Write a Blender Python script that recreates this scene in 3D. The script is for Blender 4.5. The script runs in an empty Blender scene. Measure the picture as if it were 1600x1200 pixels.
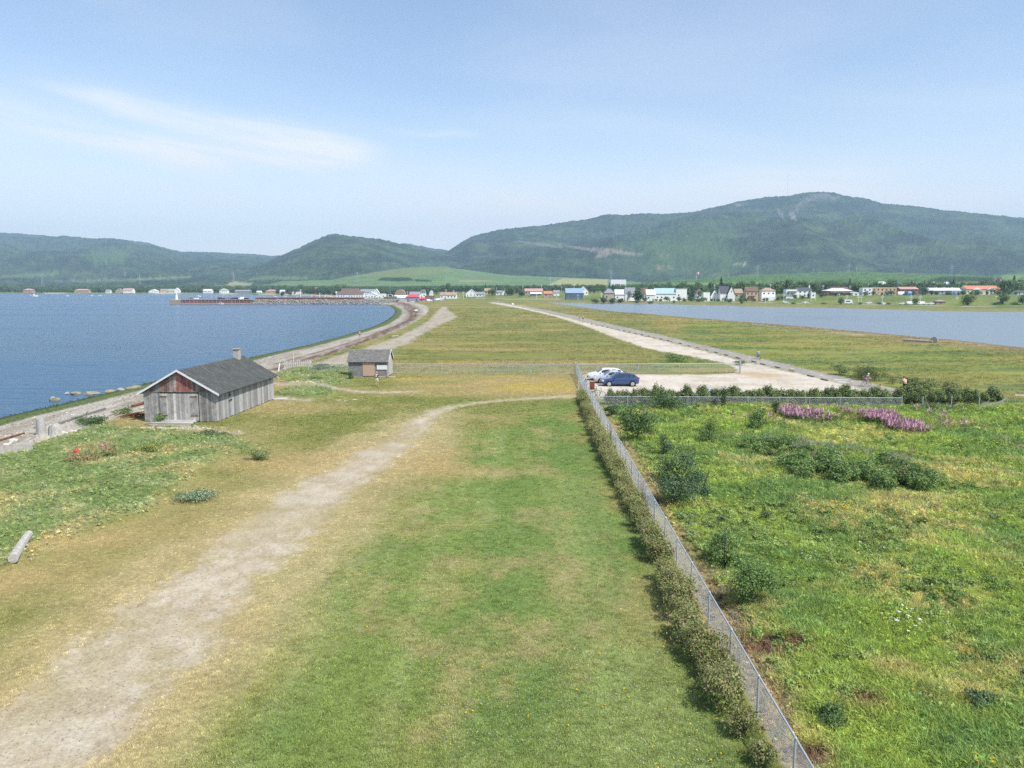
import bpy, bmesh, math, random
import numpy as np
from mathutils import Vector, Matrix

random.seed(7)
rng = np.random.default_rng(7)
R = math.radians
SC = bpy.context.scene
COL = SC.collection

# ---------------------------------------------------------------- camera
H = 11.5                       # lens height above the spit, metres (a lighthouse gallery)
F = 1155.0                     # focal length in pixels of the 1600 wide photograph
PITCH = math.atan(151 / F)
cam = bpy.data.objects.new('camera', bpy.data.cameras.new('camera'))
COL.objects.link(cam)
cam.location = (0, 0, H)
cam.rotation_euler = (math.pi / 2 - PITCH, 0, 0)
cam.data.sensor_width = 36
cam.data.lens = 36 * F / 1600
cam.data.clip_start = 0.2
cam.data.clip_end = 60000
SC.camera = cam

# ---------------------------------------------------------------- sky and sun
SUN_EL, SUN_AZ = 55.0, 128.0   # degrees; azimuth clockwise from +Y (the view direction)
world = bpy.data.worlds.new('World')
SC.world = world
world.use_nodes = True
wn, wl = world.node_tree.nodes, world.node_tree.links
wn.clear()


def wmath(op, a, b=None, c=None, clamp=False):
    n = wn.new('ShaderNodeMath'); n.operation = op; n.use_clamp = clamp
    for i, v in enumerate((a, b, c)):
        if v is None: continue
        if isinstance(v, (int, float)): n.inputs[i].default_value = v
        else: wl.new(v, n.inputs[i])
    return n.outputs[0]


sky = wn.new('ShaderNodeTexSky')
sky.sky_type = 'NISHITA'
sky.sun_disc = False
sky.sun_elevation = R(SUN_EL)
sky.sun_rotation = R(SUN_AZ)
sky.altitude = 20
sky.air_density = 1.0
sky.dust_density = 0.35
sky.ozone_density = 1.15
tc = wn.new('ShaderNodeTexCoord')
sep = wn.new('ShaderNodeSeparateXYZ'); wl.new(tc.outputs['Generated'], sep.inputs[0])
az = wmath('MULTIPLY', wmath('ARCTAN2', sep.outputs[0], sep.outputs[1]), 57.2958)
el = wmath('MULTIPLY', wmath('ARCSINE', sep.outputs[2]), 57.2958)


def cloud_noise(sx, sy, rot, detail=6, rough=0.55, dist=0.6, seed=0.0):
    s = wmath('ADD', wmath('MULTIPLY', az, math.cos(R(rot)) / sx), wmath('MULTIPLY', el, -math.sin(R(rot)) / sx))
    t = wmath('ADD', wmath('MULTIPLY', az, math.sin(R(rot)) / sy), wmath('MULTIPLY', el, math.cos(R(rot)) / sy))
    cb = wn.new('ShaderNodeCombineXYZ'); wl.new(s, cb.inputs[0]); wl.new(t, cb.inputs[1]); cb.inputs[2].default_value = seed
    n = wn.new('ShaderNodeTexNoise'); n.inputs['Scale'].default_value = 1
    n.inputs['Detail'].default_value = detail; n.inputs['Roughness'].default_value = rough
    n.inputs['Distortion'].default_value = dist
    wl.new(cb.outputs[0], n.inputs['Vector'])
    return n.outputs[0]


def sstep(x, a, b):
    n = wn.new('ShaderNodeMapRange'); n.interpolation_type = 'SMOOTHSTEP'
    wl.new(x, n.inputs[0]); n.inputs[1].default_value = a; n.inputs[2].default_value = b
    return n.outputs[0]


wisp = cloud_noise(16, 1.3, 8, 8, 0.62, 0.8, 1.0)
wob = cloud_noise(9, 5, 0, 4, 0.5, 0.3, 4.0)


def streak(a0, e0, a1, e1, w0, w1, amp):
    L = math.hypot(a1 - a0, e1 - e0); ux, uy = (a1 - a0) / L, (e1 - e0) / L
    da = wmath('SUBTRACT', az, a0); de = wmath('SUBTRACT', el, e0)
    s = wmath('DIVIDE', wmath('ADD', wmath('MULTIPLY', da, ux), wmath('MULTIPLY', de, uy)), L)
    t = wmath('SUBTRACT', wmath('MULTIPLY', de, ux), wmath('MULTIPLY', da, uy))
    t = wmath('ADD', t, wmath('MULTIPLY', wmath('SUBTRACT', wob, 0.5), 2.6))
    w = wmath('MAXIMUM', wmath('ADD', wmath('MULTIPLY', s, w1 - w0), w0), 0.15)
    q = wmath('DIVIDE', t, w)
    m = wmath('EXPONENT', wmath('MULTIPLY', wmath('MULTIPLY', q, q), -1))
    m = wmath('MULTIPLY', m, sstep(s, -0.1, 0.25))
    m = wmath('MULTIPLY', m, wmath('SUBTRACT', 1.0, sstep(s, 0.78, 1.06)))
    return wmath('MULTIPLY', m, amp)


cl = streak(-32, 12.7, -9.0, 9.4, 0.7, 1.5, 0.5)
for a in ((-50, 11.8, -19, 8.3, 1.3, 1.2, 0.5), (-27, 9.6, -10, 9.1, 1.0, 0.7, 0.45), (-44, 5.8, -14, 6.6, 1.2, 1.0, 0.2),
          (-12, 5.0, 30, 7.2, 2.2, 1.6, 0.34), (8, 4.2, 52, 7.6, 1.6, 0.9, 0.28), (-10, 11.2, -2, 10.9, 0.3, 0.3, 0.22),
          (60, 20, 110, 34, 3, 5, 0.5), (-150, 16, -80, 22, 4, 3, 0.5), (140, 24, 200, 18, 4, 3, 0.4)):
    cl = wmath('ADD', cl, streak(*a))
cl = wmath('MULTIPLY', cl, wmath('ADD', wmath('MULTIPLY', sstep(wisp, 0.3, 0.7), 0.9), 0.45))
veil = wmath('MULTIPLY', sstep(cloud_noise(30, 7, 5, 5, 0.5, 0.5, 9.0), 0.4, 0.75), 0.18)
veil = wmath('MULTIPLY', veil, sstep(el, 0.0, 4.0))
low = wmath('MULTIPLY', wmath('SUBTRACT', 1.0, sstep(el, 0.0, 15.0)), 0.8)
cl = wmath('ADD', wmath('ADD', cl, veil), low, clamp=True)
mx = wn.new('ShaderNodeMix'); mx.data_type = 'RGBA'
wl.new(cl, mx.inputs[0])
hs = wn.new('ShaderNodeHueSaturation'); hs.inputs['Saturation'].default_value = 0.92; hs.inputs['Value'].default_value = 1.0
wl.new(sky.outputs[0], hs.inputs['Color'])
wl.new(hs.outputs[0], mx.inputs[6]); mx.inputs[7].default_value = (5.3, 5.5, 5.7, 1)
bg = wn.new('ShaderNodeBackground'); bg.inputs[1].default_value = 0.128
wl.new(mx.outputs[2], bg.inputs[0])
wo = wn.new('ShaderNodeOutputWorld'); wl.new(bg.outputs[0], wo.inputs[0])

sun = bpy.data.objects.new('sun', bpy.data.lights.new('sun', 'SUN'))
COL.objects.link(sun)
sun.data.energy = 4.1
sun.data.angle = R(0.53)
sun.data.color = (1.0, 0.955, 0.88)
sd_ = Vector((math.sin(R(SUN_AZ)) * math.cos(R(SUN_EL)), math.cos(R(SUN_AZ)) * math.cos(R(SUN_EL)), math.sin(R(SUN_EL))))
sun.rotation_euler = sd_.to_track_quat('Z', 'Y').to_euler()

SC.view_settings.view_transform = 'Standard'
SC.view_settings.look = 'None'
SC.view_settings.exposure = 0.62
SC.view_settings.gamma = 1
SC.view_settings.use_curve_mapping = False
SC.render.engine = 'CYCLES'
SC.cycles.use_denoising = False
SC.cycles.max_bounces = 5
SC.cycles.volume_bounces = 0
SC.cycles.transparent_max_bounces = 6
SC.cycles.caustics_reflective = False
SC.cycles.caustics_refractive = False
SC.cycles.sample_clamp_indirect = 4
KEXP = 1.75                    # photographed brightness per unit of surface colour, used to turn seen colours into base colours


def S(r, g, b, k=None):
    """a colour as it looks in the photo under full sun -> linear base colour"""
    k = k or KEXP
    return tuple((((v / 255 + 0.055) / 1.055) ** 2.4) / k for v in (r, g, b))


# ---------------------------------------------------------------- geometry of the place
CP, SP = math.cos(PITCH), math.sin(PITCH)


def W(px, py, z=0.0):
    """where the photo's pixel lies on the level z"""
    a, b = (px - 800) / F, (600 - py) / F
    dy, dz = CP + b * SP, -SP + b * CP
    t = (z - H) / dz
    return (a * t, dy * t)


def WP(pts, z=0.0):
    return [W(px, py, z) for px, py in pts]


def at_dist(px, D):
    """ground position seen in column px at forward distance D"""
    return ((px - 800) / F * (D * CP + H * SP * 0.9), D)


def z_of(py, y):
    b = (600 - py) / F
    return H + y * (-SP + b * CP) / (CP + b * SP)


def chaikin(P, n=2, closed=True):
    P = [tuple(p) for p in P]
    for _ in range(n):
        Q = []
        m = len(P)
        for i in range(m if closed else m - 1):
            a, b = P[i], P[(i + 1) % m]
            Q.append((a[0] * .75 + b[0] * .25, a[1] * .75 + b[1] * .25))
            Q.append((a[0] * .25 + b[0] * .75, a[1] * .25 + b[1] * .75))
        if not closed: Q = [P[0]] + Q + [P[-1]]
        P = Q
    return P


def dline(P, X, Y, closed=False):
    d = np.full(X.shape, 1e12)
    n = len(P)
    for i in range(n if closed else n - 1):
        ax, ay = P[i]; bx, by = P[(i + 1) % n]
        vx, vy = bx - ax, by - ay
        L = vx * vx + vy * vy + 1e-9
        t = np.clip(((X - ax) * vx + (Y - ay) * vy) / L, 0, 1)
        d = np.minimum(d, (X - ax - t * vx) ** 2 + (Y - ay - t * vy) ** 2)
    return np.sqrt(d)


def sdp(P, X, Y):
    """signed distance to a polygon, positive inside"""
    ins = np.zeros(X.shape, bool)
    n = len(P)
    for i in range(n):
        ax, ay = P[i]; bx, by = P[(i + 1) % n]
        if ay == by: continue
        c = ((ay > Y) != (by > Y)) & (X < (bx - ax) * (Y - ay) / (by - ay) + ax)
        ins ^= c
    return np.where(ins, 1, -1) * dline(P, X, Y, True)


def ss(x, a, b):
    t = np.clip((x - a) / (b - a), 0, 1)
    return t * t * (3 - 2 * t)


def _h(ix, iy, seed):
    n = (ix.astype(np.int64) * 374761393 + iy.astype(np.int64) * 668265263 + seed * 974634777) & 0xffffffff
    n = ((n ^ (n >> 13)) * 1274126177) & 0xffffffff
    n = (n ^ (n >> 16)) & 0xffff
    return n / 65535.0


def vn(x, y, seed=0):
    ix, iy = np.floor(x), np.floor(y)
    fx, fy = x - ix, y - iy
    fx = fx * fx * (3 - 2 * fx); fy = fy * fy * (3 - 2 * fy)
    a, b = _h(ix, iy, seed), _h(ix + 1, iy, seed)
    c, d = _h(ix, iy + 1, seed), _h(ix + 1, iy + 1, seed)
    return (a * (1 - fx) + b * fx) * (1 - fy) + (c * (1 - fx) + d * fx) * fy


def fb(x, y, sx, sy=None, o=4, seed=0, rough=0.5):
    sy = sy or sx
    s = 0; a = 1; t = 0
    X, Y = x / sx, y / sy
    for i in range(o):
        s = s + a * vn(X, Y, seed + i * 17); t += a; a *= rough
        X, Y = X * 2.03 + 11.3, Y * 2.03 + 5.7
    return s / t


SEA = -1.2
bay_shore = WP([(0, 652), (100, 630), (230, 598), (310, 578), (400, 556), (480, 539), (540, 523), (590, 508), (612, 495), (619, 485), (606, 477.5)], SEA)
harbour = [(-110, 572), (-78, 640), (-70, 720)]
far_bay = WP([(560, 466), (480, 462.2), (420, 460.6), (300, 459.2), (150, 459), (0, 458.6), (-400, 458.4)], SEA)
BAY = [(-60, -3000), (-52, -300), (-50.5, 30)] + chaikin(bay_shore, 2, False) + harbour + far_bay + [(-6500, 2600), (-9000, -3000)]
lag_near = WP([(1900, 572), (1600, 543), (1500, 531.5), (1400, 523), (1280, 512), (1100, 498), (1030, 492), (960, 487), (905, 479), (862, 474)], SEA)
lag_far = WP([(852, 472.6), (930, 474.4), (1020, 474.8), (1100, 477), (1180, 479.4), (1300, 481.4), (1400, 484), (1490, 487), (1600, 487.6), (1800, 491)], SEA)
LAG = chaikin(lag_near + lag_far, 1, True)
LAG = LAG + []
MAINLINE = [(-9000, 2500)] + far_bay[::-1] + [(-62, 735), (-40, 655), (0, 668), (30, 668)] + lag_far + [(500, 380), (3000, -200)]
MAIN = MAINLINE + [(9000, -200), (9000, 12000), (-9000, 12000)]


def terrain(X, Y):
    X = np.asarray(X, float); Y = np.asarray(Y, float)
    db = -sdp(BAY, X, Y); dl = -sdp(LAG, X, Y); dm = sdp(MAIN, X, Y)
    wv = (fb(X, Y, 9, o=3, seed=3) - .5)
    hb = np.where(db > 0, -1.2 + 1.2 * ss(db + wv * 1.2, 0, 14), -1.2 + np.clip(db, -12, 0) * 0.09)
    hl = np.where(dl > 0, -1.2 + 1.15 * ss(dl + wv * 3, -1, 22), -1.2 + np.clip(dl, -15, 0) * 0.05)
    h = np.minimum(hb, hl)
    lf = ss(X, -120, -260)
    up = 0.3 * ss(dm, 3, 25) + 4.9 * ss(dm, 78 + 60 * lf, 150 + 260 * lf)
    up = up + 2.5 * ss(dm, 180 + 300 * lf, 420 + 400 * lf)
    h = np.maximum(h, np.where((dm > 0) & (db > 0) & (dl > 0), h + up, h))
    near = ss(np.hypot(X, Y), 400, 60)
    h = h + (fb(X, Y, 22, o=3, seed=5) - .5) * 0.35 * ss(h, -1.2, -.2) * near * ss(np.abs(X + 28) + np.abs(Y - 70), 6, 25)
    return h, db, dl, dm


def tz(x, y):
    h = terrain(np.array([x]), np.array([y]))[0]
    return float(h[0])


def relief(x, y, zone, w):
    """uneven tussocks in the meadows, a low bank at the left, nothing on the worn surfaces"""
    soft = (zone == 0)
    return soft * (fb(x, y, 1.1, o=3, seed=201) - .5) * (.05 + .12 * w['meadow'] + .25 * w['mound']) * ss(np.hypot(x, y), 140, 30) + .35 * w['mound'] * soft * (x < -18)


# zones traced on the ground
PATH = chaikin(WP([(-260, 1260), (0, 1112), (80, 1045), (160, 984), (224, 934), (262, 914), (340, 852), (424, 782), (500, 744), (580, 700), (640, 658), (675, 640),
                   (720, 629), (800, 621.5), (900, 616.5), (912, 617.5), (905, 620), (800, 625.5), (725, 634), (690, 645), (668, 668), (640, 700), (592, 740), (540, 788), (485, 832), (444, 880),
                   (375, 912), (362, 980), (300, 1040), (224, 1112), (140, 1210), (60, 1300)]), 1)
ROAD = chaikin(WP([(762, 473), (800, 479), (850, 490), (886, 500), (918, 510.5), (940, 520), (968, 530), (992, 538), (1014, 546), (1070, 554), (1104, 561), (1134, 567), (1153, 575), (1150, 584), (1050, 585.5), (950, 584), (912, 581),
                   (920, 606), (926, 622), (1000, 624), (1250, 624), (1380, 622), (1352, 610), (1300, 596), (1240, 582), (1180, 568.5), (1120, 553), (1040, 533), (960, 515), (870, 492), (800, 476.5), (768, 472)]), 1)
ASPH = chaikin(WP([(768, 472), (800, 476.5), (870, 491.5), (960, 514), (1040, 532), (1120, 552), (1180, 567.5), (1240, 581), (1300, 595), (1352, 609), (1390, 622), (1480, 640), (1500, 634), (1440, 617),
                   (1340, 594), (1278, 580), (1196, 561), (1160, 552), (1088, 536.5), (1020, 520.5), (960, 507.5), (870, 487), (800, 475), (774, 471.5)]), 1)
SIDE = chaikin(WP([(693, 478.5), (687, 482), (680, 490), (671, 499), (650, 514), (613, 529.5), (577, 541), (540, 552), (505, 563), (480, 572), (545, 574), (614, 545), (645, 532), (664, 519), (690, 506), (714, 497), (712, 491), (698, 484), (700, 479)]), 1)
THIN = [WP([(425, 599), (480, 601), (525, 607), (560, 612)]), WP([(425, 619), (455, 623), (480, 625)]), WP([(560, 612), (600, 613), (650, 612)]),
        WP([(230, 700 - 26), (300, 676), (370, 677)])]
BEACH_IN = chaikin(WP([(-160, 745), (0, 712), (60, 694), (110, 680), (150, 664), (180, 650), (235, 640), (300, 622), (428, 584), (470, 569), (530, 550), (555, 540), (577, 532), (600, 524), (627, 514), (655, 499), (671, 486), (668, 478), (645, 471.5), (610, 470)]), 2, False)
BEACHP = [(-36, -300), (-35.5, 20)] + BEACH_IN + [(-100, 650), (-400, 600), (-400, -300)]
WRACK = chaikin(WP([(425, 578), (460, 568), (500, 556), (540, 543.5), (570, 532), (600, 519), (625, 508), (645, 496), (649, 487), (641, 478), (625, 472.5)]), 2, False)
WRACK2 = chaikin(WP([(430, 568), (520, 544), (600, 515), (640, 499), (645, 490), (632, 479)]), 2, False)
MOUND = chaikin(WP([(-220, 900), (0, 905), (60, 850), (140, 835), (250, 790), (300, 742), (350, 712), (420, 700), (360, 684), (330, 668), (236, 674), (150, 668), (100, 680), (40, 702), (0, 718), (-220, 760)]), 1)
MOUND2 = chaikin(WP([(430, 596), (440, 582), (480, 571), (540, 566), (546, 592), (560, 600), (500, 606)]), 1)
STRIP2 = chaikin(WP([(430, 614), (470, 604), (540, 612), (500, 624), (440, 618)]), 1)
LAWN = chaikin(WP([(150, 1330), (240, 1130), (380, 1010), (470, 900), (600, 830), (690, 770), (740, 700), (760, 668), (830, 640), (905, 630), (1010, 860), (1180, 1200), (1250, 1330)]), 1)
YELLOW = chaikin(WP([(760, 603), (830, 596), (900, 590), (903, 612), (850, 611), (780, 609)]), 1)
FENCE_X = lambda y: 6.62 + 0.0235 * (y - 17.4)        # line of the long fence


def mix3(a, b, t):
    return a + (b - a) * t[..., None]


def ground_color(X, Y, db, dl, dm):
    r = np.hypot(X, Y)
    n1 = fb(X, Y, 7, 5, 4, 11); n2 = fb(X, Y, 1.6, o=4, seed=23, rough=.6); n3 = fb(X, Y, 30, 14, 3, 31)
    nf = fb(X, Y, .35, o=3, seed=41, rough=.7)
    wv = (fb(X, Y, 2.2, o=4, seed=51, rough=.65) - .5)
    c = np.zeros(X.shape + (3,))
    A = lambda *k: np.array(S(*k))
    # dry dune grass, the default
    c[:] = A(172, 160, 104)
    c = mix3(c, A(138, 146, 82), ss(n3 * .6 + n1 * .4, 0.37, 0.65))
    c = mix3(c, A(190, 168, 116), ss(fb(X, Y, 12, 6, 4, 61), 0.45, 0.71) * .8)
    c = mix3(c, A(196, 176, 84), ss(fb(X, Y, 9, 3, 3, 67), 0.53, 0.77) * .5 * ss(r, 75, 110))
    # middle of the spit beyond the cross fence
    m = ss(Y, 97, 101) * ss(-X + .16 * Y + 9, -3, 3)
    c = mix3(c, A(150, 152, 88), m * ss(fb(X, Y, 40, 5, 4, 71), .38, .62) * .75)
    c = mix3(c, A(128, 142, 84), m * ss(fb(X, Y, 14, 5, 4, 72), 0.49, 0.73) * .7)
    # bank east of the cycle path
    m = ss(X - 0.27 * Y + 9 + wv * 4, -2, 4) * ss(Y, 60, 72) * ss(dm, 0, -5)
    c = mix3(c, A(138, 152, 84), m * .8)
    c = mix3(c, A(170, 160, 96), m * ss(fb(X, Y, 30, 6, 4, 76), 0.40, 0.65) * .9)
    c = mix3(c, A(110, 136, 84), m * ss(fb(X, Y, 16, 5, 4, 77), 0.50, 0.70) * .8)
    c = mix3(c, A(160, 172, 84), m * ss(fb(X, Y, 22, 4, 4, 79), 0.51, 0.71) * .7)
    c = mix3(c, A(176, 152, 116), m * ss(dl + wv * 10, 34, 8) * .85)
    c = mix3(c, A(206, 192, 160), m * ss(fb(X, Y, 26, 2.2, 3, 78), 0.55, 0.73) * ss(dl, 42, 12) * .8)
    c = mix3(c, A(150, 136, 110), ss(dl, 5, 1) * (dl > 0))
    # mown lawn
    lw = ss(sdp(LAWN, X, Y) + wv * 5 + (n1 - .5) * 7, -3.2, 3.0)
    gl = mix3(np.broadcast_to(A(140, 158, 88), c.shape), A(158, 172, 110), ss(fb(X, Y, 1.1, 26, 3, 81), .36, .68) * .7)
    gl = mix3(gl, A(120, 148, 80), ss(fb(X, Y, 3.5, 7, 5, 83, .6), .42, .78) * .8)
    gl = mix3(gl, A(176, 166, 116), ss(fb(X, Y, 2.4, 3.0, 5, 85, .65), .46, .78) * .75)
    gl = mix3(gl, A(112, 146, 76), ss(X + .004 * Y, 2.4, 4.8) * ss(Y, 20, 40) * .5)
    c = mix3(c, gl, lw)
    # right-hand meadow
    mr = ss(X - FENCE_X(Y), -.3, .3) * ss(Y, 73.5, 71.5)
    g = mix3(np.broadcast_to(A(132, 158, 62), c.shape), A(104, 138, 68), ss(fb(X, Y, 4, o=4, seed=91, rough=.6), 0.37, 0.65))
    g = mix3(g, A(168, 172, 92), ss(fb(X, Y, 7, 4, 4, 93), 0.50, 0.75) * .8)
    g = mix3(g, A(172, 166, 104), ss(fb(X, Y, 3, o=4, seed=95, rough=.6), 0.55, 0.77) * .7)
    g = mix3(g, A(190, 168, 124), ss(X - FENCE_X(Y) + wv * 2.4, 2.1, .3) * .8)
    c = mix3(c, g, mr)
    for px, py, rad in ((1232, 1006, .75), (1345, 1098, .85), (1190, 1010, .5), (1270, 1180, .8), (1100, 790, .5), (1010, 678, .8)):
        x0, y0 = W(px, py)
        c = mix3(c, A(150, 112, 84), ss(np.hypot((X - x0) * .8, Y - y0) + wv * 1.2, rad, rad * .45) * .85)
    # left green mound, small strips
    mg = np.maximum(ss(sdp(MOUND, X, Y) + wv * 2.5, -1.0, 1.2), np.maximum(ss(sdp(MOUND2, X, Y) + wv * 2, -.8, 1), ss(sdp(STRIP2, X, Y) + wv, -.4, .5)))
    gm = mix3(np.broadcast_to(A(126, 148, 84), c.shape), A(144, 158, 104), ss(n2, 0.40, 0.70))
    gm = mix3(gm, A(176, 166, 112), ss(fb(X, Y, 3, o=4, seed=101), 0.51, 0.73) * .7)
    c = mix3(c, gm, mg)
    # worn tan belt along both sides of the path
    dp = sdp(PATH, X, Y)
    c = mix3(c, A(200, 182, 136), ss(dp + wv * 3 + (n1 - .5) * 3, -4.2, -.3) * .75 * ss(Y, 75, 60))
    c = mix3(c, A(196, 178, 82), ss(sdp(YELLOW, X, Y) + wv * 5, -1.5, 2.5) * .7)
    x0, y0 = W(640, 592)
    c = mix3(c, A(196, 172, 96), ss(np.hypot((X - x0) / 5, (Y - y0) / 2) + wv, 1.1, .5) * .7)
    # beach
    sb = sdp(BEACHP, X, Y)
    mb = ss(sb + wv * 1.6, -.5, .5) * (dm < 30)
    bc = mix3(np.broadcast_to(A(206, 198, 184), c.shape), A(184, 174, 158), ss(fb(X, Y, 2, 8, 4, 111), .4, .65))
    bc = mix3(bc, A(222, 216, 204), ss(fb(X, Y, 1.2, 5, 3, 113), 0.55, 0.75) * .6)
    wr = np.exp(-(dline(WRACK, X, Y) + wv * .9) ** 2 / (.8 + .006 * r) ** 2)
    bc = mix3(bc, A(126, 100, 82), np.clip(wr * 1.1, 0, 1) * (.45 + .55 * ss(fb(X, Y, .7, 3, 3, 115), .3, .6)))
    wr = np.exp(-(dline(WRACK2, X, Y) + wv * .7) ** 2 / .5 ** 2)
    bc = mix3(bc, A(130, 108, 90), wr * .85)
    bc = mix3(bc, A(104, 122, 66), ss(db + wv * 1.4, 4.6, 3.2) * .95)
    bc = mix3(bc, A(64, 78, 50), ss(db, 1.4, .4) * .8)
    c = mix3(c, bc, mb)
    zone = np.where(mb > .5, 4, 0)
    # sandy side track, thin footpaths
    gr = mix3(np.broadcast_to(A(206, 196, 180), c.shape), A(186, 174, 154), ss(n2, .4, .7))
    m = ss(sdp(SIDE, X, Y) + wv * 2.2, -.9, .9); c = mix3(c, gr, m * .95); zone = np.where((m > .5), 5, zone)
    for ln in THIN:
        m = ss(dline(ln, X, Y) + wv * .9, .95, .35) * .8; c = mix3(c, gr, m)
    # gravel path
    pc = mix3(np.broadcast_to(A(219, 206, 180), c.shape), A(204, 187, 158), ss(fb(X, Y, 1.4, o=5, seed=121, rough=.65), 0.37, 0.67))
    pc = mix3(pc, A(214, 204, 184), ss(nf, 0.50, 0.80) * .7)
    pc = mix3(pc, A(190, 176, 132), ss(fb(X, Y, 3.0, o=4, seed=127, rough=.6), 0.51, 0.73) * ss(dp, 3.0, .6) * .6)
    m = ss(dp - .25 + wv * 2.4 * ss(Y, 82, 50) + wv * .5 + (nf - .5) * .8, -.9, .7); c = mix3(c, pc, m); zone = np.where(m > .5, 1, zone)
    # pale dusty road and parking lot
    rc = mix3(np.broadcast_to(A(238, 228, 212), c.shape), A(222, 210, 190), ss(fb(X, Y, 3, 2, 4, 131), 0.40, 0.70))
    x0, y0 = W(1190, 585)
    rc = mix3(rc, A(214, 188, 150), ss(np.hypot((X - x0) / 4.5, (Y - y0) / 6.5) + wv * .9, 1.0, .25) * .8)
    rc = mix3(rc, A(206, 196, 180), ss(np.abs(fb(X, Y, 5, 1.2, 2, 133) - .5), .05, .0) * .3)
    m = ss(sdp(ROAD, X, Y) + wv * 1.1, -.4, .4); c = mix3(c, rc, m); zone = np.where(m > .5, 2, zone)
    ac = mix3(np.broadcast_to(A(192, 186, 176), c.shape), A(178, 172, 164), ss(fb(X, Y, 1.2, 6, 4, 141), 0.35, 0.65))
    m = ss(sdp(ASPH, X, Y) + wv * .35, -.12, .12); c = mix3(c, ac, m); zone = np.where(m > .5, 3, zone)
    # mainland shore, bank, gardens
    mm = ss(dm, -3, 3) * (db > 0) * (dl > 0)
    k = mix3(np.broadcast_to(A(128, 146, 86), c.shape), A(152, 160, 92), ss(fb(X, Y, 60, 12, 4, 151), 0.35, 0.65))
    k = mix3(k, A(112, 136, 78), ss(fb(X, Y, 22, 8, 4, 153), 0.45, 0.70) * .8)
    k = mix3(k, A(166, 158, 108), ss(dm, 30, 8) * .7)
    k = mix3(k, A(205, 196, 180), ss(np.abs(dm - 52), 5, 3) * .85 * (X > -60))
    k = mix3(k, A(214, 200, 174), ss(dm, 34, 20) * (X < -200))
    c = mix3(c, k, mm)
    c = c * (0.86 + .28 * nf)[..., None] * (0.92 + .16 * n2)[..., None]
    return np.clip(c, 0.004, .75), zone, dict(lawn=lw, meadow=mr, mound=mg, beach=mb, path=ss(dp, -.5, .3), main=mm)


# ---------------------------------------------------------------- materials
def mat(name, rgb=None, rough=.9, bump=None, var=None, metal=0.0, spec=.3, attr=None, inst=None, transl=0.0, coat=0.0, rnd=0.0):
    """procedural material: base colour (or mesh / instance attribute) x noise, with fine relief"""
    m = bpy.data.materials.new(name); m.use_nodes = True
    n, l = m.node_tree.nodes, m.node_tree.links
    p = n['Principled BSDF']; out = n['Material Output']
    p.inputs['Roughness'].default_value = rough; p.inputs['Metallic'].default_value = metal
    p.inputs['Specular IOR Level'].default_value = spec
    if coat: p.inputs['Coat Weight'].default_value = coat; p.inputs['Coat Roughness'].default_value = .06
    if attr or inst:
        a = n.new('ShaderNodeAttribute'); a.attribute_name = attr or inst
        if inst: a.attribute_type = 'INSTANCER'
        col = a.outputs['Color']
    else:
        a = n.new('ShaderNodeRGB'); a.outputs[0].default_value = (*rgb, 1); col = a.outputs[0]
    co = n.new('ShaderNodeTexCoord')
    geo = n.new('ShaderNodeNewGeometry')
    if var or rnd:
        f = None
        if var:
            for sc, amt in var:
                t = n.new('ShaderNodeTexNoise'); t.inputs['Scale'].default_value = sc; t.inputs['Detail'].default_value = 4
                t.inputs['Roughness'].default_value = .65
                l.new((geo.outputs['Position'] if (attr or inst) else co.outputs['Object']), t.inputs['Vector'])
                r = n.new('ShaderNodeMapRange'); l.new(t.outputs[0], r.inputs[0])
                r.inputs[1].default_value = .3; r.inputs[2].default_value = .7
                r.inputs[3].default_value = 1 - amt; r.inputs[4].default_value = 1 + amt
                if f is None: f = r.outputs[0]
                else:
                    q = n.new('ShaderNodeMath'); q.operation = 'MULTIPLY'; l.new(f, q.inputs[0]); l.new(r.outputs[0], q.inputs[1]); f = q.outputs[0]
        if rnd:
            oi = n.new('ShaderNodeObjectInfo')
            r = n.new('ShaderNodeMapRange'); l.new(oi.outputs['Random'], r.inputs[0]); r.inputs[3].default_value = 1 - rnd; r.inputs[4].default_value = 1 + rnd
            if f is None: f = r.outputs[0]
            else:
                q = n.new('ShaderNodeMath'); q.operation = 'MULTIPLY'; l.new(f, q.inputs[0]); l.new(r.outputs[0], q.inputs[1]); f = q.outputs[0]
        v = n.new('ShaderNodeVectorMath'); v.operation = 'SCALE'; l.new(col, v.inputs[0]); l.new(f, v.inputs[3]); col = v.outputs[0]
    l.new(col, p.inputs['Base Color'])
    if bump:
        prev = None
        for sc, st, ds in bump:
            t = n.new('ShaderNodeTexNoise'); t.inputs['Scale'].default_value = sc; t.inputs['Detail'].default_value = 3
            l.new((geo.outputs['Position'] if (attr or inst) else co.outputs['Object']), t.inputs['Vector'])
            b = n.new('ShaderNodeBump'); b.inputs['Strength'].default_value = st; b.inputs['Distance'].default_value = ds
            l.new(t.outputs[0], b.inputs['Height'])
            if prev is not None: l.new(prev, b.inputs['Normal'])
            prev = b.outputs[0]
        l.new(prev, p.inputs['Normal'])
    if transl:
        tr = n.new('ShaderNodeBsdfTranslucent'); l.new(col, tr.inputs[0])
        mxs = n.new('ShaderNodeMixShader'); mxs.inputs[0].default_value = transl
        l.new(p.outputs[0], mxs.inputs[1]); l.new(tr.outputs[0], mxs.inputs[2]); l.new(mxs.outputs[0], out.inputs[0])
    return m


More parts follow.
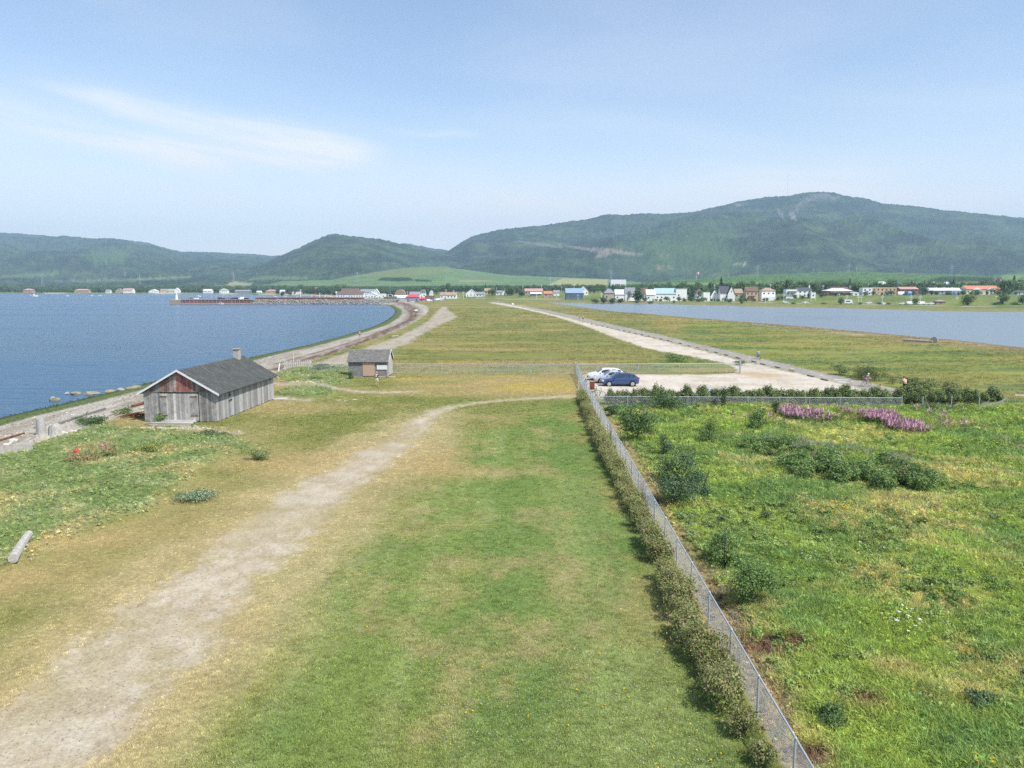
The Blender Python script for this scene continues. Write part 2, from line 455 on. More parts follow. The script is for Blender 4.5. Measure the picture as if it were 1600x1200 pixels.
M = {}
M['ground'] = mat('turf_sand_and_gravel', attr='albedo', rough=1, spec=.1, var=[(9, .22), (1.2, .08)], bump=[(3.0, .5, .05), (22, .6, .02)])
M['forest'] = mat('far_woodland', attr='albedo', rough=1, spec=0)
M['tuft'] = mat('grass_blades', inst='tint', rough=.8, spec=.15, transl=.3, rnd=.12)
M['petal'] = mat('flower_petals', inst='tint', rough=.7, spec=.1, transl=.2)
M['rockinst'] = mat('loose_stone', inst='tint', rough=.95, spec=.15)


# ---------------------------------------------------------------- mesh helpers
def np_mesh(name, V, Fq, material=None, smooth=False):
    me = bpy.data.meshes.new(name)
    V = np.asarray(V, np.float32); Fq = np.asarray(Fq, np.int32)
    k = Fq.shape[1]
    me.vertices.add(len(V)); me.vertices.foreach_set('co', V.ravel())
    me.loops.add(Fq.size); me.loops.foreach_set('vertex_index', Fq.ravel())
    me.polygons.add(len(Fq)); me.polygons.foreach_set('loop_start', np.arange(0, Fq.size, k, dtype=np.int32))
    me.polygons.foreach_set('loop_total', np.full(len(Fq), k, np.int32))
    if smooth: me.polygons.foreach_set('use_smooth', np.ones(len(Fq), bool))
    me.update(calc_edges=True)
    if material: me.materials.append(material)
    return me


def set_col(me, name, C):
    a = me.attributes.new(name, 'FLOAT_COLOR', 'POINT')
    C4 = np.ones((len(me.vertices), 4), np.float32); C4[:, :3] = C
    a.data.foreach_set('color', C4.ravel())


def link(name, me, parent=None, loc=None, rot=None):
    o = bpy.data.objects.new(name, me); COL.objects.link(o)
    if parent is not None: o.parent = parent
    if loc is not None: o.location = loc
    if rot is not None: o.rotation_euler = rot
    return o


def tag(o, label=None, cat=None, group=None, kind=None):
    if label: o['label'] = label
    if cat: o['category'] = cat
    if group: o['group'] = group
    if kind: o['kind'] = kind
    return o


def thing(name, label, cat, loc=(0, 0, 0), rz=0.0, group=None):
    return tag(link(name, None, None, loc, (0, 0, rz)), label, cat, group)


def copy_tree(o, loc=None, rz=None, label=None, parent=None):
    c = o.copy(); COL.objects.link(c)
    if parent is not None: c.parent = parent
    for ch in [k for k in o.children]: copy_tree(ch, parent=c)
    if loc is not None: c.location = loc
    if rz is not None: c.rotation_euler = (0, 0, rz)
    if label: c['label'] = label
    return c


class MB:
    """collects boxes, tubes and polygons into one mesh"""
    def __init__(s): s.v = []; s.f = []

    def add(s, vs, fs):
        b = len(s.v); s.v += [tuple(v) for v in vs]; s.f += [tuple(b + i for i in f) for f in fs]; return s

    def box(s, x0, x1, y0, y1, z0, z1):
        return s.add([(x0, y0, z0), (x1, y0, z0), (x1, y1, z0), (x0, y1, z0), (x0, y0, z1), (x1, y0, z1), (x1, y1, z1), (x0, y1, z1)],
                     [(0, 3, 2, 1), (4, 5, 6, 7), (0, 1, 5, 4), (1, 2, 6, 5), (2, 3, 7, 6), (3, 0, 4, 7)])

    def tube(s, a, b, r0, r1=None, n=6, cap=True):
        r1 = r0 if r1 is None else r1
        a, b = Vector(a), Vector(b); d = (b - a)
        if d.length < 1e-6: return s
        d.normalize(); u = d.orthogonal().normalized(); w = d.cross(u)
        vs = []
        for p, r in ((a, r0), (b, r1)):
            for i in range(n):
                t = 2 * math.pi * i / n; vs.append(p + (u * math.cos(t) + w * math.sin(t)) * r)
        fs = [(i, (i + 1) % n, n + (i + 1) % n, n + i) for i in range(n)]
        if cap: fs += [tuple(range(n - 1, -1, -1)), tuple(range(n, 2 * n))]
        return s.add(vs, fs)

    def path(s, pts, r, n=6):
        for i in range(len(pts) - 1): s.tube(pts[i], pts[i + 1], r if not isinstance(r, list) else r[i], r if not isinstance(r, list) else r[i + 1], n)
        return s

    def prism(s, P, y0, y1, axis='y'):
        """closed outline P in (x, z), from y0 to y1"""
        n = len(P)
        f = (lambda p, y: (p[0], y, p[1])) if axis == 'y' else (lambda p, y: (y, p[0], p[1])) if axis == 'x' else (lambda p, y: (p[0], p[1], y))
        vs = [f(p, y0) for p in P] + [f(p, y1) for p in P]
        fs = [(i, (i + 1) % n, n + (i + 1) % n, n + i) for i in range(n)] + [tuple(range(n - 1, -1, -1)), tuple(range(n, 2 * n))]
        return s.add(vs, fs)

    def disc(s, c, r, h, n=12, axis='z', r1=None):
        c = Vector(c); d = {'z': Vector((0, 0, 1)), 'y': Vector((0, 1, 0)), 'x': Vector((1, 0, 0))}[axis]
        return s.tube(c - d * h / 2, c + d * h / 2, r, r if r1 is None else r1, n)

    def torus(s, c, R0, r, axis='y', n=18, k=6):
        vs, fs = [], []
        for i in range(n):
            t = 2 * math.pi * i / n
            for j in range(k):
                p = 2 * math.pi * j / k; q = R0 + r * math.cos(p); h = r * math.sin(p)
                v = {'y': (q * math.cos(t), h, q * math.sin(t)), 'x': (h, q * math.cos(t), q * math.sin(t)), 'z': (q * math.cos(t), q * math.sin(t), h)}[axis]
                vs.append((c[0] + v[0], c[1] + v[1], c[2] + v[2]))
        for i in range(n):
            for j in range(k):
                fs.append((i * k + j, ((i + 1) % n) * k + j, ((i + 1) % n) * k + (j + 1) % k, i * k + (j + 1) % k))
        return s.add(vs, fs)

    def mesh(s, name, m=None, smooth=False):
        me = bpy.data.meshes.new(name); me.from_pydata(s.v, [], s.f); me.update()
        bm = bmesh.new(); bm.from_mesh(me); bmesh.ops.recalc_face_normals(bm, faces=bm.faces); bm.to_mesh(me); bm.free()
        if smooth:
            for p in me.polygons: p.use_smooth = True
        if m: me.materials.append(m)
        return me

    def build(s, name, m=None, parent=None, loc=None, rot=None, smooth=False):
        return link(name, s.mesh(name, m, smooth), parent, loc, rot)


def grid_faces(nr, nc, wrap=False):
    i = np.arange(nr - 1)[:, None]; j = np.arange(nc if wrap else nc - 1)[None, :]
    j2 = (j + 1) % nc
    return np.stack([i * nc + j, i * nc + j2, (i + 1) * nc + j2, (i + 1) * nc + j], -1).reshape(-1, 4)


# ---------------------------------------------------------------- ground sheet
def build_ground():
    pys = np.concatenate([np.arange(1340, 640, -2.1), np.arange(640, 500, -1.5), np.arange(500, 452.5, -.75)])
    rows = np.array([H / math.tan(PITCH + math.atan((p - 600) / F)) for p in pys])
    rows = np.concatenate([[0.3, 3, 6, 9, 12, 14.5], rows[rows > 15], np.geomspace(rows[-1] * 1.03, 7000, 26)])
    pxs = np.arange(-150, 1752, 2.2)
    azf = np.arctan((pxs - 800) / F * 1.0)
    azf = np.concatenate([azf, np.linspace(azf[-1] + .04, azf[0] + 2 * math.pi - .04, 70)])
    Rr, A = np.meshgrid(rows, azf, indexing='ij')
    X, Y = Rr * np.sin(A), Rr * np.cos(A)
    x, y = X.ravel(), Y.ravel()
    h, db, dl, dm = terrain(x, y)
    c, zone, w = ground_color(x, y, db, dl, dm)
    h = h + relief(x, y, zone, w)
    V = np.stack([x, y, h], -1)
    Fq = grid_faces(len(rows), len(azf), True)
    zf = zone[Fq]; zq = zf.min(1)   # a face belongs to a worn surface only when all of it does
    names = {0: 'ground', 1: 'gravel_path', 2: 'gravel_road', 3: 'asphalt_path', 4: 'beach', 5: 'sand_track'}
    # drop faces far under water
    deep = (h[Fq] < -2.1).all(1)
    for k, nm in names.items():
        sel = Fq[(zq == k) & ~deep]
        if not len(sel): continue
        u, inv = np.unique(sel, return_inverse=True)
        me = np_mesh(nm, V[u], inv.reshape(sel.shape), M['ground'], True)
        set_col(me, 'albedo', c[u])
        tag(link(nm, me), kind='structure')


build_ground()


def water_mat(name, rgb, rough, waves, spec=.5):
    m = bpy.data.materials.new(name); m.use_nodes = True
    n, l = m.node_tree.nodes, m.node_tree.links
    p = n['Principled BSDF']; p.inputs['Base Color'].default_value = (*rgb, 1)
    p.inputs['Roughness'].default_value = rough; p.inputs['IOR'].default_value = 1.333
    geo = n.new('ShaderNodeNewGeometry')
    prev = None
    for sx, sy, st, ds, dt in waves:
        mp = n.new('ShaderNodeMapping'); l.new(geo.outputs['Position'], mp.inputs[0])
        mp.inputs['Scale'].default_value = (1 / sx, 1 / sy, 1); mp.inputs['Rotation'].default_value = (0, 0, R(8))
        t = n.new('ShaderNodeTexNoise'); t.inputs['Scale'].default_value = 1; t.inputs['Detail'].default_value = dt; t.inputs['Distortion'].default_value = .4
        l.new(mp.outputs[0], t.inputs['Vector'])
        b = n.new('ShaderNodeBump'); b.inputs['Strength'].default_value = st; b.inputs['Distance'].default_value = ds
        l.new(t.outputs[0], b.inputs['Height'])
        if prev is not None: l.new(prev, b.inputs['Normal'])
        prev = b.outputs[0]
    l.new(prev, p.inputs['Normal'])
    # wind lanes: broad patches of rougher and calmer water
    mp = n.new('ShaderNodeMapping'); l.new(geo.outputs['Position'], mp.inputs[0]); mp.inputs['Scale'].default_value = (1 / 160, 1 / 34, 1)
    t = n.new('ShaderNodeTexNoise'); t.inputs['Scale'].default_value = 1; t.inputs['Detail'].default_value = 5; l.new(mp.outputs[0], t.inputs['Vector'])
    r = n.new('ShaderNodeMapRange'); l.new(t.outputs[0], r.inputs[0]); r.inputs[1].default_value = .35; r.inputs[2].default_value = .65
    r.inputs[3].default_value = rough * .75; r.inputs[4].default_value = rough * 1.3
    l.new(r.outputs[0], p.inputs['Roughness'])
    mixc = n.new('ShaderNodeMix'); mixc.data_type = 'RGBA'; l.new(t.outputs[0], mixc.inputs[0])
    mixc.inputs[6].default_value = (*[v * .8 for v in rgb], 1); mixc.inputs[7].default_value = (*[v * 1.25 for v in rgb], 1)
    l.new(mixc.outputs[2], p.inputs['Base Color'])
    return m


M['sea'] = water_mat('bay_water', (.028, .085, .155), .22, [(2.6, .7, .9, .30, 3), (9, 2.6, .7, .6, 3), (.8, .25, .7, .08, 2)])
M['lagoon'] = water_mat('lagoon_water', (.17, .21, .24), .32, [(1.2, .4, .5, .06, 3), (6, 2, .35, .12, 3)])
b = MB()
b.add([(-12000, -6000, SEA), (-20, -6000, SEA), (-20, 3200, SEA), (-12000, 3200, SEA)], [(0, 1, 2, 3)])
tag(b.build('sea', M['sea']), kind='structure')
b = MB()
b.add([(-20, -3000, SEA), (9000, -3000, SEA), (9000, 1500, SEA), (-20, 1500, SEA)], [(0, 1, 2, 3)])
tag(b.build('lagoon', M['lagoon']), kind='structure')


# ---------------------------------------------------------------- hills
def interp(P, x):
    P = sorted(P); return np.interp(x, [p[0] for p in P], [p[1] for p in P])


def z_at(py, px, y):
    return z_of(py, y)


def build_hill(name, prof, Dc, Df, label_seed, px0, px1, step, nrow, paint, gul=50, rough=6, base=6, pw=1.35, gs=600, jag=1.0):
    """a ridge whose crest stands at forward distance Dc, its foot at Df"""
    px = np.arange(px0, px1, step)
    jagpx = (vn(px / 5.0, px * 0, 5) - .5) * 1.6 * jag + (vn(px / 1.9, px * 0, 6) - .5) * 1.1 * jag
    crest_py = interp(prof, px) - (fb(px, px * 0, 30, o=2, seed=8) - .5) * 1.4 * jag
    T = np.concatenate([np.linspace(0, 1, nrow), [1.03, 1.12, 1.4]])
    V = []; C = []
    Dcv = Dc + 250 * (fb(px, px * 0, 90, o=3, seed=label_seed) - .5)
    zc = np.array([z_of(p, D) for p, D in zip(crest_py, Dcv)])
    tx = (px - 800) / F
    base = terrain(tx * Df * CP, np.full(len(px), float(Df)))[0] - .4      # the foot grows out of the ground
    for t in T:
        y = Df + (Dcv - Df) * t
        x = tx * (y * CP)
        tt = min(t, 1)
        s = tt ** pw * (1 - .0) * (1.0)
        s = s * .82 + .18 * (3 * tt * tt - 2 * tt ** 3)
        z = base + (zc - base) * s
        env = 4 * tt * (1 - tt)
        g = 1 - 2 * np.abs(fb(x + y * .25, y, gs, gs * 1.6, 4, label_seed + 3) - .5)
        amp = gul * np.clip((zc - base) / 300, .05, 1.4)
        z = z + (g - .62) * amp * env * 2.4
        z = z + (fb(x, y, 190, o=4, seed=label_seed + 9) - .5) * amp * .55 * env
        z = z + (fb(x, y * .55 + z, 17, o=3, seed=label_seed + 15, rough=.7) - .5) * rough * 2.1 * min(1, tt * 8) * (1 if t < .985 else .15)
        z = z + jagpx * Dc / F * ss(np.array(t), .95, 1.0)      # single crowns break the skyline only
        if t > 1: z = z - (t - 1) * (zc - base) * .7
        V.append(np.stack([x, y, z], -1))
    V = np.stack(V)
    nr, nc = V.shape[:2]
    X, Y, Z = V[..., 0].ravel(), V[..., 1].ravel(), V[..., 2].ravel()
    dep = Y * CP - (Z - H) * SP; up = Y * SP + (Z - H) * CP
    PXX, PYY = 800 + F * X / dep, 600 - F * up / dep
    Cc = paint(X, Y, Z, PXX, PYY, interp(prof, PXX))
    me = np_mesh(name, V.reshape(-1, 3), grid_faces(nr, nc), M['forest'], False)
    set_col(me, 'albedo', np.clip(Cc, 0.003, .7))
    o = tag(link(name, me), kind='structure')
    return o


def forest_paint(a=(.027, .045, .027), bcol=(.048, .078, .038), patches=(), seed=1, hi=None):
    def f(X, Y, Z, PX, PY, CR):
        n = fb(X, Z * 1.6 + Y * .3, 240, 90, 5, seed); n2 = fb(X, Z * 1.3 + Y * .45, 46, 40, 4, seed + 5, .7)
        c = mix3(np.broadcast_to(np.array(a), X.shape + (3,)), np.array(bcol), ss(n * .55 + n2 * .45, .38, .62))
        c = mix3(c, np.array((.070, .105, .040)), ss(fb(X, Z + Y * .3, 120, 40, 4, seed + 8), .56, .68) * .6)
        c = mix3(c, np.array((.018, .034, .022)), ss(fb(X, Z + Y * .25, 90, 50, 4, seed + 13, .6), .56, .66) * .6)
        c = c * (.62 + .76 * fb(X, Y * .5 + Z, 15, o=2, seed=seed + 30))[:, None]
        wv = fb(PX, PY, 5, 3, 3, seed + 20) - .5
        wv2 = fb(PX, PY, 1.5, 1.2, 3, seed + 21) - .5
        for P, col, soft, brk in patches:
            m = ss(sdp(P, PX, PY) + wv * soft * 3 + wv2 * soft * 2, -soft, soft) * (1 - brk * ss(wv2, .0, .14))
            c = mix3(c, np.array(col), m)
        return c
    return f


def poly(*a): return list(a)


ROCK = (.19, .18, .17); EARTH = (.30, .21, .14); FIELD = (.13, .21, .07); PALE = (.26, .27, .12)
hillA = [(-500, 372), (-100, 360), (0, 364), (60, 369), (100, 371), (150, 372), (190, 374), (230, 378), (262, 388), (285, 395), (330, 394), (400, 398), (430, 401), (520, 404), (700, 410)]
build_hill('far_hill', hillA, 6200, 2350, 301, -420, 700, 1.8, 70,
           forest_paint(seed=11, patches=[(poly((-20, 434), (30, 428), (90, 425), (100, 428), (40, 434)), (.10, .15, .06), 1.5, .4),
                                          (poly((60, 440), (150, 436), (270, 433), (280, 436), (150, 441)), (.12, .16, .08), 1, .5),
                                          (poly((130, 400), (180, 388), (205, 396), (190, 412), (150, 414)), (.07, .12, .04), 5, .3),
                                          (poly((200, 435), (300, 431), (300, 434), (210, 438)), (.14, .18, .08), 1, .4)]), gul=70, gs=900)
hillB = [(560, 412), (600, 379), (640, 381), (680, 388), (700, 391), (760, 402), (800, 420)]
build_hill('gap_hill', hillB, 5600, 4300, 321, 560, 800, 1.8, 40, forest_paint(seed=17), gul=40)
hillC = [(250, 447), (300, 440), (340, 431), (380, 421), (420, 409), (440, 400), (470, 387), (500, 373), (515, 367), (527, 365), (560, 370), (600, 374), (640, 383), (670, 391), (700, 397), (740, 410), (800, 424), (860, 436)]
build_hill('wooded_hill', hillC, 3700, 2100, 341, 250, 860, 1.5, 80,
           forest_paint(seed=23, patches=[(poly((385, 438), (405, 432), (430, 431), (480, 433), (480, 437), (430, 437)), (.10, .16, .06), 1, .3),
                                          (poly((300, 446), (340, 440), (360, 439), (395, 442), (390, 446), (340, 447)), PALE, 1, .1)]), gul=46, gs=500)
hillD = [(560, 446), (620, 430), (660, 412), (690, 399), (705, 390), (720, 380), (740, 369), (775, 360), (800, 357), (830, 355), (860, 353), (920, 345), (950, 338), (1000, 334), (1055, 337), (1100, 326), (1150, 315), (1190, 308),
         (1225, 306), (1255, 301), (1275, 300), (1295, 301), (1310, 306), (1350, 311), (1362, 316), (1400, 320), (1440, 326), (1480, 331), (1530, 335), (1560, 340), (1600, 345), (1700, 352), (1850, 372), (2000, 384)]
scree = [(poly((1262, 306), (1290, 302), (1312, 307), (1300, 314), (1284, 309), (1270, 314), (1250, 322), (1245, 332), (1240, 328), (1250, 314)), (.13, .125, .12), 2.2, .85),
         (poly((1214, 326), (1222, 332), (1224, 342), (1218, 338)), ROCK, 1.0, .4),
         (poly((1230, 331), (1240, 330), (1244, 345), (1238, 343)), ROCK, 1.2, .4),
         (poly((1148, 318), (1158, 318), (1158, 322), (1150, 323)), ROCK, 1, .4),
         (poly((918, 387), (950, 387), (1005, 398), (1003, 400), (960, 396), (945, 402), (930, 402), (936, 395), (900, 388), (870, 383), (872, 382)), (.19, .17, .13), 1.0, .55),
         (poly((1026, 397), (1040, 395), (1046, 402), (1034, 404)), EARTH, 1, .2),
         (poly((1024, 414), (1050, 414), (1053, 420), (1040, 422), (1026, 422)), EARTH, 1, .3),
         (poly((1140, 410.5), (1166, 411), (1166, 415), (1148, 414)), (.33, .29, .2), .7, .15),
         (poly((800, 376), (845, 379), (880, 386), (878, 388), (830, 382)), (.15, .15, .10), .8, .5),
         (poly((1110, 430), (1135, 419), (1138, 424), (1120, 431)), (.13, .17, .09), 1.5, .6),
         (poly((1000, 372), (1130, 352), (1160, 400), (1140, 436), (1020, 430)), (.060, .105, .034), 22, .4)]
build_hill('mountain', hillD, 4400, 2250, 361, 560, 1990, 1.5, 120, forest_paint(a=(.027, .045, .027), bcol=(.047, .077, .037), seed=31, patches=scree), gul=78, gs=760)


def farm_paint(patches, basec, seed, fine=.25):
    def f(X, Y, Z, PX, PY, CR):
        c = mix3(np.broadcast_to(np.array(basec), X.shape + (3,)), np.array(basec) * 1.25, ss(fb(X, Y, 60, 20, 4, seed), .4, .62))
        c = c * (1 - fine / 2 + fine * rng.random(X.shape))[:, None]
        wv = fb(PX, PY, 7, 3, 3, seed + 3) - .5
        for P, col, soft, tree in patches:
            m = ss(sdp(P, PX, PY) + wv * soft * 2, -soft, soft)
            cc = np.array(col) * ((.65 + .7 * rng.random(X.shape))[:, None] if tree else (.94 + .12 * rng.random(X.shape))[:, None])
            c = c * (1 - m[:, None]) + cc * m[:, None]
        return c
    return f


WOOD = (.035, .062, .026)
hillE = [(380, 449), (400, 446), (420, 444), (440, 440), (480, 438.5), (520, 437), (540, 433), (570, 428), (600, 423), (640, 417.5), (655, 416.5), (695, 416.5), (710, 419), (740, 423), (780, 428.5), (800, 430.5), (840, 432), (870, 433), (950, 436), (1000, 441), (1050, 447)]
build_hill('farm_hill', hillE, 2200, 1330, 381, 380, 1050, 1.2, 50,
           farm_paint([(poly((586, 438), (600, 433.5), (640, 433.5), (648, 438), (620, 440)), WOOD, .7, 1),
                       (poly((648, 436), (675, 438), (674, 440), (650, 440)), WOOD, .6, 1),
                       (poly((600, 420), (700, 420), (710, 424), (670, 428), (640, 432), (560, 432)), (.15, .19, .085), 2, 0),
                       (poly((430, 446), (540, 442), (640, 446), (560, 449), (430, 449)), (.13, .19, .085), 1, 0),
                       (poly((855, 446), (878, 435), (950, 436.5), (949, 445)), (.27, .28, .12), .5, 0),
                       (poly((716, 438), (770, 438), (768, 440), (716, 440)), (.24, .22, .13), .8, 0),
                       (poly((380, 452), (380, 446), (600, 447.5), (840, 446), (1050, 447), (1050, 454)), WOOD, .8, 1)], (.105, .165, .075), 37), gul=9, rough=.8, base=7.6, pw=.9, jag=.25, gs=300)
hillF = [(960, 449), (1000, 444), (1060, 438), (1110, 434.5), (1150, 431), (1200, 429), (1250, 427.5), (1320, 425), (1370, 425.5), (1420, 427), (1500, 430), (1545, 431), (1570, 428), (1600, 427), (1700, 425), (1990, 425)]
build_hill('plateau', hillF, 1900, 900, 391, 960, 1990, 1.2, 56,
           farm_paint([(poly((1140, 440), (1250, 431), (1320, 428), (1400, 429), (1400, 433), (1250, 437)), (.085, .145, .052), 2, 1),
                       (poly((1020, 442), (1130, 441), (1190, 440.5), (1190, 446), (1040, 447)), (.14, .22, .085), 1, 0),
                       (poly((1488, 438), (1540, 435), (1560, 439), (1500, 443)), (.24, .24, .13), 1, 0),
                       (poly((1480, 425), (1500, 424), (1525, 425), (1510, 430), (1495, 430)), FIELD, 1, 0),
                       (poly((1556, 436), (1570, 429), (1620, 428), (1800, 428), (1800, 441), (1570, 438)), (.14, .20, .09), 1, 0),
                       (poly((960, 452), (960, 446), (1400, 445), (1990, 441), (1990, 452)), WOOD, 1.2, 1),
                       (poly((1440, 441), (1470, 432), (1550, 433), (1556, 441)), WOOD, 2, 1)], (.07, .125, .048), 47, .5), gul=10, rough=4, base=8, pw=.8, jag=.4, gs=250)

# ---------------------------------------------------------------- air
hz = MB(); hz.box(-14000, 14000, -7300, 7300, -14, 590)
hm = bpy.data.materials.new('summer_haze'); hm.use_nodes = True
hn, hl_ = hm.node_tree.nodes, hm.node_tree.links
hn.remove(hn['Principled BSDF'])
pv = hn.new('ShaderNodeVolumePrincipled'); pv.inputs['Color'].default_value = (.54, .76, 1.0, 1); pv.inputs['Density'].default_value = 0.000135
pv.inputs['Anisotropy'].default_value = .0
hl_.new(pv.outputs[0], hn['Material Output'].inputs['Volume'])
tag(hz.build('haze', hm), kind='stuff')


# ---------------------------------------------------------------- plants: meshes
def tuft_mesh(name, n, h, spread, w, lean, seed):
    r = np.random.default_rng(seed); V = []; Fc = []
    for i in range(n):
        a = r.uniform(0, 2 * math.pi); d = spread * math.sqrt(r.random()); x, y = d * math.cos(a), d * math.sin(a)
        hh = h * r.uniform(.55, 1.1); la = a + r.uniform(-.8, .8); le = lean * r.uniform(.3, 1.2) * hh
        wa = r.uniform(0, math.pi); wx, wy = math.cos(wa) * w / 2, math.sin(wa) * w / 2
        mx_, my_ = x + math.cos(la) * le * .35, y + math.sin(la) * le * .35
        tx, ty = x + math.cos(la) * le, y + math.sin(la) * le
        b = len(V)
        V += [(x - wx, y - wy, -.02), (x + wx, y + wy, -.02), (mx_ + wx * .8, my_ + wy * .8, hh * .6), (mx_ - wx * .8, my_ - wy * .8, hh * .6),
              (tx + wx * .15, ty + wy * .15, hh * (1 - .25 * lean)), (tx - wx * .15, ty - wy * .15, hh * (1 - .25 * lean))]
        Fc += [(b, b + 1, b + 2, b + 3), (b + 3, b + 2, b + 4, b + 5)]
    return np_mesh(name, V, Fc, M['tuft'])


def leafball(name, n, rx, ry, rz, leaf, seed, m, full=False, z0=0.0, lumps=.25, inner=.35, up=.0, aspect=1.6, cols=None, lobes=0):
    """crown of separate leaf faces: uneven outline, gaps, darker inside by real self-shadowing"""
    r = np.random.default_rng(seed)
    d = r.normal(size=(n, 3)); d /= np.linalg.norm(d, axis=1)[:, None]
    if not full: d[:, 2] = np.where(d[:, 2] < -.35, -d[:, 2] * .6, d[:, 2])
    ld = r.normal(size=(14, 3)); ld /= np.linalg.norm(ld, axis=1)[:, None]; la = r.uniform(-1, 1, 14)
    bump = (np.clip((d @ ld.T - .55) / .45, 0, 1) ** 1.5 * la).sum(1)
    rad = (1 + lumps * bump) * (inner + (1 - inner) * r.random(n) ** .35)
    P = d * rad[:, None] * np.array([rx, ry, rz])
    if lobes:
        # many overlapping sprays around the stem give the ragged, gappy outline
        k = lobes; e = r.normal(size=(k, 3)); e /= np.linalg.norm(e, axis=1)[:, None]
        if not full: e[:, 2] = e[:, 2] * .85 + .05
        ce = e * r.uniform(.25, .68, k)[:, None]; rr_ = r.uniform(.28, .50, k)
        w = rr_ ** 2; which = r.choice(k, n, p=w / w.sum())
        P = (ce[which] + d * (rr_[which] * r.random(n) ** .4)[:, None]) * np.array([rx, ry, rz])
        sh = r.random(n) < .14                      # loose shoots beyond the mass
        P[sh] *= r.uniform(1.0, 1.28, sh.sum())[:, None]
        d = d * .6 + P / np.linalg.norm(P / 1.0, axis=1)[:, None] * .6
    P[:, 2] += z0 + rz * (.92 if full else .55)
    keep = P[:, 2] > z0 - .02
    P = P[keep]; d = d[keep]; n = len(P)
    nrm = d + r.normal(size=(n, 3)) * .75; nrm[:, 2] += up; nrm /= np.linalg.norm(nrm, axis=1)[:, None]
    t = np.cross(nrm, r.normal(size=(n, 3))); t /= np.linalg.norm(t, axis=1)[:, None]
    s = np.cross(nrm, t)
    L = leaf * r.uniform(.6, 1.35, n)[:, None]
    a = t * L * .5 * math.sqrt(aspect); b = s * L * .5 / math.sqrt(aspect)
    V = np.stack([P - a, P - b * 1.0, P + a, P + b * 1.0], 1).reshape(-1, 3)
    Fc = np.arange(4 * n).reshape(-1, 4)
    me = np_mesh(name, V, Fc, m)
    cc = np.array(cols if cols is not None else [(.07, .11, .035)])
    u = vn(P[:, 0] / leaf / 5 + 50, P[:, 1] / leaf / 5 + P[:, 2] / leaf / 6 + 50, seed) * .6 + r.random(n) * .4
    idx = np.clip((u * len(cc)).astype(int), 0, len(cc) - 1)
    C = cc[idx] * r.uniform(.75, 1.3, n)[:, None] * (1.0 if cols == [(1, 1, 1)] else 1.8)
    set_col(me, 'leafcol', np.repeat(C, 4, 0))
    return me


M['leaf'] = mat('leaves', attr='leafcol', rough=.65, spec=.25, transl=.28, rnd=.14)
M['bark'] = mat('bark', (.11, .09, .07), rough=.95, var=[(6, .3)])
GREENS = [(.060, .10, .032), (.085, .135, .042), (.115, .17, .052), (.075, .12, .042)]
DARKG = [(.040, .072, .028), (.06, .10, .037), (.085, .13, .045)]
BLUEG = [(.055, .09, .045), (.075, .115, .056), (.04, .07, .036), (.095, .14, .066)]
HEDGE = [(.10, .14, .04), (.14, .165, .055), (.18, .16, .075), (.12, .155, .045), (.20, .165, .09), (.11, .15, .04)]
HEDGE2 = [(.09, .125, .043), (.13, .16, .06), (.07, .105, .04), (.19, .18, .08)]


def scatter(name, protos, P, rot, scl, tint, label, material_ok=True, cat=None):
    """one uncountable mass: point mesh + instances of the small plant meshes"""
    key = 'protos_' + name
    pc = bpy.data.collections.new(key)
    for i, me in enumerate(protos):
        pc.objects.link(bpy.data.objects.new('%s_sprig' % name, me))
    n = len(P)
    me = bpy.data.meshes.new(name); me.vertices.add(n)
    me.vertices.foreach_set('co', np.asarray(P, np.float32).ravel())
    a = me.attributes.new('rot', 'FLOAT_VECTOR', 'POINT'); a.data.foreach_set('vector', np.asarray(rot, np.float32).ravel())
    a = me.attributes.new('scl', 'FLOAT', 'POINT'); a.data.foreach_set('value', np.asarray(scl, np.float32).ravel())
    a = me.attributes.new('pick', 'INT', 'POINT'); a.data.foreach_set('value', rng.integers(0, len(protos), n).astype(np.int32))
    a = me.attributes.new('tint', 'FLOAT_COLOR', 'POINT'); C4 = np.ones((n, 4), np.float32); C4[:, :3] = tint; a.data.foreach_set('color', C4.ravel())
    o = link(name, me)
    g = bpy.data.node_groups.new('spread_' + name, 'GeometryNodeTree')
    g.interface.new_socket('Geometry', in_out='INPUT', socket_type='NodeSocketGeometry')
    g.interface.new_socket('Geometry', in_out='OUTPUT', socket_type='NodeSocketGeometry')
    gi = g.nodes.new('NodeGroupInput'); go = g.nodes.new('NodeGroupOutput')
    ip = g.nodes.new('GeometryNodeInstanceOnPoints'); ci = g.nodes.new('GeometryNodeCollectionInfo')
    ci.inputs['Collection'].default_value = pc; ci.inputs['Separate Children'].default_value = True; ci.inputs['Reset Children'].default_value = True

    def attr(nm, tp):
        q = g.nodes.new('GeometryNodeInputNamedAttribute'); q.data_type = tp; q.inputs['Name'].default_value = nm; return q.outputs['Attribute']
    g.links.new(gi.outputs[0], ip.inputs['Points']); g.links.new(ci.outputs[0], ip.inputs['Instance'])
    ip.inputs['Pick Instance'].default_value = True
    g.links.new(attr('pick', 'INT'), ip.inputs['Instance Index'])
    er = g.nodes.new('FunctionNodeEulerToRotation'); g.links.new(attr('rot', 'FLOAT_VECTOR'), er.inputs[0])
    g.links.new(er.outputs[0], ip.inputs['Rotation']); g.links.new(attr('scl', 'FLOAT'), ip.inputs['Scale'])
    g.links.new(ip.outputs[0], go.inputs[0])
    md = o.modifiers.new('spread', 'NODES'); md.node_group = g
    return tag(o, label, cat, kind='stuff')


def sector_pts(n, r0, r1, a0, a1, power=1.0):
    """points in a ring sector, denser close by (power 1 = even along the radius)"""
    u = rng.random(n); r = r0 * (r1 / r0) ** u if power == 1 else np.sqrt(r0 ** 2 + (r1 ** 2 - r0 ** 2) * u)
    a = rng.uniform(R(a0), R(a1), n)
    return r * np.sin(a), r * np.cos(a)


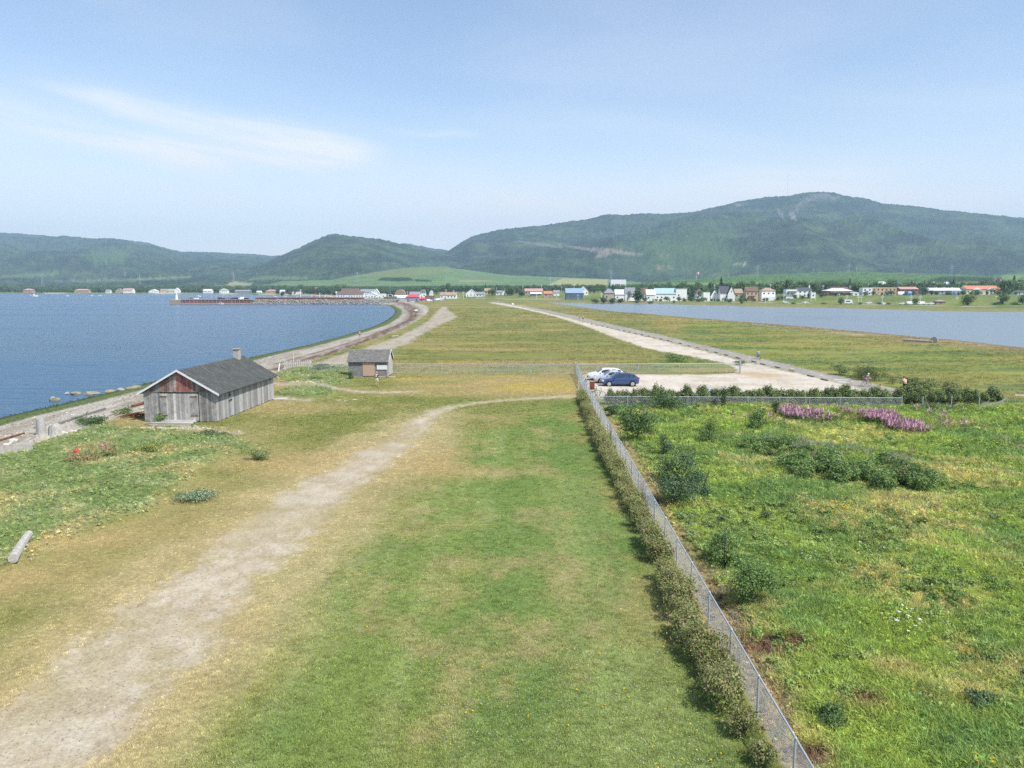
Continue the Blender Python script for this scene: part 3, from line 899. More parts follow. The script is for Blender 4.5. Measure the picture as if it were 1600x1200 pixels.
def ground_sample(x, y):
    h, db, dl, dm = terrain(x, y)
    c, zone, w = ground_color(x, y, db, dl, dm)
    return h + relief(x, y, zone, w), c, zone, w, db, dl, dm


def euler(n, tilt=.15):
    return np.stack([rng.normal(0, tilt, n), rng.normal(0, tilt, n), rng.uniform(0, 2 * math.pi, n)], -1)


def pale(c, k):
    return c * (1 - k) + c.mean(1, keepdims=True) * k


def grass():
    # short turf on the lawn, dry tussocks and the meadow each get their own sward
    short = [tuft_mesh('short_blades', 16, .055, .11, .010, .8, s) for s in range(4)]
    x, y = sector_pts(150000, 14.5, 108, -42, 26)
    h, c, zone, w, db, dl, dm = ground_sample(x, y)
    k = (zone == 0) & (x < FENCE_X(y) - .1) & (y < 99) & (w['mound'] < .6) & (db > 12) & (w['path'] < rng.random(len(x)) * 1.15)
    x, y, h, c = x[k], y[k], h[k], c[k]
    r = np.hypot(x, y); n = len(x)
    dry = c[:, 0] / c[:, 1]
    scl = rng.uniform(.6, 1.3, n) * (1 + .9 * ss(r, 25, 80)) * (1 - .25 * ss(dry, .95, 1.15))
    dr = ss(dry, .95, 1.12); t = mix3(pale(c, .10), pale(c, .34), dr) * (1 + .04 * dr)[:, None] * rng.uniform(1.2, 2.9, n)[:, None] * np.array([1.03, 1.0, .84]) * (1 + .15 * ss(dry, .92, 1.12))[:, None] * (1 + .25 * (rng.random(n) < .05))[:, None]
    scatter('lawn_grass', short, np.stack([x, y, h], -1), euler(n), scl, t, 'short mown grass, green in the middle and dry beside the gravel path')
    tall = [tuft_mesh('meadow_blades', 22, .34, .16, .014, .75, 20 + s) for s in range(4)] + [leafball('herb_leaves', 60, .16, .16, .13, .075, 30 + s, M['tuft'], cols=[(1, 1, 1)]) for s in range(3)]
    x, y = sector_pts(120000, 15, 110, 4, 42)
    h, c, zone, w, db, dl, dm = ground_sample(x, y)
    k = (zone == 0) & (x > FENCE_X(y) + .12) & (y < 71.4)
    bare = c[:, 0] / c[:, 1] > 1.06
    k &= ~(bare & (rng.random(len(x)) < .7))
    x, y, h, c = x[k], y[k], h[k], c[k]
    r = np.hypot(x, y); n = len(x)
    lush = fb(x, y, 3.2, o=3, seed=303)
    scl = rng.uniform(.5, 1.15, n) * (.75 + .55 * ss(lush, .4, .65)) * (1 + .5 * ss(r, 30, 80)) * (.55 + .45 * ss(x - FENCE_X(y), .2, 2.5))
    dr = ss(c[:, 0] / c[:, 1], .95, 1.1)
    t = mix3(pale(c, .19), pale(c, .36), dr) * rng.uniform(1.6, 3.9, n)[:, None] * (1 - .35 * dr)[:, None] * np.array([1.13, 1.02, .92])
    hue = rng.random(n)
    t = t * np.where((hue < .10)[:, None], np.array([1.2, 1.05, .95]), np.where((hue > .85)[:, None], np.array([.8, .95, 1.15]), 1.0))
    scatter('meadow_grass', tall, np.stack([x, y, h], -1), euler(n, .22), scl, t, 'lush uncut meadow grass and herbs right of the long fence')
    # taller herb clumps that stand out of the meadow
    forb = [leafball('herb_clump', 260, .42, .42, .36, .075, 130 + s, M['tuft'], cols=[(1, 1, 1)], lobes=9) for s in range(5)]
    x, y = sector_pts(9000, 16, 95, 6, 42)
    h, c, zone, w, db, dl, dm = ground_sample(x, y)
    k = (zone == 0) & (x > FENCE_X(y) + 1.2) & (y < 70.5) & (fb(x, y, 5, o=3, seed=331) + rng.random(len(x)) * .25 > .62)
    x, y, h, c = x[k], y[k], h[k], c[k]; n = len(x)
    cc = np.array([S(118, 142, 74), S(134, 154, 80), S(150, 166, 90), S(130, 148, 96)])[np.clip((fb(x, y, 3, o=3, seed=333) * 7 - 1.6).astype(int), 0, 3)]
    scatter('meadow_herbs', forb, np.stack([x, y, h - .03], -1), euler(n, .12), rng.uniform(.35, 1.05, n), pale(cc, .1) * rng.uniform(1.5, 2.7, n)[:, None], 'leafy herb clumps standing out of the meadow grass')
    # mound at the left and banks by the beach
    x, y = sector_pts(60000, 24, 120, -45, -8)
    h, c, zone, w, db, dl, dm = ground_sample(x, y)
    k = (zone == 0) & (w['mound'] > rng.uniform(.15, .85, len(x)))
    x, y, h, c = x[k], y[k], h[k], c[k]; n = len(x)
    scl = rng.uniform(.5, 1.1, n) * (1 + .4 * ss(np.hypot(x, y), 40, 90)) * .62
    scatter('bank_grass', tall, np.stack([x, y, h], -1), euler(n, .2), scl, pale(c, .24) * rng.uniform(1.6, 3.8, n)[:, None] * np.array([1.04, 1.0, .98]) * np.where((rng.random(n) < .25)[:, None], np.array([1.15, 1.0, .85]), 1.0), 'tangled green herbs and grass on the bank above the beach')
    # longer dune grass beyond the cross fences and east of the cycle path
    wide = [tuft_mesh('dune_blades', 16, .22, .35, .03, .9, 50 + s) for s in range(4)]
    x, y = sector_pts(90000, 72, 420, -30, 41)
    h, c, zone, w, db, dl, dm = ground_sample(x, y)
    k = (zone == 0) & (db > 16) & (dl > 3) & (dm < -5) & ((y > 99.5) | (x > 46) | (x - .27 * y > 8)) & ~((x > 8) & (x < 50) & (y < 75))
    k &= fb(x, y, 14, 4, 3, 305) > .44
    x, y, h, c = x[k], y[k], h[k], c[k]; n = len(x); r = np.hypot(x, y)
    scatter('dune_grass', wide, np.stack([x, y, h], -1), euler(n, .15), rng.uniform(.5, 1.1, n) * (1 + ss(r, 100, 350)), pale(c, .08) * rng.uniform(1.3, 2.1, n)[:, None],
            'rough dune grass on the spit beyond the cross fence')


def flower_mesh(name, r0, petals, stem, seed, blob=False):
    rr = np.random.default_rng(seed); V = []; Fc = []
    for i in range(petals):
        a = rr.uniform(0, 6.28); d = r0 * (rr.random() ** .5) * (1.6 if blob else .6)
        x, y, z = d * math.cos(a), d * math.sin(a), stem + rr.uniform(-.3, .3) * r0
        s = r0 * rr.uniform(.35, .6); t = rr.uniform(-.5, .5); b = len(V)
        V += [(x - s, y - s, z - t * s), (x + s, y - s, z + t * s), (x + s, y + s, z + t * s), (x - s, y + s, z - t * s)]
        Fc.append((b, b + 1, b + 2, b + 3))
    return np_mesh(name, V, Fc, M['petal'])


def flowers():
    fl = [flower_mesh('flower_head', .022, 5, .09, s) for s in range(3)]
    x, y = sector_pts(22000, 15, 60, -26, 20)
    h, c, zone, w, db, dl, dm = ground_sample(x, y)
    k = (zone == 0) & (x < FENCE_X(y) - 1) & (w['lawn'] > .4) & (fb(x, y, 5, o=3, seed=401) > .46)
    x, y, h = x[k], y[k], h[k]; n = len(x)
    ye = rng.random(n) < .06
    t = np.where(ye[:, None], np.array([.75, .55, .03]), np.array([.55, .55, .45]))
    scatter('lawn_flowers', fl, np.stack([x, y, h - .03], -1), euler(n, .3), np.where(ye, 1.15, .75) * rng.uniform(.6, 1.1, n), t, 'tiny white clover and yellow flowers dotted over the lawn')
    tl = [flower_mesh('umbel', .028, 9, .36, 10 + s, True) for s in range(3)]
    x, y = sector_pts(16000, 15, 75, 6, 42)
    h, c, zone, w, db, dl, dm = ground_sample(x, y)
    k = (x > FENCE_X(y) + 1) & (y < 71) & (fb(x, y, 4, o=3, seed=403) > .55) & (rng.random(len(x)) < .55)
    x, y, h = x[k], y[k], h[k]; n = len(x)
    ye = fb(x, y, 6, o=2, seed=407) > .6
    t = np.where(ye[:, None], np.array([.6, .48, .05]), np.array([.5, .52, .40]))
    P = [np.stack([x, y, h], -1)]; T = [t]; Sc = [rng.uniform(.4, .95, n)]
    for px, py, sx, sy, m, colr, s in ((1412, 978, 30, 14, 22, (.8, .8, .75), 1.3), (1315, 797, 26, 14, 60, (.8, .58, .03), 1.2), (1160, 790, 40, 16, 30, (.7, .52, .05), 1.0),
                                    (1372, 845, 90, 40, 120, (.6, .62, .5), .8), (1360, 702, 40, 8, 40, (.6, .5, .1), 1), (1300, 690, 70, 9, 60, (.6, .6, .5), 1), (1480, 690, 70, 12, 40, (.6, .6, .5), 1),
                                    (1430, 790, 120, 60, 130, (.55, .55, .42), .8), (1180, 1150, 30, 40, 6, (.7, .6, .1), .8)):
        for i in range(m):
            q = W(px + random.gauss(0, sx * .6), py + random.gauss(0, sy * .6)); P.append(np.array([[q[0], q[1], tz(*q) - .05]])); T.append(np.array([colr])); Sc.append(np.array([s * random.uniform(.6, 1.2)]))
    P = np.concatenate(P); n = len(P)
    scatter('meadow_flowers', tl, P, euler(n, .2), np.concatenate(Sc), np.concatenate(T), 'white and yellow wild flowers scattered through the meadow')
    # yellow carpet by the end of the footpath and flowers on the left bank
    P, T = [], []
    for px, py, sx, sy, m, colr in ((868, 601, 26, 5, 420, (.55, .46, .10)), (820, 600, 30, 5, 160, (.5, .42, .08)), (640, 590, 40, 3, 220, (.62, .44, .08)), (520, 600, 22, 5, 90, (.5, .42, .1)),
                                     (215, 700, 30, 12, 150, (.5, .5, .12)), (380, 735, 22, 8, 70, (.62, .45, .08)), (320, 775, 20, 6, 90, (.5, .52, .36)), (60, 830, 40, 20, 40, (.6, .5, .08)),
                                     (12, 760, 8, 4, 16, (.8, .6, .03)), (205, 710, 14, 5, 50, (.6, .6, .45)), (820, 565, 60, 14, 120, (.5, .42, .1)), (700, 505, 12, 18, 160, (.6, .42, .06)), (672, 508, 10, 12, 160, (.6, .4, .05)), (900, 500, 60, 10, 200, (.5, .42, .1))):
        for i in range(m):
            q = W(px + random.gauss(0, sx * .6), py + random.gauss(0, sy * .6)); P.append((q[0], q[1], tz(*q) - .1 if py > 560 else tz(*q) - .1)); T.append(colr)
    n = len(P)
    rr = np.hypot(np.array(P)[:, 0], np.array(P)[:, 1])
    scatter('yellow_flowers', tl, P, euler(n, .2), rng.uniform(.5, 1.0, n) * (1 + ss(rr, 60, 250) * 2.5) * 1.0, np.array(T) * rng.uniform(.7, 1.1, n)[:, None], 'yellow flowers carpeting the turf where the footpath meets the fence')
    # rosebay willowherb
    V = []
    def herb(seed):
        r = random.Random(seed); b = MB()
        b.tube((0, 0, 0), (0, 0, .75), .008, .006, 3)
        for i in range(26):
            z = r.uniform(.1, .75); a = r.uniform(0, 6.28); L = .11
            b.add([(0, 0, z), (math.cos(a) * L, math.sin(a) * L, z + .02), (math.cos(a + .22) * L, math.sin(a + .22) * L, z + .05)], [(0, 1, 2)])
        return b.mesh('willowherb_leaves', M['tuft'])

    def spike(seed):
        r = random.Random(seed); b = MB()
        for i in range(26):
            u = r.random(); z = .68 + .34 * u; a = r.uniform(0, 6.28); L = .08 * (1.1 - u); s = .02
            x, y = math.cos(a) * L, math.sin(a) * L
            b.add([(x - s, y, z - s), (x + s, y, z - s * .4), (x + s, y + s, z + s), (x - s, y + s, z + s)], [(0, 1, 2, 3)])
        return b.mesh('willowherb_spike', M['petal'])
    P = []
    for Q, m, wgt in ((WP([(1212, 647), (1245, 644), (1280, 650), (1278, 668), (1250, 664), (1222, 656)]), 520, 1), (WP([(1335, 650), (1370, 649), (1400, 655), (1435, 672), (1440, 682), (1405, 680), (1370, 668), (1345, 660)]), 980, 1),
                      (WP([(1290, 642), (1340, 645), (1345, 660), (1280, 662)]), 50, .5), (WP([(1140, 655), (1220, 650), (1225, 672), (1150, 675)]), 60, .4), (WP([(1465, 655), (1500, 655), (1495, 672), (1465, 670)]), 60, .5),
                      (WP([(1435, 638), (1480, 640), (1475, 655), (1435, 650)]), 40, .5)):
        xs = [q[0] for q in Q]; ys = [q[1] for q in Q]
        xx, yy = rng.uniform(min(xs), max(xs), m * 3), rng.uniform(min(ys), max(ys), m * 3)
        k = np.where(sdp(Q, xx, yy) + (fb(xx, yy, 1.5, 1.2, 3, 3) - .5) * 5 > 0)[0][:m]
        for i in k: P.append((xx[i], yy[i], tz(xx[i], yy[i])))
    n = len(P); e = euler(n, .08); sc = rng.uniform(.55, .95, n)
    scatter('willowherb_stems', [herb(s) for s in range(3)], P, e, sc, np.tile((.085, .13, .05), (n, 1)) * rng.uniform(.7, 1.2, n)[:, None], 'leafy willowherb stems under the pink flowers')
    scatter('willowherb_flowers', [spike(s) for s in range(3)], P, e, sc, np.tile((.72, .42, .53), (n, 1)) * rng.uniform(.8, 1.15, n)[:, None], 'pink willowherb spikes in two drifts behind the rose thicket')


def pebbles():
    st = []
    for s in range(3):
        bm = bmesh.new(); bmesh.ops.create_icosphere(bm, subdivisions=1, radius=.03)
        for v in bm.verts: v.co *= random.uniform(.7, 1.25); v.co.z *= .6
        me = bpy.data.meshes.new('pebble'); bm.to_mesh(me); bm.free(); me.materials.append(M['rockinst']); st.append(me)
    x, y = sector_pts(42000, 15, 70, -42, 5)
    h, c, zone, w, db, dl, dm = ground_sample(x, y)
    k = (zone == 1) | ((w['path'] > rng.random(len(x))) & (zone == 0))
    x, y, h, c = x[k], y[k], h[k], c[k]; n = len(x)
    g = np.tile(np.array(S(196, 188, 176)), (n, 1)) * rng.uniform(.45, 1.5, n)[:, None]
    scatter('path_gravel', st, np.stack([x, y, h], -1), euler(n, 1), rng.uniform(.35, 1.0, n), g, 'loose pale gravel on the footpath')
    x, y = sector_pts(26000, 40, 170, -45, -12)
    h, c, zone, w, db, dl, dm = ground_sample(x, y)
    k = (zone == 4); x, y, h, c = x[k], y[k], h[k], c[k]; n = len(x)
    g = c * rng.uniform(.55, 1.45, n)[:, None]
    scatter('beach_stones', st, np.stack([x, y, h], -1), euler(n, 1), rng.uniform(1.0, 4.0, n), g, 'loose stones and weed strewn along the beach')


# ---------------------------------------------------------------- shrubs, hedges and trees
def shrub(px, py, wpx, hpx, cols, label, n=2600, leaf=.07, name='shrub', group=None, seed=None, stems=4, lumps=.42, cat='shrub', xy=None, size=None, flat=1.0):
    x, y = xy if xy else W(px, py)
    d = math.hypot(y * CP, (H) * SP) if False else (y * CP + H * SP)
    w = size[0] if size else wpx / F * d; h = size[1] if size else hpx / F * d
    seed = seed or int(px * 7 + py); w *= 1.15; h *= 1.12
    z = tz(x, y)
    y2 = y + w * .35
    o = thing(name, label, cat, (x, y2, z), random.uniform(0, 6), group)
    f = link('foliage', leafball('foliage', n, w / 2, w / 2 * .9, h * .66, leaf, seed, M['leaf'], z0=.03, lumps=lumps, cols=cols, lobes=random.randint(14, 22)), o)
    b = MB(); r = random.Random(seed)
    for i in range(stems):
        a = r.uniform(0, 6.28); b.path([(0, 0, -.05), (math.cos(a) * w * .1, math.sin(a) * w * .1, h * .3), (math.cos(a) * w * .26, math.sin(a) * w * .26, h * .8)], [.03, .02, .008], 4)
    b.build('stem', M['bark'], o)
    return o


def hedge(name, label, pts, wid, hgt, cols, leaf, nl, group=None, pitch=1.0):
    """a clipped row: every plant of the row is a part of its own"""
    L = [0]
    for i in range(len(pts) - 1): L.append(L[-1] + math.dist(pts[i], pts[i + 1]))
    o = thing(name, label, 'hedge', (pts[0][0], pts[0][1], tz(*pts[0])), 0, group)
    var = [leafball('hedge_plant', nl, wid * .60, .74, hgt * .66, leaf, 700 + i + len(name) + int(pts[0][0]), M['leaf'], lumps=.16, inner=.45, cols=cols, up=.2, lobes=16) for i in range(5)]
    s = 0.2
    while s < L[-1]:
        i = max(j for j in range(len(L)) if L[j] <= s); i = min(i, len(pts) - 2)
        t = (s - L[i]) / (L[i + 1] - L[i]); x = pts[i][0] * (1 - t) + pts[i + 1][0] * t; y = pts[i][1] * (1 - t) + pts[i + 1][1] * t
        c = link('hedge_plant', random.choice(var), o, (x - pts[0][0] + random.gauss(0, .05), y - pts[0][1], 0))
        dx, dy = pts[i + 1][0] - pts[i][0], pts[i + 1][1] - pts[i][1]
        c.rotation_euler = (0, 0, math.atan2(dy, dx) - math.pi / 2 + random.choice((0, math.pi)) + random.gauss(0, .15))
        k = random.uniform(.82, 1.15); c.scale = (k * random.uniform(.9, 1.12), k * random.uniform(.9, 1.1), k * random.uniform(.84, 1.14))
        s += pitch * random.uniform(.55, .85) if random.random() > .06 or pitch < 1 else 1.15
    return o


def shrubs():
    hedge('hedge', 'long brownish green hedge running beside the chain link fence to the gap', [(7.25, 76.5), (6.85, 66), (6.5, 52.3), (6.35, 42), (6.25, 34), (6.16, 29.9)], 1.2, 1.15, HEDGE, .06, 2300)
    hedge('hedge', 'nearest stretch of brownish green hedge, in front of the gap', [(6.12, 28.4), (5.98, 24.5), (5.95, 22.5), (6.0, 20.5), (6.08, 18.9)], 1.2, 1.2, HEDGE, .055, 3000)
    hedge('hedge', 'green hedge behind the cross fence, screening the parking lot', [(9.6, 72.7), (20, 72.5), (30, 72.4), (40, 72.3), (48, 72.0)], 1.6, 2.0, HEDGE2, .1, 2800, pitch=.72)
    shrub(1150, 1140, 60, 50, HEDGE, 'small ragged bush at the near end of the hedge', 1800, .05, xy=(6.0, 17.5), size=(1.05, .75))
    shrub(1190, 1190, 60, 50, HEDGE, 'dry twiggy bush at the foot of the picture beside the fence', 1500, .05, xy=(6.15, 16.3), size=(1.0, .6), cat='shrub')
    for a in ((997, 694, 66, 62, DARKG, 'broad dark green bush just inside the fence corner', 3600, .11),
              (960, 650, 34, 18, DARKG, 'low dark bush left of the broad bush in the fence corner', 900, .11),
              (1045, 645, 74, 30, DARKG, 'low spreading dark bush against the lot fence', 2600, .12),
              (1112, 697, 40, 42, [(.11, .15, .045), (.08, .12, .035), (.14, .18, .06)], 'light green upright bush standing alone in the meadow', 2200, .08),
              (1064, 800, 92, 100, BLUEG, 'large blue green bush beside the long fence', 6500, .08),
              (1098, 782, 50, 50, BLUEG, 'small bluish bush right of the large blue green bush', 2200, .08),
              (1042, 714, 28, 34, BLUEG, 'small upright bluish bush behind the large blue green bush', 1500, .08),
              (1140, 890, 62, 62, GREENS, 'green bush with yellowing twigs near the fence', 3200, .065),
              (1188, 962, 88, 90, GREENS, 'dark green bush shading the bare strip by the fence', 5600, .06),
              (1186, 676, 36, 40, GREENS, 'bushy green clump left of the pink willowherb', 1500, .1),
              (1214, 648, 20, 22, DARKG, 'small bush behind the left drift of willowherb', 700, .1),
              (1312, 1146, 62, 34, DARKG, 'small dark bush low in the meadow near the fence', 1500, .055),
              (1545, 1120, 60, 30, BLUEG, 'bluish herb clump at the right of the near meadow', 1600, .05),
              (1319, 587, 34, 19, HEDGE2, 'first rounded bush beyond the cycle path', 1300, .12),
              (1352, 592, 34, 22, HEDGE, 'reddish brown bush between the first two green bushes beyond the cycle path', 1200, .12),
              (1376, 597, 48, 24, HEDGE2, 'wide dark bush beyond the child in purple', 1800, .12),
              (1399, 601, 18, 13, HEDGE, 'small brownish bush beside the cyclist', 600, .1),
              (1432, 610, 38, 20, HEDGE2, 'dark bush just right of the cyclist', 1400, .12),
              (1460, 613, 40, 18, HEDGE2, 'second bush right of the cyclist', 1400, .12),
              (1492, 612, 34, 14, HEDGE, 'low brown bush at the end of the row right of the cyclist', 1000, .12),
              (245, 661, 24, 13, GREENS, 'small green bush left of the boathouse ramp', 900, .08),
              (301, 672, 18, 9, GREENS, 'small green plant right of the boathouse ramp', 600, .07),
              (186, 648, 34, 9, GREENS, 'low green growth beside the rusty scrap heap', 800, .09),
              (125, 668, 60, 14, DARKG, 'dark green patch of scrub on the beach edge', 1800, .1),
              (320, 690, 60, 12, BLUEG, 'bluish low bush in front of the boathouse', 1600, .09),
              (220, 716, 56, 20, [(.16, .18, .05), (.11, .14, .04), (.22, .2, .06)], 'yellow green bush in the garden patch', 1900, .09),
              (120, 735, 60, 26, [(.14, .14, .06), (.2, .15, .08), (.09, .12, .04)], 'reddish green rose bush left in the garden patch', 1900, .08),
              (166, 722, 34, 22, [(.14, .14, .06), (.22, .17, .09), (.09, .12, .04)], 'rose bush with pink bloom in the garden patch', 1200, .08),
              (290, 792, 76, 16, [(.10, .14, .07), (.16, .2, .12), (.07, .11, .06)], 'pale and dark green clump in the dry grass', 2200, .07),
              (395, 722, 50, 16, [(.12, .15, .06), (.16, .17, .08)], 'pale green tussock with yellow flowers left of the path', 1400, .08),
              (500, 582, 50, 11, BLUEG, 'weedy green clump left of the small shed', 1300, .12),
              (545, 596, 14, 18, DARKG, 'dark bush at the left corner of the small shed', 700, .1),
              (495, 597, 30, 8, DARKG, 'dark green clump on the bank left of the shed', 900, .1),
              (1160, 571, 26, 9, GREENS, 'low weeds at the end of the lot fence', 700, .1),
              (1060, 566, 60, 10, GREENS, 'weedy verge behind the lot fence', 1500, .14)):
        shrub(*a)
    # slim dark sapling and a bare snag
    o = shrub(1131, 638, 18, 36, DARKG, 'slim dark sapling standing in front of the lot fence', 900, .09, name='sapling', cat='tree', stems=2)
    x, y = W(201, 646)
    o = thing('sapling', 'thin dark leafless sapling beside the rusty scrap heap', 'tree', (x, y, tz(x, y)))
    b = MB(); b.path([(0, 0, -.1), (.03, 0, .6), (0, 0, 1.0)], [.04, .03, .015], 5); b.build('trunk', M['bark'], o)
    b = MB()
    for i in range(5): a = i * 1.3; b.tube((.02, 0, .4 + i * .12), (.02 + math.cos(a) * .3, math.sin(a) * .3, .62 + i * .12), .015, .006, 4)
    b.build('branch', M['bark'], o)
    # rose thicket
    Q = chaikin(WP([(1150, 700), (1190, 692), (1240, 700), (1300, 706), (1350, 716), (1400, 730), (1450, 742), (1478, 764), (1450, 776), (1380, 782), (1330, 772), (1280, 762), (1230, 745), (1180, 722)]), 1)
    xs = [q[0] for q in Q]; ys = [q[1] for q in Q]
    o = thing('rose_thicket', 'long sprawling thicket of dark green wild rose with grey twigs and a few pink blooms', 'thicket', (xs[0], ys[0], tz(xs[0], ys[0])))
    var = [leafball('rose_bush', 900, .85, .8, .95, .10, 900 + i, M['leaf'], lumps=.35, lobes=14, cols=[(.07, .115, .036), (.095, .145, .045), (.13, .185, .06)]) for i in range(5)]
    m = 0
    while m < 92:
        x, y = random.uniform(min(xs), max(xs)), random.uniform(min(ys), max(ys))
        if float(sdp(Q, np.array([x]), np.array([y]))[0]) < .1: continue
        c = link('rose_bush', random.choice(var), o, (x - xs[0], y - ys[0], -.05)); k = random.uniform(.6, 1.05); c.scale = (k, k, k * random.uniform(.8, 1.1)); c.rotation_euler = (0, 0, random.uniform(0, 6)); m += 1
    tw = mat('dead_twigs', (.30, .28, .26), rough=1)
    for px, py in ((1200, 700), (1250, 703), (1262, 709), (1290, 712), (1330, 716), (1352, 722), (1395, 730), (1245, 712), (1415, 735)):
        x, y = W(px, py); b = MB()
        for i in range(46):
            a = random.uniform(0, 6.28); e = random.uniform(.3, 1.3); L = random.uniform(.3, .6); bx, by = random.gauss(0, .3), random.gauss(0, .3)
            b.tube((bx, by, .7), (bx + math.cos(a) * L * math.cos(e), by + math.sin(a) * L * math.cos(e), .7 + L * math.sin(e)), .009, .004, 3, False)
        b.build('dead_twigs', tw, o, (x - xs[0], y - ys[0], 0))
    pk = mat('rose_petals', (.55, .16, .26), rough=.7)
    for i in range(26):
        x, y = W(random.uniform(1250, 1430), random.uniform(722, 765)); 
        b = MB(); b.disc((0, 0, .95 + random.uniform(-.15, .12)), .055, .02, 6); b.build('bloom', pk, o, (x - xs[0], y - ys[0], 0))
    # pink roses of the garden patch
    for px, py, nm in ((120, 712, 0), (166, 706, 1), (168, 712, 1)):
        pass


TREE = {}


def make_tree(kind, seed, h, w, cols, n=420, leaf=.8, trunk=.10):
    cr = leafball('crown', n, w / 2, w / 2, h * (1 - trunk) * .5, leaf, seed, M['leaf'], full=True, lobes=22, z0=h * trunk * .25, lumps=.3, inner=.4, cols=cols, aspect=1.2)
    b = MB(); b.path([(0, 0, -.5), (0.1, 0, h * .35), (0, .1, h * .7)], [w * .045, w * .035, w * .015], 6)
    for i in range(4): a = i * 1.6 + seed; b.tube((0, 0, h * (.25 + .08 * i)), (math.cos(a) * w * .3, math.sin(a) * w * .3, h * (.5 + .08 * i)), w * .02, w * .008, 4, False)
    return cr, b.mesh('trunk', M['bark'])


def conifer(seed, h, w, n=420, leaf=.7):
    r = np.random.default_rng(seed); V = []; P = []
    u = r.random(n) ** .8; a = r.uniform(0, 6.28, n); rad = w / 2 * (1 - u) * (.55 + .45 * r.random(n)) * (1 + .2 * np.sin(u * 40))
    P = np.stack([rad * np.cos(a), rad * np.sin(a), h * (.08 + .92 * u)], -1)
    t = np.stack([np.cos(a), np.sin(a), -.5 + 0 * a], -1) * leaf * .6; s = np.stack([-np.sin(a), np.cos(a), 0 * a], -1) * leaf * .45
    V = np.stack([P - t * .3, P - s, P + t, P + s], 1).reshape(-1, 3)
    me = np_mesh('crown', V, np.arange(4 * n).reshape(-1, 4), M['leaf'])
    C = np.array([.030, .055, .028]) * r.uniform(.7, 1.5, n)[:, None]; set_col(me, 'leafcol', np.repeat(C, 4, 0))
    b = MB(); b.tube((0, 0, -.5), (0, 0, h * .9), w * .05, w * .01, 5)
    return me, b.mesh('trunk', M['bark'])


TG = [(.045, .078, .03), (.062, .102, .038), (.08, .125, .046)]
TD = [(.034, .06, .027), (.047, .08, .034)]
TL = [(.07, .11, .034), (.10, .15, .05), (.085, .13, .045)]
for i in range(3):
    TREE['broad%d' % i] = (make_tree('b', 31 + i, 9, 9.5, TG, 720, .7), 9, 9.5)
    TREE['dark%d' % i] = (make_tree('d', 41 + i, 10, 8, TD, 760, .65, .05), 10, 8)
    TREE['light%d' % i] = (make_tree('l', 51 + i, 8, 7.5, TL, 620, .65), 8, 7.5)
    TREE['tall%d' % i] = (make_tree('t', 61 + i, 13, 8.5, TG, 760, .7, .1), 13, 8.5)
    TREE['conifer%d' % i] = (conifer(71 + i, 11, 5.5), 11, 5.5)
    TREE['bush%d' % i] = (make_tree('u', 81 + i, 3.4, 4.6, TG, 300, .4, .02), 3.4, 4.6)


def tree(kind, x, y, h, label, group=None, w=None, name='tree', cat='tree'):
    (cr, tr), h0, w0 = TREE[kind]
    o = thing(name, label, cat, (x, y, tz(x, y) - .1), random.uniform(0, 6), group)
    c = link('crown', cr, o); t = link('trunk', tr, o)
    s = h / h0; sw = (w / w0) if w else s * random.uniform(.85, 1.15)
    c.scale = (sw, sw, s); t.scale = (sw, sw, s)
    return o


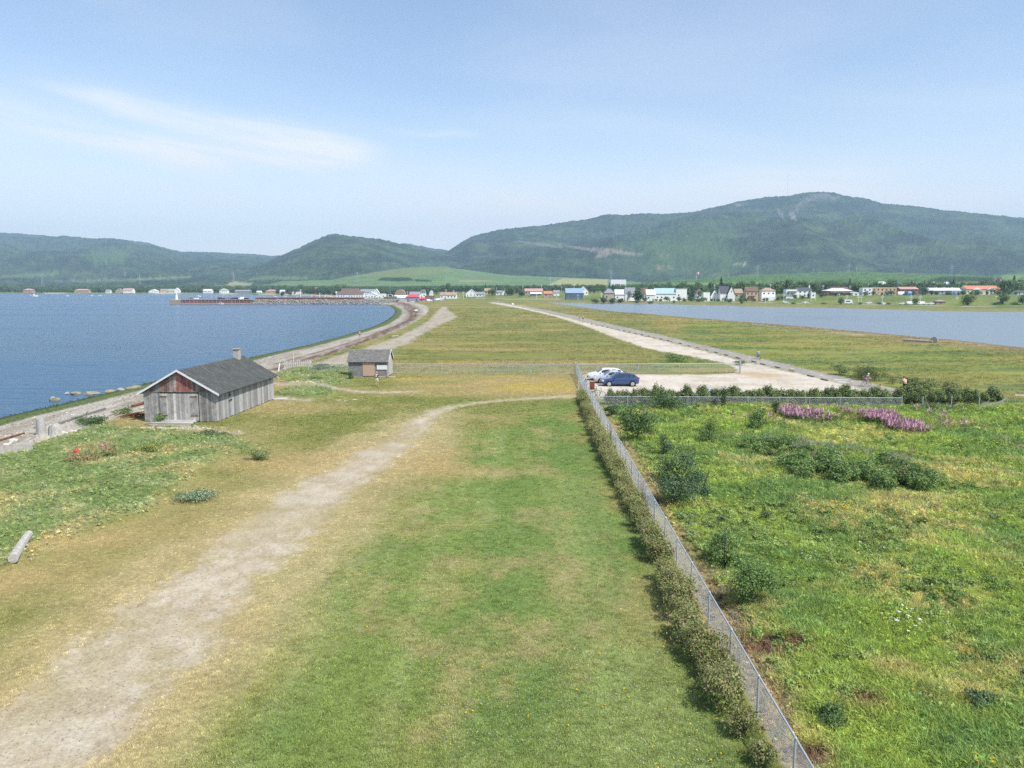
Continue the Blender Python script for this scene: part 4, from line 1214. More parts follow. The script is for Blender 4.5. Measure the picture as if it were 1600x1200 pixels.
def trees():
    # trees and bushes on the far shore of the lagoon, placed one by one: column, distance, height
    K = lambda a: a + str(random.randrange(3))
    for px, D, h, w, kind, label in (
            (998, 600, 12.5, 12, 'dark', 'tall dark round tree rising between the white houses across the lagoon'),
            (930, 590, 5.5, 8, 'broad', 'leftmost of the dark trees on the bank below the grey hipped house'),
            (943, 588, 6.5, 8, 'dark', 'second of the dark trees on the bank below the grey hipped house'),
            (957, 586, 5.5, 9, 'broad', 'third of the dark trees on the bank below the grey hipped house'),
            (970, 590, 4.5, 8, 'dark', 'rightmost of the dark trees on the bank below the grey hipped house'),
            (995, 586, 3.2, 6, 'bush', 'low bush on the bank under the tall dark round tree'),
            (1016, 575, 3.2, 7, 'bush', 'wide low bush on the bank below the turquoise roof'),
            (1053, 570, 3.4, 3, 'bush', 'narrow bush on the bank below the turquoise roof'),
            (1092, 572, 4.0, 7, 'broad', 'round bush on the bank below the small brown roofed house'),
            (1140, 560, 3.6, 6, 'bush', 'pale bush on the bank below the big white gable'),
            (1159, 520, 6.0, 4.5, 'light', 'slender light tree by the lagoon road left of the balconied house'),
            (1160, 596, 7.5, 6, 'broad', 'rounded tree left of the balconied house'),
            (1314, 482, 6.0, 5, 'tall', 'slim tree beside the white camper van'),
            (1344, 486, 2.2, 4, 'bush', 'low bush by the shore right of the camper van'),
            (1374, 484, 2.6, 4.5, 'bush', 'dark bush by the shore left of the parked white car'),
            (1388, 482, 2.0, 5, 'bush', 'flat dark bush among the parked cars'),
            (1430, 480, 6.2, 5, 'light', 'pale green young tree among the parked cars'),
            (1512, 470, 8.6, 10.5, 'broad', 'large spreading tree on the grass right of the orange kiosk'),
            (1567, 468, 9.2, 7.5, 'tall', 'tall tree below the orange roofed school'),
            (1598, 462, 8.0, 7, 'tall', 'tree cut by the right edge of the picture'),
            (1556, 466, 2.0, 8, 'bush', 'low bush left of the tall tree below the orange roofed school'),
            (1585, 462, 2.4, 6, 'bush', 'low bush right of the tall tree below the orange roofed school'),
            (1287, 500, 1.6, 6, 'bush', 'thin scrub by the lagoon left of the camper van'),
            (1240, 505, 1.6, 5, 'bush', 'thin scrub by the lagoon below the white two storey house')):
        x, y = at_dist(px, D); tree(K(kind), x, y, h, label, None, w, 'bush' if kind == 'bush' else 'tree', 'bush' if kind == 'bush' else 'tree')
    r = random.Random(4); KW = dict(broad='broad round tree', dark='dark dense tree', light='light green tree', tall='tall leafy tree', conifer='pointed dark conifer')
    # belt of garden trees behind the houses: right, centre, left
    g = 'garden trees behind the houses across the lagoon'
    for i in range(120):
        px = 985 + i * 5.3 + r.uniform(-5, 5)
        if 1345 < px < 1402 or 1445 < px < 1560: D = r.uniform(690, 760)
        else: D = r.uniform(618, 740)
        x, y = at_dist(px, D); k = r.choice(('broad', 'dark', 'light', 'tall', 'broad', 'conifer', 'light'))
        h = r.uniform(9.5, 15.0) * (1.1 if 1060 < px < 1170 or 1560 < px or 1200 < px < 1340 else .85)
        tree(k + str(r.randrange(3)), x, y, h, KW[k] + ' behind ' + nick(px), g)
    for i in range(54):
        px = 1000 + i * 11.3 + r.uniform(-5, 5); x, y = at_dist(px, r.uniform(588, 600))
        tree(r.choice(('light', 'bush', 'broad', 'dark')) + str(r.randrange(3)), x, y, r.uniform(3.0, 5.4), 'small garden tree or bush in front of ' + nick(px), 'garden bushes in front of the houses across the lagoon', None, 'bush', 'bush')
    g = 'trees between the houses at the head of the lagoon'
    for i in range(48):
        px = 700 + i * 6.5 + r.uniform(-4, 4); D = r.uniform(800, 1000); x, y = at_dist(px, D)
        k = r.choice(('broad', 'dark', 'tall', 'conifer', 'broad')); tree(k + str(r.randrange(3)), x, y, r.uniform(7, 12), KW[k] + ' near ' + nick(px), g)
    g = 'dark trees behind the harbour village'
    for i in range(58):
        px = 440 + i * 4.9 + r.uniform(-4, 4); D = r.uniform(900, 1150) if px > 590 else r.uniform(1150, 1350); x, y = at_dist(px, D)
        k = r.choice(('broad', 'dark', 'tall', 'dark')); tree(k + str(r.randrange(3)), x, y, r.uniform(8, 14) * (1 if 590 < px < 700 else .8), KW[k] + ' standing behind ' + nick(px), g)
    x, y = at_dist(700, 1000); tree('tall1', x, y, 17, 'tallest tree standing over the harbour village', None, 11)
    # far treelines that read as one mass
    def mass(name, label, px0, px1, D0, D1, n, h0, h1, shore=False):
        pr = [TREE[k][0][0] for k in ('broad0', 'broad1', 'dark0', 'dark1', 'tall0', 'tall2')]
        px = rng.uniform(px0, px1, n); D = rng.uniform(D0, D1, n) + (np.array([shore_dist(p) for p in px]) if shore else 0); x = (px - 800) / F * D * CP; hh = terrain(x, D)[0]
        s = rng.uniform(h0, h1, n) / 10
        scatter(name, pr, np.stack([x, D, hh - .5], -1), np.stack([0 * x, 0 * x, rng.uniform(0, 6, n)], -1), s, np.ones((n, 3)), label)
    mass('shore_woodland', 'dark woodland along the far shore of the bay', -500, 545, 105, 330, 1900, 8, 16, True)
    mass('village_woodland', 'dark line of woods between the village and the farm hill', 560, 1050, 1050, 1180, 600, 6, 10)
    mass('garden_woodland', 'thick greenery behind the gardens across the lagoon', 985, 1660, 655, 770, 330, 8, 13)
    mass('plateau_woodland', 'tree line between the houses and the wooded plateau', 940, 1900, 760, 960, 900, 5.5, 9)


# ---------------------------------------------------------------- built things
def pm(name, rgb, rough=.7, **k):
    if name not in M: M[name] = mat(name, rgb, rough, **k)
    return M[name]


wood = lambda nm, c, v=.25: pm(nm, c, .95, var=[(2, v), (7, v * .8), (38, .25)], bump=[(30, .5, .01)], rnd=.34)
M['wood_front'] = wood('weathered_grey_boards', (.27, .26, .245), .32)
M['wood_side'] = wood('silvery_grey_boards', (.33, .325, .32), .14)
M['wood_pale'] = wood('pale_door_boards', (.44, .42, .39), .2)
M['wood_red'] = wood('faded_red_boards', (.25, .15, .135), .35)
M['wood_redb'] = wood('red_paint_remnants', (.29, .125, .105), .35)
M['shingle'] = pm('dark_roof_shingles', (.085, .09, .085), .95, var=[(1.2, .2), (9, .3), (40, .35)], rnd=.1)
M['shingle2'] = pm('grey_cedar_shingles', (.17, .165, .155), .95, var=[(3, .3), (25, .3)])
M['white'] = pm('white_paint', (.72, .73, .74), .6, var=[(8, .06)])
M['galv'] = pm('galvanised_steel', (.46, .49, .53), .5, metal=.35, spec=.5)
M['wire'] = pm('galvanised_wire', (.50, .53, .55), .55, metal=.2, spec=.5)
M['dark'] = pm('dark_opening', (.02, .02, .022), .8)
M['stone'] = pm('pale_stone', (.34, .31, .27), .95, var=[(4, .3)], bump=[(6, .5, .05)])
M['drift'] = pm('bleached_driftwood', (.40, .38, .35), .95, var=[(6, .25)], bump=[(20, .4, .02)])
M['rust'] = pm('rusty_iron', (.17, .075, .045), .95, var=[(9, .4)])
M['glass'] = pm('window_glass', (.03, .04, .05), .1, spec=.8)
M['tyre'] = pm('tyre_rubber', (.02, .02, .02), .9)
M['rim'] = pm('wheel_alloy', (.55, .56, .58), .35, metal=.6)
M['chrome'] = pm('lamp_lens', (.7, .7, .7), .15, spec=.8)
M['taillamp'] = pm('red_lamp_lens', (.4, .02, .02), .2, spec=.6)
M['skin'] = pm('skin', (.55, .33, .23), .6)


def boathouse():
    p0, p1, p2 = W(339, 659), W(232.5, 656), W(427, 623)
    w, L = 6.35, 13.3; ang = math.pi - .050
    o = thing('boathouse', 'long weathered grey board boathouse with dark shingle roof, white bargeboards and a reddish gable', 'boathouse', (p0[0], p0[1], tz(*p0) - .02))
    # local frame: x along the front towards the sea, y towards the back (left handed axes avoided by mirroring x)
    o.rotation_euler = (0, 0, ang - math.pi)           # +X points away from the sea, front spans x in [-w, 0]
    hw, hr = 2.62, 4.45
    top = lambda x: hw + (hr - hw) * (1 - abs(x + w / 2) / (w / 2))
    b = MB(); b.prism([(-w + .04, .12), (-.04, .12), (-.04, hw - .06), (-w / 2, hr - .12), (-w + .04, hw - .06)], .05, L - .05)
    b.build('frame', M['dark'], o)
    # front boards (lower wall), joints left open by 1 cm
    def board(x0, x1, z0, z1, y0, y1, m, slope=True):
        bb = MB()
        if slope: bb.add([(x0, y0, z0), (x1, y0, z0), (x1, y1, z0), (x0, y1, z0), (x0, y0, min(z1, top(x0) - .05)), (x1, y0, min(z1, top(x1) - .05)), (x1, y1, min(z1, top(x1) - .05)), (x0, y1, min(z1, top(x0) - .05))],
                         [(0, 3, 2, 1), (4, 5, 6, 7), (0, 1, 5, 4), (1, 2, 6, 5), (2, 3, 7, 6), (3, 0, 4, 7)])
        else: bb.box(x0, x1, y0, y1, z0, z1)
        return bb.build('board', m, o)
    r = random.Random(3)
    nb = 30; bw = w / nb
    for i in range(nb):
        x0 = -w + i * bw; xm = x0 + bw / 2
        if -4.95 < xm < -1.52: pass
        else: board(x0 + .008, x0 + bw - .008, r.uniform(.02, .1), hw + .02, -.03 - r.uniform(0, .012), .04, M['wood_front'])
        mm = M['wood_redb'] if -3.4 < xm < -2.2 else M['wood_red'] if r.random() < .75 else M['wood_front']
        board(x0 + .006, x0 + bw - .006, hw + .04, 9, -.055 - r.uniform(0, .012), .03, mm)
    MB().box(-w, 0, -.075, -.03, hw - .0, hw + .07).build('beam', M['wood_front'], o)
    # double door of pale upright boards with battens
    for s, (x0, x1) in enumerate(((-4.93, -3.25), (-3.23, -1.55))):
        d = MB().box(x0, x1, -.045, -.01, .14, hw - .14).build('door', M['wood_pale'], o)
        n = 7
        for i in range(n):
            a = x0 + (x1 - x0) * i / n; MB().box(a + .008, a + (x1 - x0) / n - .008, -.075 - r.uniform(0, .008), -.046, .14, hw - .12).build('board', M['wood_pale'], d)
        xx = (x0 + .04, x0 + .66) if s == 0 else (x1 - .66, x1 - .04)
        for z in (.55, hw - .42): MB().box(xx[0], xx[1], -.11, -.086, z, z + .09).build('hinge', M['rust'], d)
        MB().box(xx[0] if s == 0 else x1 - .62, (x0 + .62) if s == 0 else x1 - .06, -.1, -.0845, .75, hw - .5).build('patch_panel', M['wood_front'], d)
    # long side facing the lawn
    ns = 34; q = L / ns
    for i in range(ns):
        y0 = i * q; zb = r.uniform(.04, .12)
        MB().box(0.0, .03 + r.uniform(0, .014), y0 + .007, y0 + q - .007, zb, hw - .12).build('board', M['wood_side'], o)
        if i % 2 == 0: MB().box(-w - .03, -w, y0 + .007, y0 + 2 * q - .007, zb, hw - .12).build('board', M['wood_side'], o)
    for i in range(18): x0 = -w + i * w / 18; board(x0 + .007, x0 + w / 18 - .007, .08, 9, L - .04, L + .02, M['wood_side'])
    MB().box(-w, .02, L - .04, L + .02, hw - .3, hw - .28).build('sill_beam', M['wood_side'], o)
    for yy, zz, sz in ((2.55, 2.20, .2), (2.55, 1.92, .17), (12.2, 2.12, .3)):
        MB().box(.044, .05, yy, yy + .36, zz, zz + sz).build('vent', M['dark'], o)
    sh = MB().box(.046, .075, 2.35, 3.15, 1.45, 1.78).build('hatch', M['wood_front'], o); MB().box(.076, .08, 2.4, 3.1, 1.5, 1.6).build('slot', M['dark'], sh)
    # roof: two slopes, courses of separate shingles stepping down
    ov, og = .42, .30
    k = (hr - hw) / (w / 2)
    for s in (1, -1):
        b = MB()
        xe = w / 2 + ov; c = -w / 2
        zt, ze = hr + .02, hr - k * xe + .02
        P = [(c, zt), (c + s * xe, ze), (c + s * xe, ze + .07), (c, zt + .07)]
        b.prism(P, -og, L + og)
        rf = b.build('roof', M['shingle'], o)
        b = MB(); nrow = 24; r2 = random.Random(9 + s)
        for j in range(nrow):
            a0, a1 = j / nrow * xe, (j + 1.12) / nrow * xe
            y = -og - .02 - r2.random() * .2
            while y < L + og:
                ww = r2.uniform(.18, .42); t = .02 + r2.uniform(0, .03); y1 = min(y + ww - .012, L + og + .02); y0 = max(y, -og - .02)
                if y1 > y0 + .02:
                    za0, za1 = zt + .074 - k * a0, zt + .078 - k * a1
                    b.add([(c + s * a0, y0, za0), (c + s * a0, y1, za0), (c + s * a1, y1, za1 + t), (c + s * a1, y0, za1 + t), (c + s * a1, y1, za1 - .03), (c + s * a1, y0, za1 - .03)],
                          [(0, 1, 2, 3), (3, 2, 4, 5)])
                y += ww
        tag(b.build('shingles', M['shingle'], rf), kind='stuff')
        # white bargeboard along the front gable
        b = MB(); n0 = -og - .04
        b.add([(c, n0, zt + .13), (c + s * (xe + .02), n0, ze + .13), (c + s * (xe + .02), n0, ze - .05), (c, n0, zt - .05),
               (c, n0 + .035, zt + .13), (c + s * (xe + .02), n0 + .035, ze + .13), (c + s * (xe + .02), n0 + .035, ze - .05), (c, n0 + .035, zt - .05)],
              [(0, 1, 2, 3), (7, 6, 5, 4), (0, 4, 5, 1), (1, 5, 6, 2), (2, 6, 7, 3), (3, 7, 4, 0)])
        b.build('bargeboard', M['white'], o)
    ch = MB().box(-w / 2 - .1, -w / 2 + .45, L - 1.9, L - 1.35, hr - .8, hr + .9).build('chimney', pm('chimney_render', (.42, .39, .36), .9, var=[(6, .15)]), o)
    MB().box(-w / 2 - .17, -w / 2 + .52, L - 1.97, L - 1.28, hr + .902, hr + 1.0).build('cap', M['stone'], ch)
    # ramp of loose planks and side step at the back
    for i in range(7):
        y = -.25 - i * .27; z = .16 - i * .02
        pl = MB().box(-4.9 + r.uniform(-.5, .1) - i * .06, -1.75 + r.uniform(-.1, .2) + i * .02, -.12, .12, -.03, .03).build('plank', M['wood_pale'], o, (0, y, z))
        pl.rotation_euler = (R(-4) + r.uniform(-.03, .03), r.uniform(-.01, .01), r.uniform(-.05, .05))
    for x in (-4.6, -3.2, -1.9): MB().box(x, x + .1, -2.0, -.1, -.1, .09).build('joist', M['wood_front'], o)
    MB().box(.05, 1.3, L - .5, L + .6, -.02, .1).build('step', M['wood_pale'], o)


def small_shed():
    p0, p1 = W(545, 589.5), W(606, 589.5)
    w = math.dist(p0, p1); ang = -.01; dp = 3.6
    o = thing('shed', 'small grey shingled shed with a boarded peach door and a blank white panel', 'shed', (p0[0], p0[1], tz(*p0)), ang)
    hw, hr = 2.15, 3.45
    MB().prism([(0, .15), (dp, .15), (dp, hw), (dp / 2, hr - .1), (0, hw)], .02, w - .02, 'x').build('wall', M['wood_front'], o)
    r = random.Random(5)
    # wall shingles
    b = MB(); z = .15
    while z < hw - .02:
        x = -.02
        while x < w:
            ww = r.uniform(.1, .2); x1 = min(x + ww - .008, w + .02); t = r.uniform(.012, .03)
            if not (1.86 < (x + x1) / 2 < 3.35):
                b.add([(x, -.005, z + .16), (x1, -.005, z + .16), (x1, -.005 - t, z), (x, -.005 - t, z), (x, 0, z), (x1, 0, z)], [(0, 1, 2, 3), (3, 2, 5, 4)])
            x += ww
        z += .125
    tag(b.build('wall_shingles', pm('grey_wall_shingles', (.22, .215, .205), .95, var=[(2.5, .3), (25, .3)]), o), kind='stuff')
    k = (hr - hw) / (dp / 2); ov = .22
    for s in (1, -1):
        b = MB(); c = dp / 2; xe = dp / 2 + ov
        # slope in the y/z plane, running along x
        b.prism([(c, hr), (c + s * xe, hr - k * xe), (c + s * xe, hr - k * xe + .06), (c, hr + .06)], -.14, w + .16, 'x')
        rf = b.build('roof', M['shingle2'], o)
        b = MB(); n = 17
        for j in range(n):
            a0, a1 = j / n * xe, (j + 1.15) / n * xe; x = -.18
            while x < w + .16:
                ww = r.uniform(.12, .24); t = r.uniform(.012, .045); x1 = min(x + ww - .01, w + .2)
                z0, z1 = hr + .064 - k * a0, hr + .068 - k * a1
                b.add([(x, c + s * a0, z0), (x1, c + s * a0, z0), (x1, c + s * a1, z1 + t), (x, c + s * a1, z1 + t), (x, c + s * a1, z1 - .03), (x1, c + s * a1, z1 - .03)], [(0, 1, 2, 3), (3, 2, 5, 4)])
                x += ww
        tag(b.build('shingles', M['shingle2'], rf), kind='stuff')
        zz = lambda a: hr + .06 - k * a
        b = MB(); b.add([(w + .19, c, zz(0) + .06), (w + .19, c + s * xe, zz(xe) + .06), (w + .19, c + s * xe, zz(xe) - .1), (w + .19, c, zz(0) - .1),
                         (w + .22, c, zz(0) + .06), (w + .22, c + s * xe, zz(xe) + .06), (w + .22, c + s * xe, zz(xe) - .1), (w + .22, c, zz(0) - .1)],
                        [(0, 1, 2, 3), (7, 6, 5, 4), (0, 4, 5, 1), (1, 5, 6, 2), (2, 6, 7, 3), (3, 7, 4, 0)])
        b.build('bargeboard', M['white'], o)
    n = 12
    for i in range(n):
        y0 = i * dp / n; zt = min(hw + k * min(y0, dp - y0 - dp / n) , hr) - .05
        MB().box(w, w + .03, y0 + .006, y0 + dp / n - .006, .2, zt).build('board', M['wood_pale'], o)
    MB().box(w - .14, w + .045, -.06, -.0, .12, 1.95).build('corner_board', M['wood_pale'], o)
    MB().box(1.84, 3.36, -.075, -.03, .24, 1.93).build('door', pm('peach_plywood', (.50, .335, .25), .7, var=[(3, .05)]), o, None)
    MB().box(1.78, 3.42, -.02, .0, .2, 1.98).build('door_frame', M['wood_front'], o)
    MB().box(3.66, 4.98, -.085, -.05, 1.06, 1.62).build('panel', M['white'], o)
    MB().box(-.1, w + .1, -.02, .25, -.02, .16).build('sill', M['wood_front'], o)
    MB().box(3.5, 4.7, -.3, -.04, .06, .16).build('bench_board', M['wood_pale'], o)
    MB().box(w + .1, w + .95, -.1, .5, .0, .1).build('step', M['wood_pale'], o)


# ---------------------------------------------------------------- chain link fences
WIRES = {}


def wire_panel(Lw, h, sp=.055, rad=.0026):
    key = (round(Lw, 2), round(h, 2), round(sp, 3), rad)
    if key in WIRES: return WIRES[key]
    V = []; Fc = []
    n = int((Lw + h) / sp)
    for s in (1, -1):
        for i in range(-int(h / sp) - 1, int(Lw / sp) + 1):
            x0 = i * sp; a, c = x0, x0 + h
            lo, hi = max(a, 0), min(c, Lw)
            if hi - lo < .02: continue
            z0, z1 = lo - a, hi - a
            if s < 0: z0, z1 = h - z0, h - z1
            yy = .004 * s; b = len(V)
            dx, dz = (1, 1 if s > 0 else -1); nx, nz = -dz * .7071 * rad, dx * .7071 * rad
            for (x, z) in ((lo, z0), (hi, z1)):
                V += [(x + nx, yy - rad * .5, z + nz), (x - nx, yy - rad * .5, z - nz), (x, yy + rad, z)]
            Fc += [(b, b + 1, b + 4, b + 3), (b + 1, b + 2, b + 5, b + 4), (b + 2, b, b + 3, b + 5)]
    me = np_mesh('chain_link', V, Fc, M['wire']); WIRES[key] = me
    return me


def fence(label, pts, h, step=3.05, rail=.024, post=.03, sp=.075, rad=.0032, group=None, corner=1.15, net=True, bottom=False):
    o = thing('chain_link_fence', label, 'fence', (pts[0][0], pts[0][1], tz(*pts[0])), 0, group)
    ox, oy, oz = o.location
    for j in range(len(pts) - 1):
        a, c = pts[j], pts[j + 1]; L = math.dist(a, c); n = max(1, round(L / step)); st = L / n; ang = math.atan2(c[1] - a[1], c[0] - a[0])
        for i in range(n + 1):
            x, y = a[0] + (c[0] - a[0]) * i / n, a[1] + (c[1] - a[1]) * i / n
            if i == n and j < len(pts) - 2: continue
            big = i in (0, n)
            pp = MB().tube((0, 0, -.1), (0, 0, h * (corner if big and i in (0, n) else 1.0)), post * (1.4 if big else 1), None, 8).build('post', M['galv'], o, (x - ox, y - oy, 0))
            pp.rotation_euler = (R(random.gauss(0, .5)), R(random.gauss(0, .5)), 0)
            MB().tube((0, 0, h * (corner if big else 1)), (0, 0, h * (corner if big else 1) + .05), post * 1.5, .01, 8).build('post_cap', M['galv'], pp)
        MB().tube((0, 0, 0), (L, 0, 0), rail, None, 8).build('top_rail', M['galv'], o, (a[0] - ox, a[1] - oy, h), (0, 0, ang))
        if bottom: MB().tube((0, 0, 0), (L, 0, 0), rail * .5, None, 6).build('bottom_rail', M['galv'], o, (a[0] - ox, a[1] - oy, .06), (0, 0, ang))
        if net:
            me = wire_panel(st - .06, h - .08, sp, rad)
            for i in range(n):
                x, y = a[0] + (c[0] - a[0]) * i / n, a[1] + (c[1] - a[1]) * i / n
                tag(link('chain_link', me, o, (x - ox + math.cos(ang) * .03, y - oy + math.sin(ang) * .03, .04), (0, 0, ang)), kind='stuff')
    return o


def fences():
    fx = FENCE_X
    fence('long chain link fence running away from the viewer along the hedge', [(fx(13.2), 13.2), (fx(79.5), 79.5)], 1.17, 2.75, rad=.0022, sp=.07)
    fence('far end of the long chain link fence, past the gate post by the parked cars', [(fx(79.9), 79.9), (8.6, 98.6)], 1.3, 2.75, rad=.0025, sp=.052)
    fence('cross fence from the left bank to the corner behind the parked cars', [W(482, 583), (8.5, 98.75)], 1.3, 3.1, rad=.003, sp=.085, rail=.035, post=.035, bottom=True)
    fence('cross fence on the far side of the parking lot ending at the gravel road', [(8.75, 98.8), (31.0, 100.1)], 1.3, 2.95, rad=.003, sp=.085, rail=.035, post=.035)
    fence('chain link fence between the meadow and the parking lot hedge', [(8.35, 71.5), (37.6, 70.5)], 1.0, 3.0, rad=.004, sp=.075, rail=.03, post=.032)
    fence('short return of chain link at the lot gate, on the lawn side', [W(903, 612), (8.05, 81.4)], 1.15, 1.1, rad=.004, sp=.075, rail=.03)
    # posts that lost their wire, one sagging length, one far rail
    g = 'bare fence posts right of the lot fence'
    for i, px in enumerate((1441, 1486)):
        x, y = W(px, 637); o = thing('fence_post', 'bare grey fence post standing before the hedge, without wire', 'fence post', (x, y, tz(x, y)), 0, g)
        MB().tube((0, 0, -.1), (0, 0, 1.0), .045, None, 8).build('shaft', M['galv'], o); MB().tube((0, 0, 1.0), (0, 0, 1.05), .06, .02, 8).build('cap', M['galv'], o)
    a, c = W(1529, 638), W(1573, 635)
    o = thing('chain_link_fence', 'sagging length of chain link fence right of the bare posts', 'fence', (a[0], a[1], tz(*a)))
    for k, (x, y) in enumerate((a, c)): MB().tube((0, 0, -.1), (0, 0, 1.0), .05 if k == 0 else .035, None, 8).build('post', M['galv'], o, (x - a[0], y - a[1], 0))
    V = []; L = math.dist(a, c); n = 26; b = MB()
    for s in (1, -1):
        for i in range(n * 2):
            x0 = i * L / n / 2 - .4
            f = lambda x, z: (x, 0.02 * s * 0, z * (1 - .55 * math.sin(math.pi * min(max(x / L, 0), 1)) ** .8))
            z0, z1 = (0, .85) if s > 0 else (.85, 0); x1 = x0 + .85
            if x0 < 0 or x1 > L: continue
            b.tube(f(x0, z0), f(x1, z1), .005, None, 3, False)
    ne = b.build('chain_link', M['wire'], o, (0, 0, .05), (0, 0, math.atan2(c[1] - a[1], c[0] - a[0]))); tag(ne, kind='stuff')
    a, c = W(1584, 633), W(1680, 634)
    o = thing('fence_rail', 'white rail starting at the right edge beyond the sagging wire', 'rail', (a[0], a[1], tz(*a)))
    MB().tube((0, 0, .95), (c[0] - a[0], c[1] - a[1], .95), .04, None, 8).build('rail', M['white'], o)
    for t in (0.02, .5, 1): MB().tube(((c[0] - a[0]) * t, (c[1] - a[1]) * t, -.1), ((c[0] - a[0]) * t, (c[1] - a[1]) * t, .95), .035, None, 8).build('post', M['galv'], o)
    # tall gate post at the lot and the gate standing at the road
    x, y = fx(79.7), 79.7
    o = thing('gate_post', 'dark tall gate post in the long fence beside the parked cars', 'post', (x, y, tz(x, y)))
    MB().tube((0, 0, -.1), (0, 0, 1.55), .05, None, 10).build('shaft', pm('dark_blue_steel', (.12, .15, .2), .5), o); MB().tube((0, 0, 1.55), (0, 0, 1.62), .06, .03, 10).build('cap', M['galv'], o)
    x, y = W(1157, 583)
    o = thing('gate', 'narrow chain link gate standing open at the road end of the lot fence', 'gate', (x, y, tz(x, y)), R(80))
    for xx in (0, .95): MB().tube((xx, 0, -.05), (xx, 0, 1.75), .045, None, 8).build('post', M['galv'], o)
    for z in (.15, 1.7): MB().tube((0, 0, z), (.95, 0, z), .03, None, 8).build('rail', M['galv'], o)
    tag(link('chain_link', wire_panel(.9, 1.5, .06, .004), o, (.03, 0, .17)), kind='stuff')


# ---------------------------------------------------------------- vehicles
def car(label, x, y, rz, paint, L=4.35, Wd=1.76, Ht=1.5, kind='hatch', cat='car', name='car', group=None, far=False, rack=False):
    """front of the car at -x"""
    o = thing(name, label, cat, (x, y, tz(x, y)), rz, group)
    if kind == 'hatch':
        prof = [(0, .52, .62), (.10, .66, .72), (.35, .80, .84), (1.02, .93, .97), (1.10, .94, 1.0), (1.75, .97, 1.42), (2.1, .98, 1.50), (3.2, 1.0, 1.49), (3.75, 1.02, 1.38), (4.1, 1.02, 1.12), (4.27, .96, 1.0), (4.35, .80, .84)]
    elif kind == 'sedan':
        prof = [(0, .50, .56), (.12, .66, .70), (.4, .76, .80), (1.15, .88, .92), (1.25, .90, .96), (1.95, .93, 1.36), (2.3, .94, 1.42), (2.9, .95, 1.41), (3.5, .97, 1.14), (3.75, .97, 1.02), (4.2, .95, .98), (4.35, .80, .84)]
    elif kind == 'suv':
        prof = [(0, .62, .74), (.1, .78, .86), (.35, .95, 1.0), (1.0, 1.06, 1.1), (1.1, 1.07, 1.14), (1.65, 1.1, 1.6), (2.0, 1.11, 1.68), (3.7, 1.12, 1.67), (4.05, 1.12, 1.5), (4.25, 1.1, 1.16), (4.32, 1.05, 1.06), (4.35, .8, .84)]
    else:
        prof = [(0, .6, .8), (.08, .9, 1.0), (.4, 1.05, 1.2), (.9, 1.15, 1.85), (1.2, 1.2, 2.0), (2.0, 1.2, 2.05), (3.6, 1.2, 2.05), (4.2, 1.2, 2.02), (4.3, 1.2, 1.9), (4.35, 1.0, 1.1)]
    s = L / 4.35; sz = Ht / (1.5 if kind == 'hatch' else 1.42 if kind == 'sedan' else 1.68 if kind == 'suv' else 2.05)
    P = [(a * s, bz * sz, c * sz) for a, bz, c in prof]

    def at(u):  # belt and roof height at station u
        return np.interp(u, [p[0] for p in P], [p[1] for p in P]), np.interp(u, [p[0] for p in P], [p[2] for p in P])

    def section(u):
        bt, rf = at(u); e = min(u, L - u); w = Wd / 2 * (1 - .30 * math.exp(-e / .14) - .05 * math.exp(-e / .6))
        zb = .22 + .12 * math.exp(-min(u, L - u) / .25); g = max(rf - bt, 0)
        wr = w * (1 - .34 * min(g / .5, 1) * .72)
        return [(0, zb), (w * .8, zb), (w * .97, zb + .10), (w, (zb + bt) / 2), (w * .985, bt - .05), (w * .95, bt), (wr * 1.0 + (w * .95 - wr) * .08, bt + g * .86), (wr * .80, rf - .0 + 0), (0, rf + .02)]
    us = sorted(set([p[0] for p in P] + list(np.linspace(0, L, 26))))
    V = []; Fc = []
    for u in us:
        sec = section(u); V += [(u, y_, z_) for y_, z_ in sec] + [(u, -y_, z_) for y_, z_ in sec[-2:0:-1]]
    k = 16
    for i in range(len(us) - 1):
        for j in range(k): Fc.append((i * k + j, i * k + (j + 1) % k, (i + 1) * k + (j + 1) % k, (i + 1) * k + j))
    Fc += [tuple(range(k)), tuple(reversed(range((len(us) - 1) * k, len(us) * k)))]
    b = MB(); b.add(V, Fc); bd = b.build('body', paint, o, (-L / 2, 0, 0), smooth=True)
    m = bd.modifiers.new('edge', 'EDGE_SPLIT'); m.split_angle = R(38)
    # glass: side windows, windscreen, rear window, lying 6 mm proud of the shell
    def win(u0, u1, nm, split):
        for sd in (1, -1):
            for (a, c) in split:
                b = MB(); ptsl = []
                q = np.linspace(a, c, 5)
                vs = []
                for u in q:
                    sec = section(u); y5, z5 = sec[5]; y6, z6 = sec[6]
                    vs += [(u, sd * (y5 * .93 + y6 * .07 + .008), z5 * .93 + z6 * .07), (u, sd * (y5 * .06 + y6 * .94 + .010), z5 * .06 + z6 * .94)]
                b.add(vs, [(2 * i, 2 * i + 2, 2 * i + 3, 2 * i + 1) for i in range(4)]); b.build('window', M['glass'], o, (-L / 2, 0, 0))
    i0 = 4 if kind != 'van' else 3
    uA, uB = P[i0][0] + .35 * s, (P[-3][0] - .12 * s if kind in ('hatch', 'suv') else P[8][0] - .1 if kind == 'sedan' else 1.9)
    mid = (uA + uB) / 2
    if kind in ('hatch', 'suv'): win(uA, uB, 'w', [(uA + .1, mid - .06), (mid + .04, uB - .62), (uB - .52, uB - .12)])
    elif kind == 'sedan': win(uA, uB, 'w', [(uA + .1, mid - .05), (mid + .05, uB - .08)])
    else: win(uA, uB, 'w', [(1.0, 1.8)])
